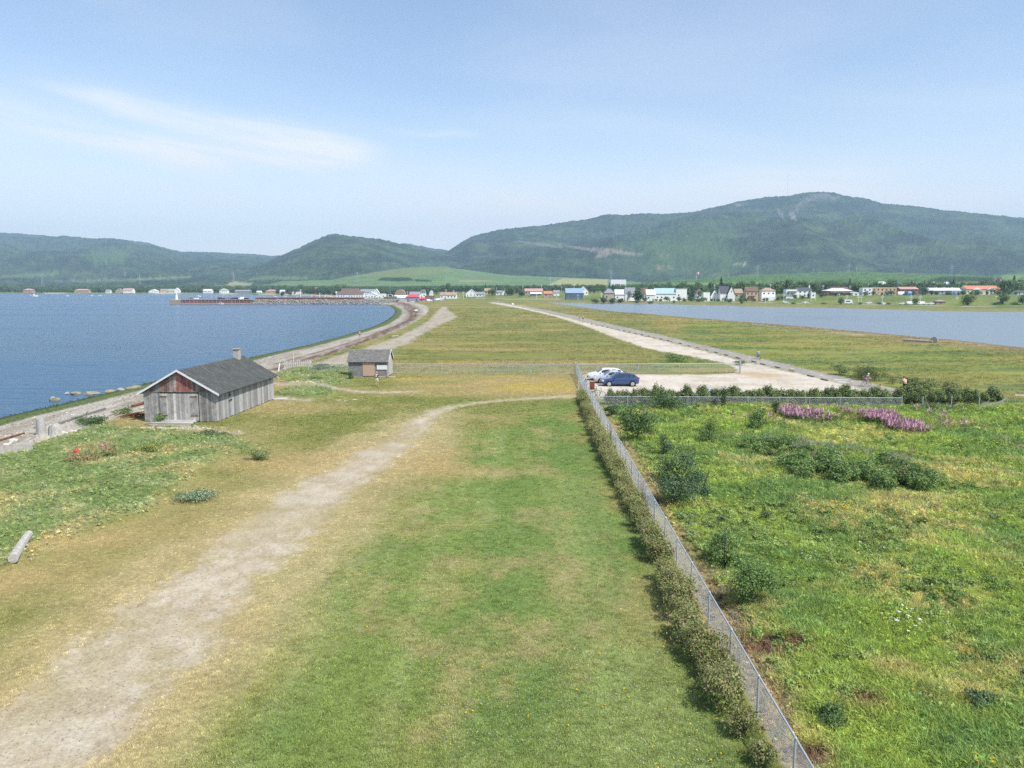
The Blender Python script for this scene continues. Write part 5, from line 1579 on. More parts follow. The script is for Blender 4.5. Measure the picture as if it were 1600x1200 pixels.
    def screen(u0, u1, nm):
        vs = []
        for u in np.linspace(u0, u1, 4):
            sec = section(u); y7, z7 = sec[7]; z8 = sec[8][1]
            for f in (-.92, -.4, .4, .92): vs.append((u + (-.012 if u0 < L / 2 else .012), y7 * f, (z7 + (z8 - z7) * (1 - abs(f))) + .014))
        b = MB(); b.add(vs, [(4 * i + j, 4 * i + j + 1, 4 * i + j + 5, 4 * i + j + 4) for i in range(3) for j in range(3)]); b.build(nm, M['glass'], o, (-L / 2, 0, 0))
    if kind != 'van':
        screen(P[4][0] + .05, P[5][0] - .02, 'windscreen')
        screen(*((P[8][0] + .04, P[9][0] - .03) if kind in ('hatch', 'suv') else (P[7][0] + .05, P[8][0] - .02)), 'rear_window')
    else: screen(P[2][0] + .06, P[3][0], 'windscreen')
    rw = .32 if kind != 'suv' else .36
    for wx in (.82 * s, L - .82 * s):
        for sd in (1, -1):
            MB().disc((wx - L / 2, sd * (Wd / 2 - .10), rw + .03), rw + .06, .235, 20, 'y').build('wheel_arch', M['dark'], o)
            wh = MB().disc((0, 0, 0), rw, .21, 20, 'y').build('wheel', M['tyre'], o, (wx - L / 2, sd * (Wd / 2 - .075), rw))
            b = MB(); b.disc((0, sd * .108, 0), rw * .68, .012, 16, 'y')
            for q in range(5):
                a = q * 2 * math.pi / 5; b.tube((0, sd * .118, 0), (math.cos(a) * rw * .62, sd * .118, math.sin(a) * rw * .62), .03, .025, 4)
            b.build('rim', M['rim'], wh)
    for sd in (1, -1):
        z = at(.2)[0]; MB().box(-L / 2 + .05, -L / 2 + .36, sd * (Wd / 2 - .42), sd * (Wd / 2 - .10), z - .14, z + .015).build('headlight', M['chrome'], o)
        z = at(L - .1)[0]; MB().box(L / 2 - .16, L / 2 + .004, sd * (Wd / 2 - .34), sd * (Wd / 2 - .12), z - .16, z + .04).build('tail_light', M['taillamp'], o)
        MB().box(uA - L / 2 - .06, uA - L / 2 + .08, sd * (Wd / 2 - .02), sd * (Wd / 2 + .16), at(uA)[0] + .0, at(uA)[0] + .13).build('wing_mirror', paint, o)
    MB().box(-L / 2 - .01, -L / 2 + .05, -.5, .5, .34, .48).build('grille', M['dark'], o)
    MB().box(L / 2 - .02, L / 2 + .015, -.26, .26, .55, .66).build('number_plate', M['white'], o)
    if rack:
        for u in (-.1, .65): MB().tube((u, -Wd * .34, Ht + .07), (u, Wd * .34, Ht + .07), .02, None, 6).build('roof_bar', M['dark'], o)
    return o


def cars():
    blue = pm('dark_blue_car_paint', (.018, .05, .16), .28, spec=.6, coat=.8)
    wht = pm('white_car_paint', (.78, .79, .80), .3, spec=.5, coat=.6)
    slv = pm('silver_car_paint', (.56, .56, .57), .3, metal=.2, coat=.6)
    car('dark blue hatchback with roof bars, nearest of the three cars parked by the fence', 12.75, 86.9, R(2), blue, 4.45, 1.76, 1.55, 'hatch', rack=True)
    car('silver white car half hidden between the blue hatchback and the far white car', 12.1, 89.6, R(3), slv, 4.4, 1.75, 1.5, 'sedan')
    car('white car farthest from the viewer of the three parked by the fence', 11.75, 92.3, R(4), wht, 4.55, 1.78, 1.5, 'hatch')
    x, y = W(1106, 624); car('silver car standing behind the parking lot hedge', x, y - .9, R(0), slv, 4.3, 1.7, 1.3, 'sedan')


# ---------------------------------------------------------------- people and bicycles
def skin_body(name, joints, edges, parent, m, root=0, sub=2):
    me = bpy.data.meshes.new(name); me.from_pydata([j[0] for j in joints], edges, []); me.update(); me.materials.append(m)
    ob = link(name, me, parent)
    md = ob.modifiers.new('skin', 'SKIN'); md.use_smooth_shade = True
    if not me.skin_vertices: 
        bm = bmesh.new(); bm.from_mesh(me); bm.verts.layers.skin.verify(); bm.to_mesh(me); bm.free()
    for i, j in enumerate(joints):
        sv = me.skin_vertices[0].data[i]; r = j[1]; sv.radius = (r, r) if isinstance(r, (int, float)) else r; sv.use_root = (i == root)
    sb = ob.modifiers.new('smooth', 'SUBSURF'); sb.levels = sb.render_levels = sub
    return ob


def person(label, x, y, rz, h, top, bottom, hair, shoes, pose='stand', z=0.0, hat=None, backpack=None, shortleg=True, sleeves=True):
    o = thing('person', label, 'person', (x, y, tz(x, y) + z), rz)
    s = h / 1.72
    V = lambda a, b, c: (a * s, b * s, c * s)
    if pose == 'stand':
        hip, sh, hd = (0, 0, .95), (0, .01, 1.42), (0, -.03, 1.60)
        kn = [(.10, .02, .5), (-.10, -.02, .5)]; ft = [(.11, .05, .07), (-.11, -.04, .07)]; to = [(.13, -.13, .03), (-.13, -.22, .03)]
        el = [(.25, .03, 1.14), (-.25, .04, 1.14)]; wr = [(.22, -.16, .98), (-.22, -.16, .98)]
    elif pose == 'ride':
        hip, sh, hd = (0, .12, 1.0), (0, -.18, 1.42), (0, -.30, 1.62)
        kn = [(.11, -.22, .78), (-.11, -.16, .62)]; ft = [(.12, -.05, .42), (-.12, .02, .22)]; to = [(.12, -.22, .38), (-.12, -.15, .18)]
        el = [(.26, -.36, 1.2), (-.26, -.36, 1.2)]; wr = [(.24, -.55, 1.06), (-.24, -.55, 1.06)]
    else:  # crouch
        hip, sh, hd = (0, .12, .32), (0, -.14, .72), (0, -.24, .90)
        kn = [(.15, -.26, .46), (-.15, -.26, .46)]; ft = [(.14, -.06, .07), (-.14, -.06, .07)]; to = [(.15, -.24, .03), (-.15, -.24, .03)]
        el = [(.24, -.28, .52), (-.24, -.28, .52)]; wr = [(.16, -.42, .34), (-.16, -.42, .34)]
    mid = tuple((hip[i] + sh[i]) / 2 for i in range(3)); nk = tuple(sh[i] * .45 + hd[i] * .55 for i in range(3))
    J = [(V(*hip), .13 * s), (V(*mid), .115 * s), (V(*sh), .125 * s), (V(*nk), .055 * s), (V(hd[0], hd[1], hd[2] - .02), .088 * s), (V(hd[0], hd[1] + .005, hd[2] + .07), .08 * s), (V(hd[0], hd[1] - .1, hd[2] - .005), .018 * s)]
    E = [(0, 1), (1, 2), (2, 3), (3, 4), (4, 5), (4, 6)]
    for q, sg in enumerate((1, -1)):
        b0 = len(J)
        J += [(V(sg * .10, hip[1], hip[2] - .06), .095 * s), (V(*kn[q]), .06 * s), (V(*ft[q]), .04 * s), (V(*to[q]), .035 * s)]
        E += [(0, b0), (b0, b0 + 1), (b0 + 1, b0 + 2), (b0 + 2, b0 + 3)]
        b1 = len(J)
        J += [(V(sg * .19, sh[1], sh[2] - .02), .06 * s), (V(*el[q]), .042 * s), (V(*wr[q]), .028 * s)]
        E += [(2, b1), (b1, b1 + 1), (b1 + 1, b1 + 2)]
        d = Vector(wr[q]) - Vector(el[q]); d.normalize(); side = d.cross(Vector((0, 0, 1))).normalized(); w0 = Vector(wr[q])
        pm_ = w0 + d * .06; bp = len(J); J.append((V(*pm_), .03 * s)); E.append((b1 + 2, bp))
        for f in range(4):
            fp = pm_ + d * (.085 - .01 * abs(f - 1.4)) + side * (.024 * (f - 1.5)); J.append((V(*fp), .009 * s)); E.append((bp, len(J) - 1))
        th = w0 + d * .05 + side * (-.055 * sg); J.append((V(*th), .010 * s)); E.append((bp, len(J) - 1))
    skin_body('body', J, E, o, M['skin'])
    # clothes follow the limbs a little thicker
    Jt = [(V(*[hip[i] * .93 + sh[i] * .07 for i in range(3)]), .150 * s), (V(*mid), .138 * s), (V(sh[0], sh[1], sh[2] - .0), .145 * s)]; Et = [(0, 1), (1, 2)]
    for q, sg in enumerate((1, -1)):
        b1 = len(Jt); e = el[q]; a = (sg * .20, sh[1], sh[2] - .02); Jt += [(V(*a), .075 * s), (V(*[a[i] * .35 + e[i] * .65 for i in range(3)]), .06 * s)]; Et += [(2, b1), (b1, b1 + 1)]
    skin_body('shirt', Jt, Et, o, top, 1)
    Jp = [(V(*hip), .145 * s)]; Ep = []
    for q, sg in enumerate((1, -1)):
        b0 = len(Jp); a = (sg * .10, hip[1], hip[2] - .08); k = kn[q]; f = ft[q]
        Jp += [(V(*a), .112 * s), (V(*[a[i] * .15 + k[i] * .85 for i in range(3)]), .088 * s)]; Ep += [(0, b0), (b0, b0 + 1)]
        if not shortleg: Jp += [(V(*[k[i] * .15 + f[i] * .85 for i in range(3)]), .06 * s)]; Ep += [(b0 + 1, b0 + 2)]
        Js = [(V(*f), .05 * s), (V(*to[q]), .042 * s)]; skin_body('shoe', Js, [(0, 1)], o, shoes, 0, 1)
    skin_body('shorts' if shortleg else 'trousers', Jp, Ep, o, bottom)
    hv = V(hd[0], hd[1] + .02, hd[2] + .075)
    bm = bmesh.new(); bmesh.ops.create_icosphere(bm, subdivisions=2, radius=.115 * s)
    for v in bm.verts:
        if v.co.z < -.03 * s: v.co.z = -.03 * s + (v.co.z + .03 * s) * (1.1 if v.co.y > 0 and not hat else .2)
        v.co.y *= 1.12
    me = bpy.data.meshes.new('hair'); bm.to_mesh(me); bm.free(); me.materials.append(hat or hair)
    for p in me.polygons: p.use_smooth = True
    link('helmet' if hat else 'hair', me, o, hv)
    if backpack:
        b = MB(); b.box(-.09 * s, .09 * s, .02, .12 * s, -.13 * s, .13 * s); bp = b.build('backpack', backpack, o, V(sh[0], sh[1] + .12, sh[2] - .18)); bv = bp.modifiers.new('soft', 'BEVEL'); bv.width = .04; bv.segments = 2
    return o


def bicycle(label, x, y, rz, frame, r=.34, z=0.0, lean=0.0, scale=1.0):
    """front towards -y"""
    o = thing('bicycle', label, 'bicycle', (x, y, tz(x, y) + z), rz); o.rotation_euler = (0, lean, rz); o.scale = (scale,) * 3
    for yy in (-.52, .52):
        w = MB().torus((0, 0, 0), r - .02, .022, 'x', 24, 6).build('wheel', M['tyre'], o, (0, yy, r))
        b = MB()
        for k in range(10): a = k * math.pi / 5; b.tube((0, 0, 0), (0, math.cos(a) * (r - .03), math.sin(a) * (r - .03)), .004, None, 3, False)
        b.disc((0, 0, 0), .03, .08, 8, 'x'); b.build('spokes', M['rim'], w)
    bb, st, hd, rr, fr = (0, .08, .30), (0, .20, .82), (0, -.38, .80), (0, .52, r), (0, -.52, r)
    b = MB()
    for p, q in ((bb, st), (bb, hd), (st, hd), (st, rr), (bb, rr)): b.tube(p, q, .018, None, 6)
    b.tube(hd, fr, .016, None, 6); b.tube(hd, (0, -.36, .98), .014, None, 6); b.build('frame', frame, o)
    b = MB(); b.tube((-.27, -.36, .99), (.27, -.36, .99), .013, None, 6); b.tube((-.27, -.36, .99), (-.27, -.24, .98), .016, None, 6); b.tube((.27, -.36, .99), (.27, -.24, .98), .016, None, 6); b.build('handlebar', M['dark'], o)
    b = MB(); b.tube(st, (0, .22, .92), .014, None, 6); b.prism([(-.02, .12), (.02, .12), (.075, .34), (-.075, .34)], .92, .97, 'z'); b.build('saddle', M['dark'], o)
    b = MB(); b.disc((0, .08, .30), .09, .02, 12, 'x'); b.tube((.0, .08, .3), (.1, .02, .44), .012, None, 5); b.tube((0, .08, .3), (-.1, .14, .16), .012, None, 5); b.build('crank', M['rim'], o)
    return o


def people():
    c = lambda n, col: pm(n, col, .85)
    navy, whitec = c('navy_cloth', (.02, .022, .045)), c('white_cloth', (.72, .70, .66))
    brown, black = c('brown_hair', (.07, .045, .03)), c('black_cloth', (.015, .015, .017))
    x, y = W(589, 603.3)
    person('person in a navy top and white shorts with a pale backpack, facing the small shed', x, y, R(170), 1.66, navy, whitec, c('grey_hair', (.35, .33, .31)), whitec, 'stand', backpack=c('pale_pack', (.55, .53, .55)))
    x, y = W(1186, 560.5); y += .3
    bicycle('childs bicycle under the rider in the blue shirt', x, y, R(188), c('dark_frame', (.03, .03, .035)), .3, scale=.9)
    person('child in a blue shirt and grey trousers riding away on the cycle path', x, y, R(188), 1.45, c('blue_cloth', (.14, .27, .55)), c('grey_trousers', (.35, .34, .33)), brown, black, 'ride', shortleg=False, hat=c('dark_helmet', (.04, .07, .08)))
    x, y = W(1353, 604)
    bicycle('small pale blue bicycle under the child in purple', x, y, R(100), c('pale_blue_frame', (.30, .48, .58)), .28, scale=.85)
    person('child in purple with a white helmet riding across the cycle path', x, y, R(100), 1.5, c('purple_cloth', (.26, .15, .34)), c('mauve_cloth', (.30, .16, .28)), brown, whitec, 'ride', hat=c('white_helmet', (.7, .7, .72)))
    x, y = W(1373, 611)
    person('small child in a pink top crouching on the cycle path by the hedge', x, y, R(20), 1.2, c('pink_cloth', (.62, .30, .25)), whitec, c('red_brown_hair', (.12, .05, .03)), c('red_shoe', (.4, .05, .05)), 'crouch')
    x, y = W(1413, 614)
    bicycle('black bicycle under the rider with a bare back', x, y, R(182), black, .34)
    person('rider with bare sunlit back, black shorts and dark helmet beside the bushes', x, y, R(182), 1.7, c('tan_back', (.60, .38, .26)), black, brown, black, 'ride', hat=c('black_helmet', (.05, .07, .09)))
    x, y = W(905, 499.3)
    person('left one of two far walkers on the cycle path, in a light cap', x, y, R(175), 1.5, c('khaki_cloth', (.30, .25, .18)), black, brown, black, 'stand', hat=c('cream_cap', (.65, .6, .45)))
    x, y = W(911, 501.3)
    person('right one of two far walkers on the cycle path, in a reddish shirt', x, y, R(175), 1.75, c('rosy_cloth', (.42, .2, .15)), black, c('fair_hair', (.6, .5, .33)), black, 'stand')
    x, y = W(562, 525.5)
    person('distant bather walking on the beach beyond the shed', x, y, R(60), 1.7, c('bather_top', (.5, .28, .2)), c('bather_shorts', (.3, .12, .1)), brown, M['skin'], 'stand')
    x, y = W(933, 620)
    bicycle('dark bicycle leaning by the end of the lot hedge', x, y - .4, R(70), c('grey_frame', (.2, .2, .22)), .34, lean=R(8))
    bicycle('second bicycle parked behind the leaning one by the lot hedge', x - .35, y + .9, R(60), black, .34, lean=R(6))
    x, y = W(925, 612)
    o = thing('notice_board', 'reddish brown board on two posts beside the bicycles', 'notice board', (x, y, tz(x, y)), R(-10))
    MB().box(-.28, .28, -.03, .03, .25, 1.15).build('board', pm('brown_red_board', (.22, .07, .05), .7), o)
    for s in (-.24, .24): MB().box(s - .04, s + .04, .031, .10, -.1, 1.2).build('post', M['wood_front'], o)


# ---------------------------------------------------------------- things lying about
def rock_mesh(seed, sub=2, flat=.6):
    r = random.Random(seed); bm = bmesh.new(); bmesh.ops.create_icosphere(bm, subdivisions=sub, radius=1)
    pl = [(Vector((r.gauss(0, 1), r.gauss(0, 1), r.gauss(0, 1))).normalized(), r.uniform(.55, .9)) for _ in range(9)]
    for v in bm.verts:
        for n, d in pl:
            k = v.co.dot(n)
            if k > d: v.co -= n * (k - d)
        v.co *= r.uniform(.96, 1.04); v.co.z *= flat
    me = bpy.data.meshes.new('rock'); bm.to_mesh(me); bm.free(); return me


def shore_things():
    gold = pm('lichen_yellow_stone', (.27, .24, .15), .95, var=[(2.5, .3)], bump=[(6, .5, .05)])
    wet = [('isolated yellowish boulder in the shallow water, leftmost of the row', 86, 625, 14, 8), ('small yellow boulder left of the flat slab row', 104, 615, 8, 5), ('grey flat boulder in the middle of the shoreline row', 118, 615, 20, 7),
           ('yellow topped boulder right of the grey flat boulder', 141, 615, 24, 7), ('low yellowish boulder near the water edge', 172, 612, 16, 7), ('pale boulder second from the right of the row', 190, 609, 16, 6), ('broad pale boulder nearest the boathouse gable', 208, 606, 22, 8), ('tiny dark stone before the leftmost boulder', 82, 622, 8, 4)]
    for i, (lab, px, py, w, h) in enumerate(wet):
        x, y = W(px, py, -1.15); d = y + 1.5; sx = w / F * d / 2
        me = rock_mesh(i + 3); me.materials.append(gold if i % 2 == 0 or i == 3 else M['stone'])
        o = tag(link('boulder', me, None, (x, y, -1.15), (0, 0, i * 1.1)), lab, 'boulder', 'boulders at the water edge'); o.scale = (sx * 1.25, sx * .85, h / F * d / 1.3 + .1)
    def log(label, a, c, r0, m=None, r1=None, name='driftwood_log', cat='log', z=0, square=False):
        p, q = W(*a), W(*c); o = thing(name, label, cat, (p[0], p[1], tz(*p)))
        dx, dy = q[0] - p[0], q[1] - p[1]; zq = tz(*q) - o.location[2]
        b = MB(); n = 7; pts = []; rs = []
        L = math.hypot(dx, dy)
        for i in range(n):
            t = i / (n - 1); pts.append((dx * t + .03 * math.sin(t * 3 + L), dy * t, r0 * .8 + zq * t + z)); rs.append(r0 + ((r1 or r0 * .75) - r0) * t)
        b.path(pts, rs, 4 if square else 9); b.build('trunk', m or M['drift'], o, smooth=False)
        b = MB(); b.tube((dx * .55, dy * .55, r0), (dx * .55 + .35, dy * .55 - .2, r0 + .25), r0 * .35, r0 * .2, 5); b.build('branch_stub', m or M['drift'], o)
        return o
    log('thick bleached log lying in the grass at the left edge', (22, 886), (46, 846), .20, r1=.17, z=.24)
    log('long grey timber edging the scrub left of the boathouse', (92, 664), (165, 638), .14, pm('grey_timber', (.2, .2, .2), .9), square=True)
    log('rust brown driftwood on the beach left of the boathouse', (207, 636), (236, 628), .16, M['rust'])
    log('short bleached log under the boathouse gable', (218, 640), (236, 634), .12)
    log('dark plank on the beach at the left edge', (-10, 692), (38, 678), .10, M['rust'])
    log('thin pale plank on the beach beside the stumps', (40, 690), (56, 682), .07)
    log('long bleached tree trunk on the far flats near the lagoon', (1412, 532.5), (1458, 535.5), .28)
    o = log('pale root plate at the right end of the long bleached trunk', (1459, 535.5), (1463, 535), .7, r1=.4)
    log('white timber lying across the rocks behind the boathouse', (426, 586), (436, 593), .16)
    log('pale log on the sand track beyond the shed', (612, 526), (622, 524.6), .16)
    log('white driftwood pole by the sandy track bend', (679, 497), (690, 496.6), .18)
    log('bleached timber right of the white fence remains', (482, 567), (488, 563.5), .15)
    # bare branches on the flats
    x, y = W(1327, 553); o = thing('dead_branch', 'bare white branch sticking up from the grass beyond the cycle path', 'branch', (x, y, tz(x, y)))
    MB().path([(0, 0, -.1), (.2, 0, .5), (.6, .1, 1.2)], [.06, .05, .02], 5).build('limb', M['drift'], o); MB().path([(0.1, 0, .25), (-.3, 0, .8), (-.4, 0, 1.3)], [.05, .03, .015], 5).build('limb', M['drift'], o)
    # stumps of old piles, pale blocks
    for i, (px, py, w, h, lab) in enumerate(((65, 680, .36, 1.35, 'tall bleached pile stump at the beach edge'), (75, 679, .3, .65, 'shorter stump between the two big stumps'), (87, 680, .5, .85, 'broad grey stump right of the tall pile stump'))):
        x, y = W(px, py); o = thing('stump', lab, 'stump', (x, y, tz(x, y)))
        b = MB(); n = 12; V = []
        for k, (z, rr) in enumerate(((-.1, 1.15), (.15, 1.0), (h * .7, .9), (h, .8))):
            V += [(math.cos(2 * math.pi * j / n) * w * rr * (1 + .15 * math.sin(j * 3 + i)), math.sin(2 * math.pi * j / n) * w * rr * .8, z + (.12 * math.sin(j * 2.1 + i) if k == 3 else 0)) for j in range(n)]
        b.add(V, [(k * n + j, k * n + (j + 1) % n, (k + 1) * n + (j + 1) % n, (k + 1) * n + j) for k in range(3) for j in range(n)] + [tuple(range(3 * n, 4 * n))]); b.build('trunk', M['drift'], o)
        for j in range(3): a = j * 2.1 + i; MB().tube((0, 0, .15), (math.cos(a) * w * 1.7, math.sin(a) * w * 1.5, -.08), .12, .05, 5).build('root', M['drift'], o)
    pale = pm('pale_rubble', (.52, .49, .45), .95, var=[(4, .2)])
    g = 'pale stone blocks along the bank edge'
    r = random.Random(8)
    for i in range(40):
        t = r.random()
        if i < 22: px, py = 92 + t * 44, 678 - t * 4 + r.gauss(0, 1.6)
        elif i < 30: px, py = 155 + t * 22, 670 - t * 2 + r.gauss(0, 1)
        else: px, py = -4 + t * 34, 706 - t * 22 + r.gauss(0, 2)
        x, y = W(px, py); me = rock_mesh(60 + i, 1, .7); me.materials.append(pale)
        o = tag(link('stone_block', me, None, (x, y, tz(x, y) + .05), (0, 0, r.uniform(0, 3))), 'pale angular block among the rubble between the beach and the bank', 'stone block', g); s = r.uniform(.12, .34); o.scale = (s * 1.3, s, s)
    # board wall remains at the left edge and the white fence remains behind the boathouse
    x, y = W(4, 714); o = thing('board_wall', 'low bleached board wall at the left edge of the beach', 'wall', (x, y, tz(x, y)), R(28))
    for i in range(9): MB().box(-1.8 + i * .4, -1.8 + i * .4 + .37, -.04, .04, -.1, .75 + r.uniform(-.1, .1)).build('board', M['drift'], o)
    x, y = W(444, 579); o = thing('board_fence', 'broken white board fence standing on the beach behind the boathouse', 'fence', (x, y, tz(x, y)), R(36))
    for i in range(13):
        hh = 1.25 + r.uniform(-.25, .2); MB().box(i * .3, i * .3 + .22, -.03, .03, -.2, hh).build('board', M['drift'], o)
    for z in (.3, .9): MB().box(-.1, 4.0, .032, .09, z, z + .1).build('rail', M['white'], o)
    MB().tube((-.9, -.3, -.1), (-.6, 0, 1.1), .09, .05, 6).build('prop', M['white'], o)
    MB().tube((1.5, .3, -.1), (1.5, .3, 2.3), .035, .03, 6).build('post', M['white'], o)
    # rusty scrap
    x, y = W(207, 652); o = thing('scrap_heap', 'heap of rusty iron bars beside the boathouse', 'scrap heap', (x, y, tz(x, y)))
    for i in range(46):
        a = r.uniform(-.5, .6); L = r.uniform(.5, 1.3); px_, py_ = r.gauss(0, .75), r.gauss(0, .3); z = r.uniform(.03, .42) * math.exp(-abs(px_) * .4)
        MB().tube((px_, py_, z), (px_ + math.cos(a) * L, py_ + math.sin(a) * L * .6, z + r.uniform(-.05, .3)), .028, .022, 5).build('bar', M['rust'], o)
    # two small garden figures / buoys in the rose patch and a grey stone
    red = pm('faded_red_paint', (.42, .06, .06), .7); pk = pm('pink_bloom', (.55, .2, .24), .7)
    x, y = W(120.5, 716); o = thing('buoy', 'small red float standing in the garden patch', 'float', (x, y, tz(x, y) + .2))
    b = MB(); b.tube((0, 0, 0), (0, 0, .12), .1, .2, 10); b.tube((0, 0, .12), (0, 0, .35), .2, .19, 10); b.tube((0, 0, .35), (0, 0, .5), .19, .05, 10); b.build('float_body', red, o); MB().torus((0, 0, .53), .05, .015, 'y', 10, 5).build('eye', M['rust'], o)
    x, y = W(166, 714); o = thing('rose_blooms', 'tall rose stem with faded pink blooms in the garden patch', 'rose', (x, y, tz(x, y)))
    MB().path([(0, 0, 0), (.05, 0, .5), (0, 0, .9)], [.03, .02, .012], 5).build('stem', M['bark'], o)
    for i in range(16):
        me = rock_mesh(200 + i, 1, .8); me.materials.append(pk); c = link('bloom', me, o, (r.gauss(0, .22), r.gauss(0, .15), r.uniform(.45, 1.0))); c.scale = (.08,) * 3
    x, y = W(152, 722); me = rock_mesh(99, 2, .7); me.materials.append(pm('blue_grey_stone', (.36, .40, .45), .9, var=[(5, .2)])); o = tag(link('stone', me, None, (x, y, tz(x, y) + .12)), 'blue grey stone in the garden patch', 'stone'); o.scale = (.42, .3, .35)
    # white slabs lying in the turf
    for i, (px, py, lab) in enumerate(((529, 625, 'leftmost white slab in the dry turf'), (540, 626, 'middle white slab in the dry turf'), (554, 624, 'rightmost white slab in the dry turf'), (374, 673, 'small white stone on the turf before the boathouse'))):
        x, y = W(px, py); me = rock_mesh(120 + i, 1, .4); me.materials.append(pale); o = tag(link('slab', me, None, (x, y, tz(x, y))), lab, 'slab'); o.scale = (.4 if i < 3 else .15, .2, .12)
    x, y = W(688 - 3, 486); me = rock_mesh(140, 1, .7); me.materials.append(pm('white_stone', (.75, .74, .7), .8)); o = tag(link('boulder', me, None, (x - 12, y + 8, tz(x - 12, y + 8))), 'white painted stone on the dune by the sandy track', 'boulder'); o.scale = (1.3, 1, 1.1)
    x, y = W(801, 476); me = rock_mesh(141, 1, .8); me.materials.append(M['white_stone']); o = tag(link('boulder', me, None, (x, y, tz(x, y) + .3)), 'lone white stone beside the far road', 'boulder'); o.scale = (1.1, .9, 1)


ORD = 'nearest second third fourth fifth sixth seventh eighth ninth tenth eleventh twelfth thirteenth fourteenth fifteenth sixteenth seventeenth eighteenth nineteenth twentieth twenty-first twenty-second twenty-third twenty-fourth twenty-fifth twenty-sixth twenty-seventh twenty-eighth twenty-ninth'.split()


def wheel_stops():
    """timber curb blocks in a row between the dusty road and the asphalt cycle path"""
    dk = pm('tarred_timber', (.17, .155, .135), .9, rnd=.2); pl = pm('peeled_timber', (.5, .36, .24), .9)
    lst = [(1323, 605, 17, 'd'), (1288, 594, 17, 'd'), (1266.5, 588, 17, 'd'), (1238, 579, 10, 'p'), (1215, 574, 14, 'd'), (1192, 569, 13, 'd'), (1178, 565, 12, 'd'),
           (1153, 559, 11, 'd'), (1135, 554.5, 10, 'd'), (1119, 550.5, 10, 'd'), (1105, 546.5, 9, 'p'), (1091, 543, 9, 'p'), (1077, 540, 9, 'p'), (1063, 536.5, 8, 'd'), (1050, 534, 8, 'p'), (1044, 532.5, 7, 'd'), (1033, 530, 7, 'd'), (1023, 528, 7, 'p'), (1014, 525.5, 7, 'd'), (1003, 523.2, 7, 'd'),
           (993, 521, 6, 'd'), (984, 519, 6, 'd'), (975, 517, 6, 'd'), (966, 515.2, 6, 'd'), (957, 513.4, 5, 'd'), (949, 511.6, 5, 'd'), (941, 510, 5, 'd'), (933, 508.3, 5, 'd'), (925, 506.7, 5, 'd')]
    for i, (px, py, w, k) in enumerate(lst):
        x, y = W(px, py); xa, ya = W(px + 8, py + 2.2)
        nm = '%s curb block from the hedge along the cycle path, %s' % (ORD[i], 'dark tarred timber' if k == 'd' else 'tar worn off to bare wood')
        o = thing('curb_block', nm, 'curb block', (x, y, tz(x, y)), math.atan2(ya - y, xa - x) if False else 0, 'timber curb blocks beside the cycle path')
        d = (x - W(px - 16, py - 3.8)[0], y - W(px - 16, py - 3.8)[1]); o.rotation_euler = (0, 0, math.atan2(d[1], d[0]))
        L = 1.6; b = MB(); b.box(-L / 2, L / 2, -.1, .1, .0, .16); c = b.build('timber', dk if k == 'd' else pl, o)
        bv = c.modifiers.new('worn', 'BEVEL'); bv.width = .02
        for s in (-.8, .8): MB().disc((s * .8, 0, .165), .03, .02, 8).build('bolt', M['rust'], o)
    # painted marks on the cycle path: dashes and crossing bars
    wp = pm('road_paint', (.62, .60, .56), .8, var=[(5, .2)])
    for i, (px, py, w, h) in enumerate(((1284, 586.5, 8, 1.2), (1268, 581, 7, 1), (1238, 575, 8, 1), (1205, 566, 6, 1), (1172, 557.5, 6, 1), (1141, 550.5, 5, 1), (1112, 543.5, 5, 1), (1305, 592.5, 8, 1.2), (1318, 596.8, 20, 1.6), (1332, 596, 8, 1.1), (1316, 593.4, 22, 1.2), (1359, 610.5, 8, 1.4), (1296, 593.5, 6, 1))):
        a, c = W(px - w / 2, py - h / 2), W(px + w / 2, py + h / 2)
        b = MB(); z = tz((a[0] + c[0]) / 2, (a[1] + c[1]) / 2) + .012
        b.add([(a[0], a[1], z), (c[0], a[1] - (a[1] - c[1]) * .3, z), (c[0], c[1], z), (a[0], c[1] + (a[1] - c[1]) * .3, z)], [(0, 3, 2, 1)])
        o = tag(b.build('road_marking', wp), kind='structure')


# ---------------------------------------------------------------- village
WALLC = dict(white=(.82, .82, .80), cream=(.66, .60, .47), tan=(.42, .36, .27), brick=(.30, .15, .11), blue=(.12, .16, .22), grey=(.34, .35, .36), yellow=(.55, .42, .18), pink=(.48, .30, .26), orange=(.50, .24, .12), peach=(.55, .38, .24), dark=(.07, .06, .06), red=(.40, .06, .06))
ROOFC = dict(dark=(.08, .085, .10), brown=(.16, .10, .08), grey=(.24, .25, .27), turq=(.33, .46, .52), blue=(.24, .33, .43), red=(.42, .07, .07), orange=(.50, .20, .13), white=(.62, .62, .62), pink=(.44, .27, .24), green=(.30, .40, .28), tan=(.34, .25, .18), redtent=(.62, .07, .12))


def shore_dist(px): return 12.7 * 1155 / (np.interp(px, [-400, 0, 150, 300, 420, 480, 560], [458.4, 458.6, 459, 459.2, 460.6, 462.2, 466]) - 449)


def wm(c): return pm('wall_' + c, WALLC[c], .85, var=[(.6, .08)])
def rm(c): return pm('roof_' + c, ROOFC[c], .8, var=[(.8, .1)])


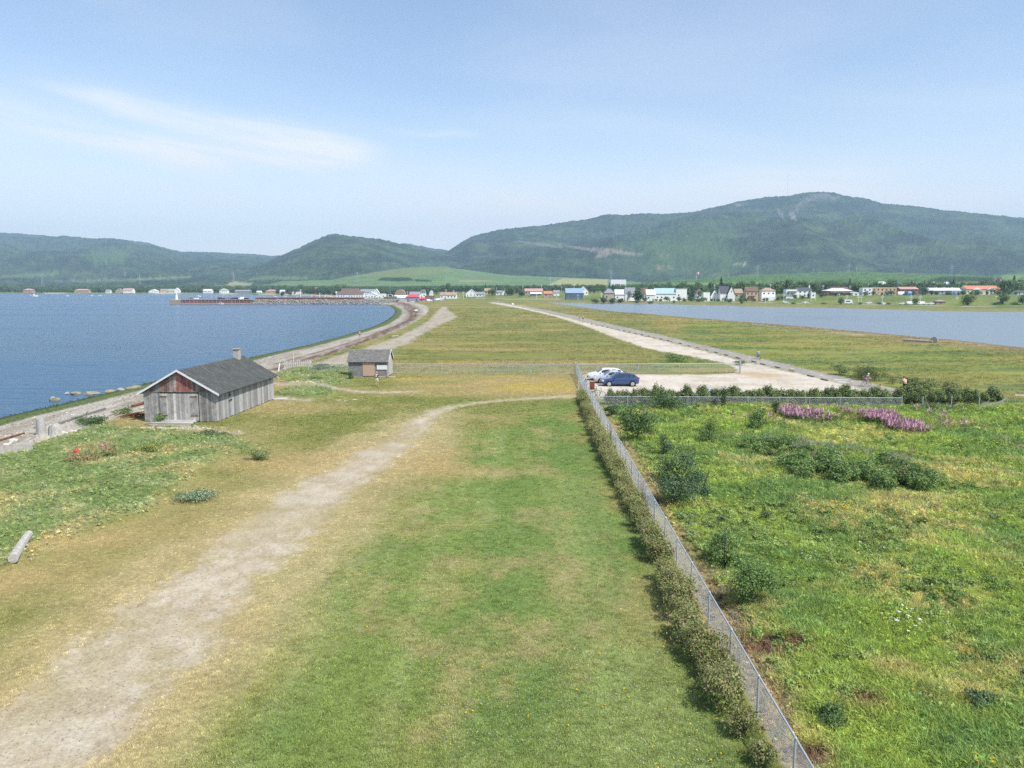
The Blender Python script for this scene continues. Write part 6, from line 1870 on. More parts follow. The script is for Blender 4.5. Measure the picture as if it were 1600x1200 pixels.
WIN = {}
NICK = [(834, 'the dull pink roof'), (857, 'the reddish orange roof'), (870, 'the small white shed'), (897, 'the bright blue roof'), (912, 'the steep white house'), (932, 'the bushes on the bank'), (952, 'the grey hipped house'), (968, 'the plain white house'), (984, 'the grey roofed white house'),
        (998, 'the tall dark round tree'), (1007, 'the brown roof with brick chimney'), (1017, 'the sloped white roof'), (1040, 'the turquoise roof'), (1065, 'the white flat annex'), (1081, 'the gap before the brown hipped roof'), (1093, 'the small brown hipped roof'), (1104, 'the low white garage'), (1116, 'the white gabled cottage'), (1132, 'the steep dark roof'), (1143, 'the tall white gable'),
        (1154, 'the small tan house'), (1174, 'the house with dark balconies'), (1200, 'the tan hipped roof'), (1220, 'the gap right of the hipped roof'), (1237, 'the flat white bungalow'), (1257, 'the chimney tower house'), (1271, 'the plain white shed'), (1283, 'the gap left of the brick bungalow'), (1311, 'the red brick bungalow'), (1337, 'the white arched shelter'), (1354, 'the white wing of the apartments'),
        (1375, 'the left half of the orange apartments'), (1392, 'the right half of the orange apartments'), (1420, 'the pink brick building'), (1440, 'the gap left of the pale roof'), (1460, 'the left end of the pale roof'), (1475, 'the middle of the pale roof'), (1494, 'the grey lower wing'), (1506, 'the gap left of the orange roof'), (1522, 'the left end of the orange roof'), (1540, 'the middle of the orange roof'), (1555, 'the right end of the orange roof'), (1575, 'the gap right of the orange roof'), (1598, 'the dark roofed shed'), (1625, 'the houses past the dark roofed shed')]
NICK2 = [(444, 'the two gabled white house'), (464, 'the long low white shore building'), (482, 'the inner harbour masts'), (493, 'the orange red harbour roof'), (503, 'the white harbour wing'), (518, 'the left of the brown halls'), (546, 'the long brown roofed hall'), (565, 'the right end of the brown halls'), (578, 'the white boat shed'), (588, 'the white gabled harbour house'), (600, 'the low quay building'), (612, 'the hauled out fishing boat'), (625, 'the gambrel house'), (644, 'the red tent roof'), (660, 'the small red stall'), (673, 'the brown fronted stall'), (685, 'the parked vans'),
         (700, 'the long bungalow at the end of the spit'), (720, 'the gap right of the long bungalow'), (736, 'the large white gabled building'), (750, 'the low white extension'), (764, 'the yellow house'), (780, 'the white village shed'), (789, 'the tall narrow white house'), (797, 'the dark low barn'), (808, 'the tan village house'), (830, 'the red sided house')]


def nick(px): return min(NICK + NICK2, key=lambda q: abs(q[0] - px))[1]




def house(label, px0, px1, by, ty, D, wall, roof, style='gable', storeys=1, cat='house', name='house', turn=0.0, deep=None, gable2=None, extras=(), flat_roof=False, door=True):
    """a building between columns px0..px1 at distance D; ty is the row of its ridge"""
    cx, y = at_dist((px0 + px1) / 2, D); g = tz(cx, y); dep = y * CP + (H - g) * SP
    w = (px1 - px0) / F * dep; zt = max(z_of(ty, y) - g, 2.8)
    dp = deep or max(6.5, min(w * .7, 11))
    o = thing(name, label, cat, (cx, y + dp / 2, g), R(turn))
    if style == 'flat': hw, hr = zt, zt
    elif style == 'hip': hw, hr = zt * .62 if storeys == 1 else zt * .76, zt
    elif style == 'front': hw, hr = zt * .5, zt
    elif style == 'arch': hw, hr = zt * .5, zt
    else: hw, hr = zt * (.60 if storeys == 1 else .74), zt
    x0, x1, y0, y1 = -w / 2, w / 2, -dp / 2, dp / 2
    wl_, rl = wm(wall), rm(roof)
    b = MB()
    if style == 'front': b.prism([(x0, -.5), (x1, -.5), (x1, hw), (0, hr - .12), (x0, hw)], y0, y1)
    elif style == 'gable': b.prism([(y0, -.5), (y1, -.5), (y1, hw), (0, hr - .12), (y0, hw)], x0, x1, 'x')
    else: b.box(x0, x1, y0, y1, -.5, hw)
    b.build('wall', wl_, o)
    e = .45; b = MB(); t = .16
    if style == 'gable':
        for s in (1, -1):
            k = (hr - hw) / (dp / 2); b.prism([(0, hr), (s * (dp / 2 + e), hr - k * (dp / 2 + e)), (s * (dp / 2 + e), hr - k * (dp / 2 + e) + t), (0, hr + t)], x0 - .35, x1 + .35, 'x')
    elif style == 'front':
        for s in (1, -1):
            k = (hr - hw) / (w / 2); b.prism([(0, hr), (s * (w / 2 + e), hr - k * (w / 2 + e)), (s * (w / 2 + e), hr - k * (w / 2 + e) + t), (0, hr + t)], y0 - .35, y1 + .35)
    elif style == 'hip':
        rx = max(w / 2 - dp / 2, .3)
        b.add([(x0 - e, y0 - e, hw), (x1 + e, y0 - e, hw), (x1 + e, y1 + e, hw), (x0 - e, y1 + e, hw), (-rx, 0, hr), (rx, 0, hr), (x0 - e, y0 - e, hw + t), (x1 + e, y0 - e, hw + t), (x1 + e, y1 + e, hw + t), (x0 - e, y1 + e, hw + t)],
              [(3, 2, 1, 0), (0, 1, 7, 6), (1, 2, 8, 7), (2, 3, 9, 8), (3, 0, 6, 9), (6, 7, 5, 4), (7, 8, 5), (8, 9, 4, 5), (9, 6, 4)])
    elif style == 'arch':
        P = [(x0 - .1, hw)] + [(w / 2 * 1.03 * -math.cos(i * math.pi / 8), hw + (hr - hw) * math.sin(i * math.pi / 8)) for i in range(0, 9)]
        b.prism(P, y0 - .1, y1 + .1)
    else: b.box(x0 - .15, x1 + .15, y0 - .15, y1 + .15, hw + .003, hw + .28)
    rf = b.build('roof', rl, o)
    # windows on the side that faces the water
    n = max(1, int(w / 3.1)); zs = [hw * .5 - .55] if storeys == 1 else [hw * .26 - .5, hw * .72 - .5]
    if 'win' not in WIN:
        WIN['win'] = MB().box(-.5, .5, -.03, .03, 0, 1.15).mesh('window', M['glass']); WIN['sill'] = MB().box(-.6, .6, -.08, .0, -.1, -.003).mesh('sill', M['white'])
    dn = random.randrange(n)
    for z in zs:
        for i in range(n):
            x = x0 + (i + .5) * w / n
            if door and i == dn and z == zs[0]:
                MB().box(x - .48, x + .48, y0 - .05, y0 - .004, .05, 2.05).build('door', pm('painted_door', (.18, .14, .11), .6), o); continue
            wi = link('window', WIN['win'], o, (x, y0 - .034, max(z, .4))); link('sill', WIN['sill'], wi)
            wi.scale = (min(1.25, w / n * .5), 1, 1)
    if style == 'front' : wi = link('window', WIN['win'], o, (0, y0 - .034, hw + (hr - hw) * .2)); wi.scale = (.8, 1, .8)
    if 'chimney' in extras: MB().box(w * .22, w * .22 + .7, -.2, .5, hr - .9, hr + 1.0).build('chimney', pm('brick_chimney', (.34, .2, .16), .9), o)
    if 'tall_chimney' in extras: MB().box(x1 - 1.3, x1 - .4, -.6, .3, hw, hr + 2.0).build('chimney', M['wall_white'] if 'wall_white' in M else wm('white'), o)
    if 'balcony' in extras:
        MB().box(x0 + w * .2, x0 + w * .75, y0 - 1.5, y0 - .06, hw * .46, hw * .5).build('balcony', pm('dark_balcony', (.06, .04, .035), .8), o)
        for i in range(9): MB().box(x0 + w * (.2 + .0675 * i), x0 + w * (.2 + .0675 * i) + .1, y0 - 1.5, y0 - 1.42, hw * .5, hw * .5 + 1).build('baluster', M['dark_balcony'], o)
    if 'deck' in extras: MB().box(x0 - w * .1, x1 + w * .1, y0 - 3, y0 - .06, -.4, hw * .42).build('sunroom', wm('white'), o)
    if 'skylights' in extras:
        for i in range(4): MB().box(x0 + w * (.12 + .22 * i), x0 + w * (.12 + .22 * i) + w * .03, -1, 1, hr - .3, hr + .5).build('roof_vent', wm('white'), o)
    if 'white_gables' in extras:
        for q in (.30, .72):
            b = MB(); c = x0 + w * q; b.prism([(c - 4, hw * .9), (c + 4, hw * .9), (c, hw * 1.35)], y0 - .9, y0 - .55); b.build('gable_trim', wm('white'), o)
    if 'porch' in extras: MB().box(x0 + w * .1, x1 - w * .1, y0 - 1.8, y0 - .06, hw * .72, hw * .8).build('porch_roof', rl, o)
    if 'dormer' in extras:
        b = MB(); b.prism([(-w * .16, hw), (w * .16, hw), (w * .16, hr * .86), (0, hr * 1.02), (-w * .16, hr * .86)], y0 + .2, 0); d = b.build('dormer', wl_, o)
        wi = link('window', WIN['win'], d, (0, y0 + .16, hw * 1.1))
    return o


def village():
    A = house
    # across the lagoon, left to right
    A('long pale building with a dull pink roof at the left end of the lagoon shore', 820, 848, 459, 451, 820, 'tan', 'pink')
    A('small house with a reddish orange roof by the water at the head of the lagoon', 850, 863, 460, 455, 770, 'pink', 'orange')
    A('small white shed right of the reddish orange roof', 865, 874, 460, 453.5, 780, 'white', 'grey')
    A('dark blue sided hall with a bright blue roof and pale right end', 884, 911, 460, 450.5, 690, 'blue', 'blue', door=False)
    A('steep white house behind the blue roofed hall', 905, 919, 460, 447, 780, 'white', 'white', 'front')
    A('grey hip roofed house above the dark trees on the bank', 944, 960, 460, 451, 640, 'tan', 'grey', 'hip')
    A('plain white house between the grey hipped house and the grey roofed white one', 961, 976, 460, 452.5, 640, 'white', 'white')
    A('white house with a grey roof and chimney left of the tall dark round tree', 977, 992, 461, 449.5, 630, 'white', 'grey', 'gable', extras=('chimney',))
    A('brown roofed house with a brick chimney right of the tall dark round tree', 1002, 1012, 461, 450, 630, 'cream', 'brown', 'gable', extras=('chimney',))
    A('white block with a sloped white roof left of the turquoise roof', 1010, 1024, 462, 452.5, 610, 'white', 'white')
    A('long low white building with a turquoise roof', 1024, 1056, 461, 450.5, 612, 'white', 'turq', 'gable')
    A('white flat roofed annex right of the turquoise roof', 1056, 1073, 461, 451.5, 612, 'white', 'white', 'flat')
    A('small white house with a brown hipped roof', 1087, 1099, 460.5, 451, 625, 'white', 'brown', 'hip')
    A('low white garage between the brown hipped house and the white gabled cottage', 1099, 1109, 461, 456.5, 615, 'white', 'grey', 'flat')
    A('white cottage with its gable towards the lagoon left of the big dark roof', 1111, 1122, 460.5, 452, 618, 'white', 'dark', 'front')
    A('big white house with a steep dark roof and tall white gable on its right', 1125, 1139, 460.5, 447.5, 612, 'white', 'dark')
    A('tall white gable end joined to the steep dark roof', 1137, 1148, 460.5, 447, 610, 'white', 'dark', 'front')
    A('small tan house hidden behind the big white gable', 1148, 1160, 460, 451.5, 640, 'tan', 'tan')
    A('two storey brown and cream house with dark balconies towards the lagoon', 1165, 1184, 462.5, 448.5, 596, 'peach', 'brown', 'gable', 2, extras=('balcony', 'chimney'))
    A('white house with a tan hipped roof and a projecting sunroom', 1190, 1211, 461.5, 449.5, 600, 'white', 'tan', 'hip', 2, extras=('deck',))
    A('small white house high among the trees above the hipped roof house', 1218, 1227, 448, 439.5, 800, 'white', 'brown', 'front')
    A('flat roofed white bungalow left of the dark roofed two storey house', 1228, 1246, 462, 452, 606, 'white', 'grey', 'flat', extras=('porch',))
    A('two storey white house with a dark roof and a white chimney tower', 1246, 1268, 461.5, 449.5, 606, 'white', 'dark', 'gable', 2, extras=('tall_chimney',))
    A('small plain white shed right of the chimney tower house', 1267, 1274, 462.5, 457, 590, 'white', 'white', 'flat', door=False)
    A('red brick bungalow with a broad white roof', 1292, 1331, 460.5, 450.5, 606, 'brick', 'white', 'hip', extras=('porch',))
    A('dark roofed house behind the red brick bungalow', 1300, 1326, 456, 448.5, 650, 'brick', 'brown', 'gable')
    A('white arched shelter right of the red brick bungalow', 1332, 1342, 461.5, 458, 594, 'white', 'white', 'arch', door=False, cat='shelter')
    A('white left wing of the long flat roofed apartment block', 1347, 1362, 461, 449.8, 604, 'white', 'white', 'flat', 2, cat='apartments', name='apartment_block')
    A('long two storey orange tan apartment block with a flat white roof', 1362, 1400, 460.5, 449.5, 606, 'peach', 'white', 'flat', 2, cat='apartments', name='apartment_block')
    A('pink brick two storey building behind the blue truck', 1406, 1434, 460, 448.5, 612, 'brick', 'pink', 'gable', 2)
    A('long low building with a pale pinkish white roof', 1446, 1503, 458, 450, 640, 'grey', 'white', 'gable', cat='school', name='long_building', extras=('skylights',))
    A('grey lower wing under the pale pinkish white roof', 1486, 1500, 460, 454.5, 618, 'grey', 'grey', 'flat')
    A('long building with a bright orange red roof and white gables', 1509, 1562, 458.5, 446.5, 636, 'cream', 'orange', 'gable', cat='school', name='long_building', extras=('white_gables',))
    A('low cream annex below the orange red roof', 1529, 1546, 460.5, 457, 612, 'cream', 'white', 'flat')
    A('dark roofed shed with white boat like shapes at the far right', 1588, 1604, 458.5, 454, 612, 'white', 'dark', 'gable')
    A('grey gabled house behind the orange red roof at its right end', 1556, 1568, 445, 434, 900, 'pink', 'grey', 'front')
    A('orange kiosk with a grey roof on the grass by the lagoon road', 1463, 1477, 476, 468.5, 488, 'orange', 'grey', 'hip', cat='kiosk', name='kiosk', deep=4)
    A('long white greenhouse like shed on the slope behind the village', 954, 978, 439, 436.8, 1350, 'white', 'white', 'flat', door=False)
    A('long pale roof among the trees above the apartment block', 1368, 1390, 443, 439.5, 860, 'tan', 'green', 'hip')
    for i, (px, lab) in enumerate(((1381, 'left of two small white sheds above the long low building'), (1425, 'small bright white house above the pink brick building'), (1458, 'tiny white house among trees left above the pale roof'), (1480, 'tiny white house among trees right above the pale roof'))):
        A(lab, px - 3, px + 3, 444, 440.5, 820, 'white', 'white', 'gable')
    # head of the lagoon and harbour village
    A('large white gabled building at the left of the village row beyond the spit', 728, 744, 461, 452, 860, 'white', 'white', 'front')
    A('low white extension right of the large white gabled building', 744, 757, 460, 456.5, 850, 'white', 'grey')
    A('yellow house beyond the spit', 757, 772, 459, 450.5, 880, 'yellow', 'tan', 'gable', extras=('chimney',))
    A('white shed between the yellow house and the dark roofed barn', 775, 785, 459.5, 454, 860, 'white', 'grey')
    A('tall narrow white house left of the dark roofed barn', 785, 792, 459.5, 452.5, 850, 'white', 'white', 'front')
    A('dark low barn at the middle of the village row', 792, 802, 459.5, 454.5, 850, 'dark', 'dark')
    A('tan house right of the dark low barn', 802, 815, 459, 454, 870, 'tan', 'pink')
    A('red sided house with a dark roof beside the poles', 822, 838, 457, 450, 1000, 'red', 'dark')
    A('long low white roof under the red sided house', 829, 846, 460.5, 456.5, 800, 'blue', 'white')
    A('tall white house with a rounded gambrel roof by the harbour road', 617, 633, 464, 452, 760, 'white', 'tan', 'arch', 1, extras=())
    A('low white porch building before the gambrel house', 616, 636, 466, 461.5, 730, 'white', 'white')
    A('building with a red tent like roof by the harbour road', 634, 654, 467, 459.5, 690, 'grey', 'redtent', 'hip')
    A('smaller bright red roofed stall right of the red tent roof', 655, 663, 468.5, 464, 670, 'pink', 'redtent', 'hip')
    A('grey roofed house behind the red tent roof', 640, 656, 461, 456, 800, 'white', 'grey')
    A('house with a pale round topped front behind the red stall', 656, 665, 460, 452, 850, 'white', 'grey', 'arch')
    A('brown fronted long stall right of the red stall', 664, 678, 466, 462.5, 690, 'brick', 'tan', 'flat')
    A('white round gabled house near the vans', 671, 676, 458, 454, 880, 'white', 'white', 'arch')
    A('long white bungalow with a grey brown roof at the end of the spit', 688, 713, 463, 457, 760, 'white', 'tan', 'gable')
    A('long brown roofed hall across the harbour', 533, 560, 456.5, 451, 980, 'pink', 'brown', 'gable')
    A('long white fronted hall with a brown roof on the quay', 527, 568, 461, 455.5, 900, 'white', 'brown', 'gable')
    A('grey roofed hall right of the brown roofed halls', 563, 588, 457, 452, 960, 'white', 'grey', 'gable')
    A('bright white boat shed before the grey roofed hall', 570, 588, 462.5, 456, 860, 'white', 'white', 'front')
    A('white gabled house right of the grey roofed hall', 583, 592, 457.5, 451.5, 930, 'white', 'white', 'front')
    A('low white quay building right of the boat shed', 590, 602, 463, 459, 840, 'white', 'white', 'flat')
    A('building with an orange red roof beyond the inner harbour', 487, 500, 454, 449, 1250, 'white', 'orange', 'hip')
    A('white wing right of the orange red roof', 499, 507, 457, 450.5, 1200, 'white', 'white', 'front')
    # far shore of the bay
    for a in (('pinkish cottages half hidden in the trees at the far left shore', 36, 50, 456.5, 451, 'pink', 'pink', 'hip'), ('tan beach building on the far sands', 116, 138, 457, 451.5, 'tan', 'pink', 'hip'),
              ('small white cottage left of the grey gabled house on the far shore', 165, 172, 457, 452.5, 'white', 'grey', 'gable'), ('grey gabled house on the far shore', 180, 190, 456.5, 451, 'tan', 'grey', 'front'),
              ('white fronted house with a cream roof on the far shore', 192, 207, 456.5, 450.5, 'white', 'pink', 'gable'), ('small white gable among the trees of the far shore', 232, 245, 457, 452, 'white', 'white', 'front'),
              ('low cream house left of the white one on the far shore', 250, 262, 456.5, 451.5, 'cream', 'cream' if 0 else 'tan', 'gable'), ('cream roofed low house on the far shore', 262, 272, 456.5, 451.5, 'cream', 'green', 'gable'),
              ('white house with its gable turned right on the far shore', 272, 280, 456, 450, 'white', 'white', 'front'), ('white cottage under the pale field', 317, 330, 457, 451.8, 'white', 'white', 'gable'),
              ('house with a pale green roof on the far shore', 343, 355, 457, 450.8, 'white', 'green', 'hip'), ('long grey roofed building on the far shore', 367, 392, 457.5, 453, 'grey', 'grey', 'gable'),
              ('small white cabin right of the long grey roofed building', 401, 408, 458, 454.5, 'white', 'cream' if 0 else 'white', 'gable'), ('broad pink and cream building on the far shore', 415, 432, 458, 452.5, 'peach', 'pink', 'hip'),
              ('white house with two gables on the far shore', 437, 453, 458.5, 453, 'white', 'white', 'gable'), ('long low white building right of the two gabled house', 453, 476, 459, 455.8, 'white', 'grey', 'flat')):
        A(a[0], a[1], a[2], a[3], a[4], shore_dist(a[1]) + 75, a[5], a[6], a[7])


def wharf():
    # long sheet piled quay with rock revetment on its right
    D0 = 566
    x0, x1 = W(283, 474.6, SEA)[0] * D0 / W(283, 474.6, SEA)[1], -196.0
    o = thing('wharf', 'long rust red sheet piled wharf with pale cap beams reaching into the bay', 'wharf', (x0, D0, SEA))
    L = x1 - x0; rust = pm('rusty_sheet_piles', (.26, .105, .075), .9, var=[(.15, .25), (1.2, .15)]); conc = pm('quay_concrete', (.46, .40, .33), .9, var=[(.3, .15)])
    MB().box(0, L, 0, 13, -1, 3.3).build('quay_core', conc, o)
    b = MB(); n = int(L / .9)
    for i in range(n):
        x = i * .9; b.box(x + .08, x + .8, -.35 if i % 2 else -.12, -.003, .9, 3.2)
    tag(b.build('sheet_piles', rust, o), kind='stuff')
    MB().box(-.2, L + .2, -.7, -.36, .0, .85).build('fender_beam', pm('pale_wet_beam', (.40, .33, .25), .9), o)
    MB().box(-.1, L + .1, -.45, .3, 3.31, 3.75).build('cap_beam', pm('pale_cap', (.50, .33, .27), .9), o)
    me = MB().box(-.14, .14, -.5, -.36, .9, 3.2).mesh('timber_fender', pm('fender_timber', (.42, .30, .24), .9))
    for i in range(int(L / 2.9)): link('timber_fender', me, o, (1 + i * 2.9, 0, 0))
    a = thing('quay_head', 'broad tan concrete head of the wharf carrying the white beacon', 'wharf', (x0 - 8.5, D0 + 1, SEA))
    MB().box(0, 8.4, -1.5, 12, -1, 3.0).build('block', pm('tan_concrete', (.34, .26, .17), .95, var=[(.4, .3)]), a)
    MB().box(.5, 7.9, -1, 11.5, 3.003, 3.5).build('slab', conc, a)
    b = thing('beacon', 'white harbour beacon tower on the head of the wharf', 'beacon', (x0 - 5, D0 + 4, SEA + 3.5))
    MB().tube((0, 0, 0), (0, 0, 4.2), 1.05, .7, 10).build('tower', M['white'], b); MB().tube((0, 0, 4.2), (0, 0, 4.5), .95, None, 10).build('gallery', M['white'], b); MB().tube((0, 0, 4.5), (0, 0, 5.4), .4, .3, 8).build('lantern', M['chrome'], b)
    MB().tube((0, 0, 5.4), (0, 0, 9.0), .07, .04, 4).build('mast', M['white'], b)
    # inner arm: red wall behind, rocks before
    o2 = thing('breakwater', 'grey boulder breakwater with a rust red wall behind it joining the wharf to the shore', 'breakwater', (-196, D0, SEA))
    L2 = 106; cr = MB(); cr.prism([(-4, -1), (4.5, -1), (5, 3.4), (.5, 3.4)], 0, L2, 'x'); cr.build('core', pm('dark_fill', (.16, .15, .13), .95), o2)
    MB().box(-1, L2 - 24, 4.9, 5.6, 2.9, 4.9).build('wall', rust, o2); MB().box(-1, L2 + 4, 4.6, 6.2, 4.903, 5.2).build('cap_beam', M['pale_cap'], o2)
    MB().box(-2, L2 + 8, 6.3, 13, -1, 3.4).build('quay_core', conc, o2)
    rk = [rock_mesh(300 + i, 1, .8) for i in range(5)]
    rmats = [pm('breakwater_rock', (.26, .24, .21), .95, rnd=.4)]
    for q in rk: q.materials.append(rmats[0])
    rr = random.Random(2)
    # rocks past 300 are one mass: the whole facing is uncountable riprap at this distance
    V, Fc = [], []
    for i in range(520):
        t = rr.random(); x = rr.uniform(-2, L2 + 3); y = -4.2 + 5.0 * t; z = -.6 + 4.1 * t; s = rr.uniform(.5, 1.15)
        q = rk[i % 5]; b0 = len(V); ca, sa = math.cos(i), math.sin(i)
        V += [(x + (v.co.x * ca - v.co.y * sa) * s, y + (v.co.x * sa + v.co.y * ca) * s, z + v.co.z * s) for v in q.vertices]; Fc += [tuple(b0 + k for k in p.vertices) for p in q.polygons]
    me = bpy.data.meshes.new('riprap'); me.from_pydata(V, [], Fc); me.update()
    me.materials.append(pm('riprap_rock', (.25, .235, .21), .95, var=[(.5, .45), (2, .25)]))
    tag(link('riprap', me, o2), kind='stuff')
    # lamp posts and masts on the breakwater
    def pole(label, px, by, ty, D, name='lamp_post', cat='lamp post', arm=True, th=.16, mt='white', group=None, base=None):
        x, y = at_dist(px, D); z0 = tz(x, y) if base is None else base; z1 = z_of(ty, D)
        o = thing(name, label, cat, (x, y, z0), 0, group)
        MB().tube((0, 0, -.2), (0, 0, z1 - z0), th, th * .6, 6).build('pole', M[mt], o)
        if arm == 'cross':
            for k in (0, 1.0): MB().box(-1.1, 1.1, -.08, .08, z1 - z0 - .6 - k, z1 - z0 - .42 - k).build('crossarm', M[mt], o)
        elif arm == 'box': MB().box(-.6, .6, -.4, .4, z1 - z0 - 1.6, z1 - z0 - .2).build('lantern', M['white'], o)
        elif arm: MB().box(-.1, 1.4, -.1, .1, z1 - z0 - .12, z1 - z0).build('arm', M[mt], o)
        return o
    for px, ty, lab, arm in ((470, 452, 'tallest white mast on the breakwater', 'cross'), (464, 463, 'thin short mast left of the tallest white mast', True), (487.5, 461, 'slanting white mast by the red hut', True), (499.5, 457.5, 'plain white lamp post in the middle of the breakwater', True),
                              (508, 460, 'shorter lamp post right of the plain white one', True), (526, 455, 'lamp post with a white box near its top', 'box'), (413, 464, 'thin grey mast at the joint of wharf and breakwater', True)):
        pole(lab, px, 470, ty, 572, arm=arm, th=.28, base=2.2)
    x, y = at_dist(491, 574); o = thing('hut', 'small red hut with a gabled roof on the breakwater', 'hut', (x, y, 2.2)); MB().box(-1.7, 1.7, -1, 1, 0, 1.6).build('wall', wm('red'), o); MB().prism([(-1.9, 1.6), (1.9, 1.6), (0, 2.5)], -1.1, 1.1).build('roof', rm('red'), o)
    # boats: moored in the bay and by the wharf
    hullw = pm('white_hull', (.78, .78, .77), .4)

    def boat(label, px, py, Lw, cabin=.0, mast=0, z=SEA, D=None, hull=None, rz=0, group=None):
        if D: x, y = at_dist(px, D)
        else: x, y = W(px, py, SEA)
        o = thing('boat', label, 'boat', (x, y, z), rz, group); b = MB(); st = 9; V = []
        for i in range(st):
            t = i / (st - 1); u = t * Lw - Lw / 2; wd = Lw * .15 * (math.sin(math.pi * min(t * .75 + .25, 1)) ** .7 if t < .99 else .02) ; sh = Lw * .085 * (1 + .6 * t * t)
            V += [(u, -wd, sh), (u, -wd * .8, .0), (u, 0, -Lw * .04), (u, wd * .8, .0), (u, wd, sh)]
        fs = [(i * 5 + j, i * 5 + j + 1, (i + 1) * 5 + j + 1, (i + 1) * 5 + j) for i in range(st - 1) for j in range(4)] + [(0, 4, 3, 2, 1)] + [(i * 5, (i + 1) * 5, (i + 1) * 5 + 4, i * 5 + 4) for i in range(st - 1)]
        b.add(V, fs); b.build('hull', hull or hullw, o)
        if cabin: c = MB().prism([(-Lw * .16, Lw * .08), (Lw * .2, Lw * .08), (Lw * .13, Lw * (.08 + cabin)), (-Lw * .14, Lw * (.08 + cabin))], -Lw * .09, Lw * .09).build('cabin', M['white'], o); MB().prism([(-Lw * .1, Lw * .12), (Lw * .15, Lw * .12), (Lw * .115, Lw * (.06 + cabin)), (-Lw * .1, Lw * (.06 + cabin))], -Lw * .094, Lw * .094).build('window', M['glass'], o)
        if mast: MB().tube((0, 0, 0), (0, 0, mast), .09, .05, 5).build('mast', M['white'], o); MB().tube((0, 0, mast * .18), (-Lw * .4, 0, mast * .2), .12, .1, 5).build('boom', M['white'], o)
        return o
    boat('largest white motor boat moored at the left of the bay', 51, 463.3, 15, .13)
    boat('small white boat moored alone between the large one and the pair', 104, 462.8, 8, .1)
    boat('left one of the pair of small white boats moored together', 142, 462.4, 7, .1)
    boat('right one of the pair of small white boats moored together', 155, 462.4, 8, .1)
    boat('white yacht lying beyond the wharf head', 309, 463.6, 9, .12, mast=0)
    boat('white motor boat lying alongside the middle of the wharf', 345, 475.3, 6.0, .17)
    boat('small white boat at the right end of the wharf wall', 399, 474.9, 4.2, .14)
    for px, lab in ((338, 'sailing boat behind the wharf, nearest its middle'), (330.5, 'slim sailing boat behind the left part of the wharf'), (349, 'sailing boat right of the middle of the wharf'), (393, 'sailing boat behind the right end of the wharf')):
        boat(lab, px, 466, 7, .16, 9, D=600, z=SEA + 2.2 if 0 else SEA)
    boat('dark hulled fishing boat with a tall mast hauled out beside the gambrel house', 610, 466, 12, .2, 15, z=1.8, D=690, hull=pm('dark_hull', (.08, .06, .06), .6))
    for i, (px, py, s) in enumerate(((430, 464.5, 6), (444, 463.9, 7), (518, 465.2, 6), (538, 464.8, 6), (556, 464.6, 6), (575, 465, 7))):
        boat(('first', 'second', 'third', 'fourth', 'fifth', 'sixth')[i] + ' small boat from the left in the inner harbour behind the breakwater', px, py, s, .12, 7 if i % 2 == 0 else 0)
    # cars on the wharf
    cp = {k: pm('%s_car_paint' % k, c, .35, spec=.5) for k, c in dict(black=(.02, .02, .025), grey=(.2, .21, .22), red=(.3, .03, .03), green=(.05, .10, .08)).items()}
    W_ = M['white_car_paint']
    lst = [(300, 'grey', 'hatch'), (345, 'black', 'suv'), (350.5, 'black', 'hatch'), (356, 'grey', 'van'), (363, 'black', 'sedan'), (370, 'black', 'suv'), (377, 'white', 'van'), (386, 'black', 'hatch'), (306, 'white', 'hatch')]
    for i, (px, c, k) in enumerate(sorted(lst)):
        x, y = at_dist(px, 570); o = car('%s %s parked on the wharf, %s from the beacon' % (c, k.replace('hatch', 'hatchback').replace('suv', 'off road car'), ('first', 'second', 'third', 'fourth', 'fifth', 'sixth', 'seventh', 'eighth', 'ninth')[i]), x, y, 0 if i % 2 else math.pi, cp.get(c, W_), 4.6, 1.8, dict(hatch=1.5, suv=1.7, sedan=1.4, van=2.0)[k], k)
        o.location.z = 2.12 + .002
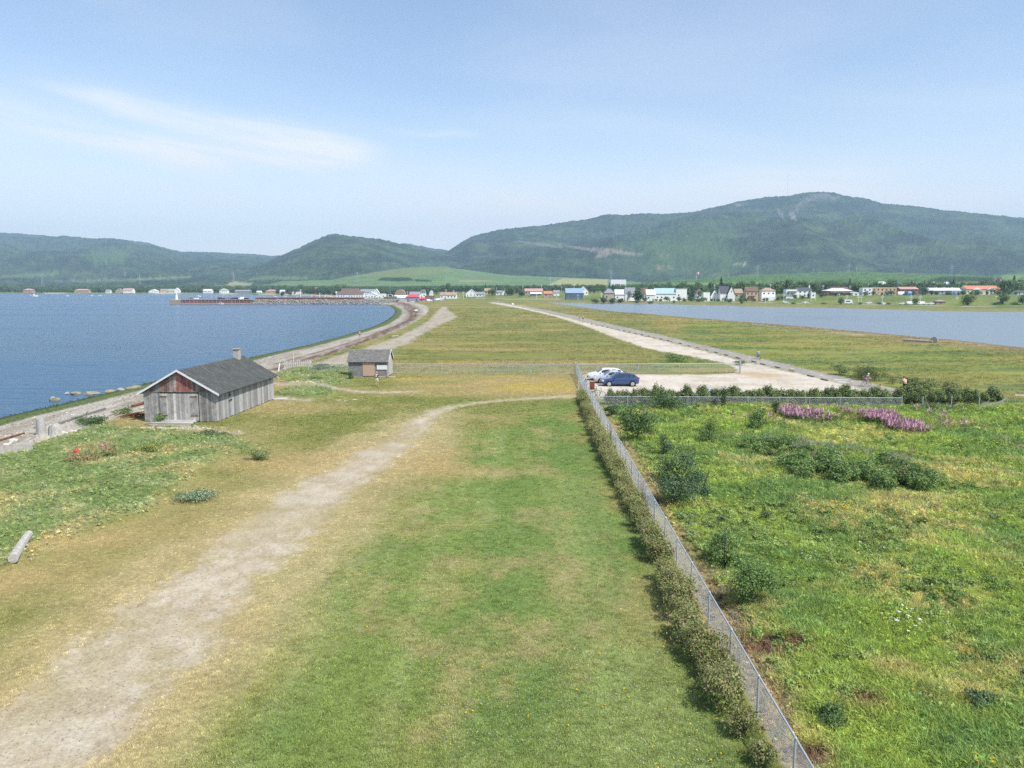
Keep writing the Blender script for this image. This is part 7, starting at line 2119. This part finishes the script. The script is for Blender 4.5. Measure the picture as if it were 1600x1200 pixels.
    # vehicles by the harbour road and along the lagoon road
    for i, (px, D, c, k, lab) in enumerate(((671, 640, 'white', 'van', 'white van parked broadside before the brown fronted stall'), (681, 700, 'white', 'van', 'white van at the left of the parked vans'), (688, 706, 'white', 'van', 'white van at the right of the parked vans'),
                                            (683, 652, 'white', 'van', 'white van parked in front of the other vans'), (689, 650, 'white', 'sedan', 'white car right of the parked vans'), (676, 690, 'grey', 'van', 'grey van left of the parked vans'),
                                            (634, 640, 'white', 'sedan', 'white car below the red tent roof'), (640, 644, 'black', 'sedan', 'dark car below the red tent roof'), (645, 628, 'white', 'sedan', 'white car at the start of the beach'), (628, 650, 'black', 'hatch', 'dark hatchback below the gambrel house'), (653, 640, 'green', 'hatch', 'green car below the red stall'),
                                            (1258, 528, 'white', 'sedan', 'white car driving on the lagoon road left of the camper van'), (1227, 533, 'white', 'hatch', 'small pale car on the lagoon road below the hipped roof house'),
                                            (1357, 505, 'white', 'hatch', 'white car on the lagoon road right of the camper van'), (1381, 492, 'white', 'hatch', 'white car parked left of the pale green young tree'), (1410, 490, 'white', 'sedan', 'white car parked among bushes between two trees'),
                                            (1422, 488, 'white', 'van', 'white van just left of the pale green young tree'), (1438, 486, 'white', 'van', 'white van just right of the pale green young tree'), (1447, 486, 'white', 'sedan', 'first of two white cars left of the orange kiosk'), (1454, 486, 'white', 'hatch', 'second of two white cars left of the orange kiosk'),
                                            (1236, 596, 'white', 'hatch', 'white car before the flat roofed white bungalow'), (1307, 596, 'white', 'suv', 'white car before the red brick bungalow'), (1373, 595, 'cream', 'suv', 'pale car before the apartment block'), (1417, 596, 'blue', 'van', 'bright blue truck box right of the white trailer'), (1408, 597, 'white', 'van', 'white trailer left of the bright blue truck'),
                                            (1476, 600, 'grey', 'hatch', 'first grey car before the pale roofed building'), (1489, 600, 'blue', 'suv', 'blue car before the pale roofed building'), (1385, 596, 'white', 'van', 'white van before the apartment block'), (1562, 470, 'grey', 'hatch', 'grey car under the tall tree by the lagoon road'))):
        x, y = at_dist(px, D); big = k == 'van' and ('truck' in lab or 'trailer' in lab)
        car(lab, x, y, (0 if i % 2 else math.pi), cp.get(c, pm('%s_paint' % c, dict(white=(.78, .79, .8), cream=(.6, .5, .35), blue=(.05, .17, .5)).get(c, (.5, .5, .5)), .35)), 7 if big else 5 if k == 'van' else 4.5, 2.3 if big else 1.8, dict(hatch=1.5, suv=1.75, sedan=1.42, van=3.0 if big else 2.1)[k], k, cat='truck' if 'truck' in lab else 'trailer' if 'trailer' in lab else 'van' if k == 'van' else 'car')
    x, y = at_dist(1325, 506); o = thing('camper_van', 'white camper van parked by the lagoon beside the slim tree', 'camper van', (x, y, tz(x, y)))
    MB().prism([(-2.8, .5), (2.9, .5), (2.9, 1.3), (2.3, 1.7), (2.5, 2.6), (2.0, 3.0), (-2.8, 3.0)], -1.1, 1.1).build('body', M['white'], o)
    MB().box(-1.9, .9, -1.13, -1.103, 1.5, 2.2).build('window', M['glass'], o)
    for wx in (-1.6, 1.8): wh = MB().disc((wx, -1.0, .4), .4, .25, 14, 'y').build('wheel', M['tyre'], o); MB().disc((wx, -1.14, .4), .22, .02, 12, 'y').build('rim', M['rim'], wh)
    # utility poles
    for px, ty, D in ((1203, 440 + 3, 560), (1224.5, 459, 560), (1267, 460, 560), (1273.5, 459.5, 570), (1323, 461, 540), (1341, 461.5, 530), (1345.5, 461, 530), (1378.5, 461.5, 525), (1423, 461, 520), (1438, 462, 520), (1495, 463, 515), (1556, 462, 510), (1594.5, 463, 500),
                      (1196, 462, 555), (1131, 461, 590), (1074, 460.5, 600), (1023, 460.5, 605), (979, 459.5, 620), (939.5, 457, 620), (903, 459.5, 690), (870, 458, 700), (877.5, 447.5, 820), (838.5, 458, 700)):
        pole('pale utility pole in front of ' + nick(px), px, 0, ty, D, 'utility_pole', 'utility pole', 'cross', .2, 'white', 'utility poles along the lagoon road')
    for px, ty, D in ((1285, 445, 625), (1327, 446, 640), (1116, 444, 640), (1087, 430, 760), (1356, 443, 700), (1507, 443, 690), (948, 445, 800), (897, 444, 900), (860, 434, 1100), (846, 445, 850), (817, 446, 850), (776, 449, 900), (724, 456, 760), (709, 453.5, 760), (697, 452, 760), (637, 455, 720), (1596, 444, 690)):
        pole('utility pole rising by ' + nick(px), px, 0, ty, D, 'utility_pole', 'utility pole', 'cross', .2, 'white', 'utility poles among the village houses')
    # flag on its pole
    x, y = at_dist(1087, 759); o = thing('flag', 'red and white flag flying above the trees', 'flag', (x, y, tz(x, y)))
    z1 = z_of(425, 759) - tz(x, y); MB().tube((0, 0, 0), (0, 0, z1), .12, .08, 6).build('flagpole', M['white'], o)
    for k, (a, c, m) in enumerate(((0, 1.1, 'taillamp'), (1.1, 2.6, 'white'), (2.6, 3.7, 'taillamp'))): MB().box(a + .1, c + .098, -.03 + .02 * k, .03 + .02 * k, z1 - 2.4 + .15 * k, z1 - .2 + .15 * k).build('cloth', pm('red_flag', (.55, .05, .05), .8) if m == 'taillamp' else M['white'], o)
    # lattice pylons on the slopes
    for px, by, ty, D, lab in ((68, 442, 427, 2500, 'leftmost transmission pylon on the far slope'), (118, 436, 431, 3000, 'small transmission pylon second from the left'), (197, 435, 424, 3000, 'transmission pylon standing in the woods left of the wharf'), (219.5, 443, 429, 2500, 'transmission pylon below the far hill'), (366, 440, 425, 2300, 'transmission pylon above the pale green field'), (403, 432, 426, 2800, 'slim pylon left of the wooded hill'),
                               (559, 445, 425, 1700, 'tall pylon on the left flank of the farm hill'), (600, 433, 426, 2000, 'pylon on the upper left of the farm hill'), (652, 432, 426, 2000, 'pylon on the crest side of the farm hill'), (720.5, 433, 427, 1900, 'left pylon of the right farm slope'), (791, 436, 429, 1900, 'right pylon of the right farm slope'), (954, 442, 421, 1500, 'pylon at the end of the pale field'), (867, 442, 433, 1600, 'white pole at the edge of the pale field'),
                               (1182, 436, 414.5, 1500, 'tall pylon above the two balconied houses'), (1137, 435, 427, 1800, 'small pylon left of the tall pylon'), (1269, 428, 419, 1900, 'small pylon in the middle of the plateau edge'), (1324, 430, 412, 1700, 'tall pylon above the apartment block'), (1336.5, 424, 418, 1900, 'thin pylon right beside the tall pylon'), (1374, 434, 427.5, 1500, 'short pylon on the plateau right of the tall one'), (1409, 427, 421, 1900, 'pylon on the right plateau edge'), (1484, 434, 414, 1700, 'tall pylon at the right by the small field'), (1449, 437, 431, 1500, 'short pylon left of the tall right one')):
        x, y = at_dist(px, D); z1, z0 = z_of(ty, D), z_of(by, D); h = z1 - z0
        o = thing('pylon', lab, 'pylon', (x, y, z0)); wd = h * .12; b = MB(); t = max(.16, h * .010)
        for sx in (-1, 1):
            for sy in (-1, 1): b.tube((sx * wd, sy * wd, -14), (sx * wd * .2, sy * wd * .2, h), t, t * .7, 4, False)
        for k in range(5):
            f = k / 5; g_ = (k + 1) / 5; a, c = wd * (1 - .8 * f), wd * (1 - .8 * g_)
            b.tube((-a, -a, h * f), (c, -c, h * g_), t * .6, None, 3, False); b.tube((a, -a, h * f), (-c, -c, h * g_), t * .6, None, 3, False)
        b.build('tower', M['galv'], o); b = MB()
        for f in (.72, .86): b.box(-wd * 1.9, wd * 1.9, -t, t, h * f, h * f + t * 2)
        b.build('crossarm', M['galv'], o)
    # masts on the summit
    for px, ty, by, D, lab in ((1223, 271, 307, 4400, 'tall thin radio mast on the mountain shoulder'), (1374, 302, 318, 4450, 'faint thin mast right of the summit')):
        x, y = at_dist(px, D); o = thing('radio_mast', lab, 'mast', (x, y, z_of(by, D) - 8)); MB().tube((0, 0, 0), (0, 0, z_of(ty, D) - z_of(by, D) + 8), .55, .4, 5).build('mast', M['galv'], o)
        b = MB()
        for a in range(3): b.tube((0, 0, 90), (math.cos(a * 2.1) * 50, math.sin(a * 2.1) * 50, 0), .15, None, 3, False)
        b.build('guy_wire', M['galv'], o)
    x, y = at_dist(1278, 4380); o = thing('summit_hut', 'tiny lookout hut on the mountain top', 'hut', (x, y, z_of(301.5, 4380) - 3)); MB().box(-7, 7, -4, 4, 0, 7).build('wall', wm('white'), o); MB().prism([(-8, 7), (8, 7), (0, 12)], -5, 5).build('roof', rm('grey'), o)


boathouse(); small_shed(); fences(); cars(); people(); shore_things(); wheel_stops()
village(); wharf()
shrubs(); trees(); grass(); flowers(); pebbles()
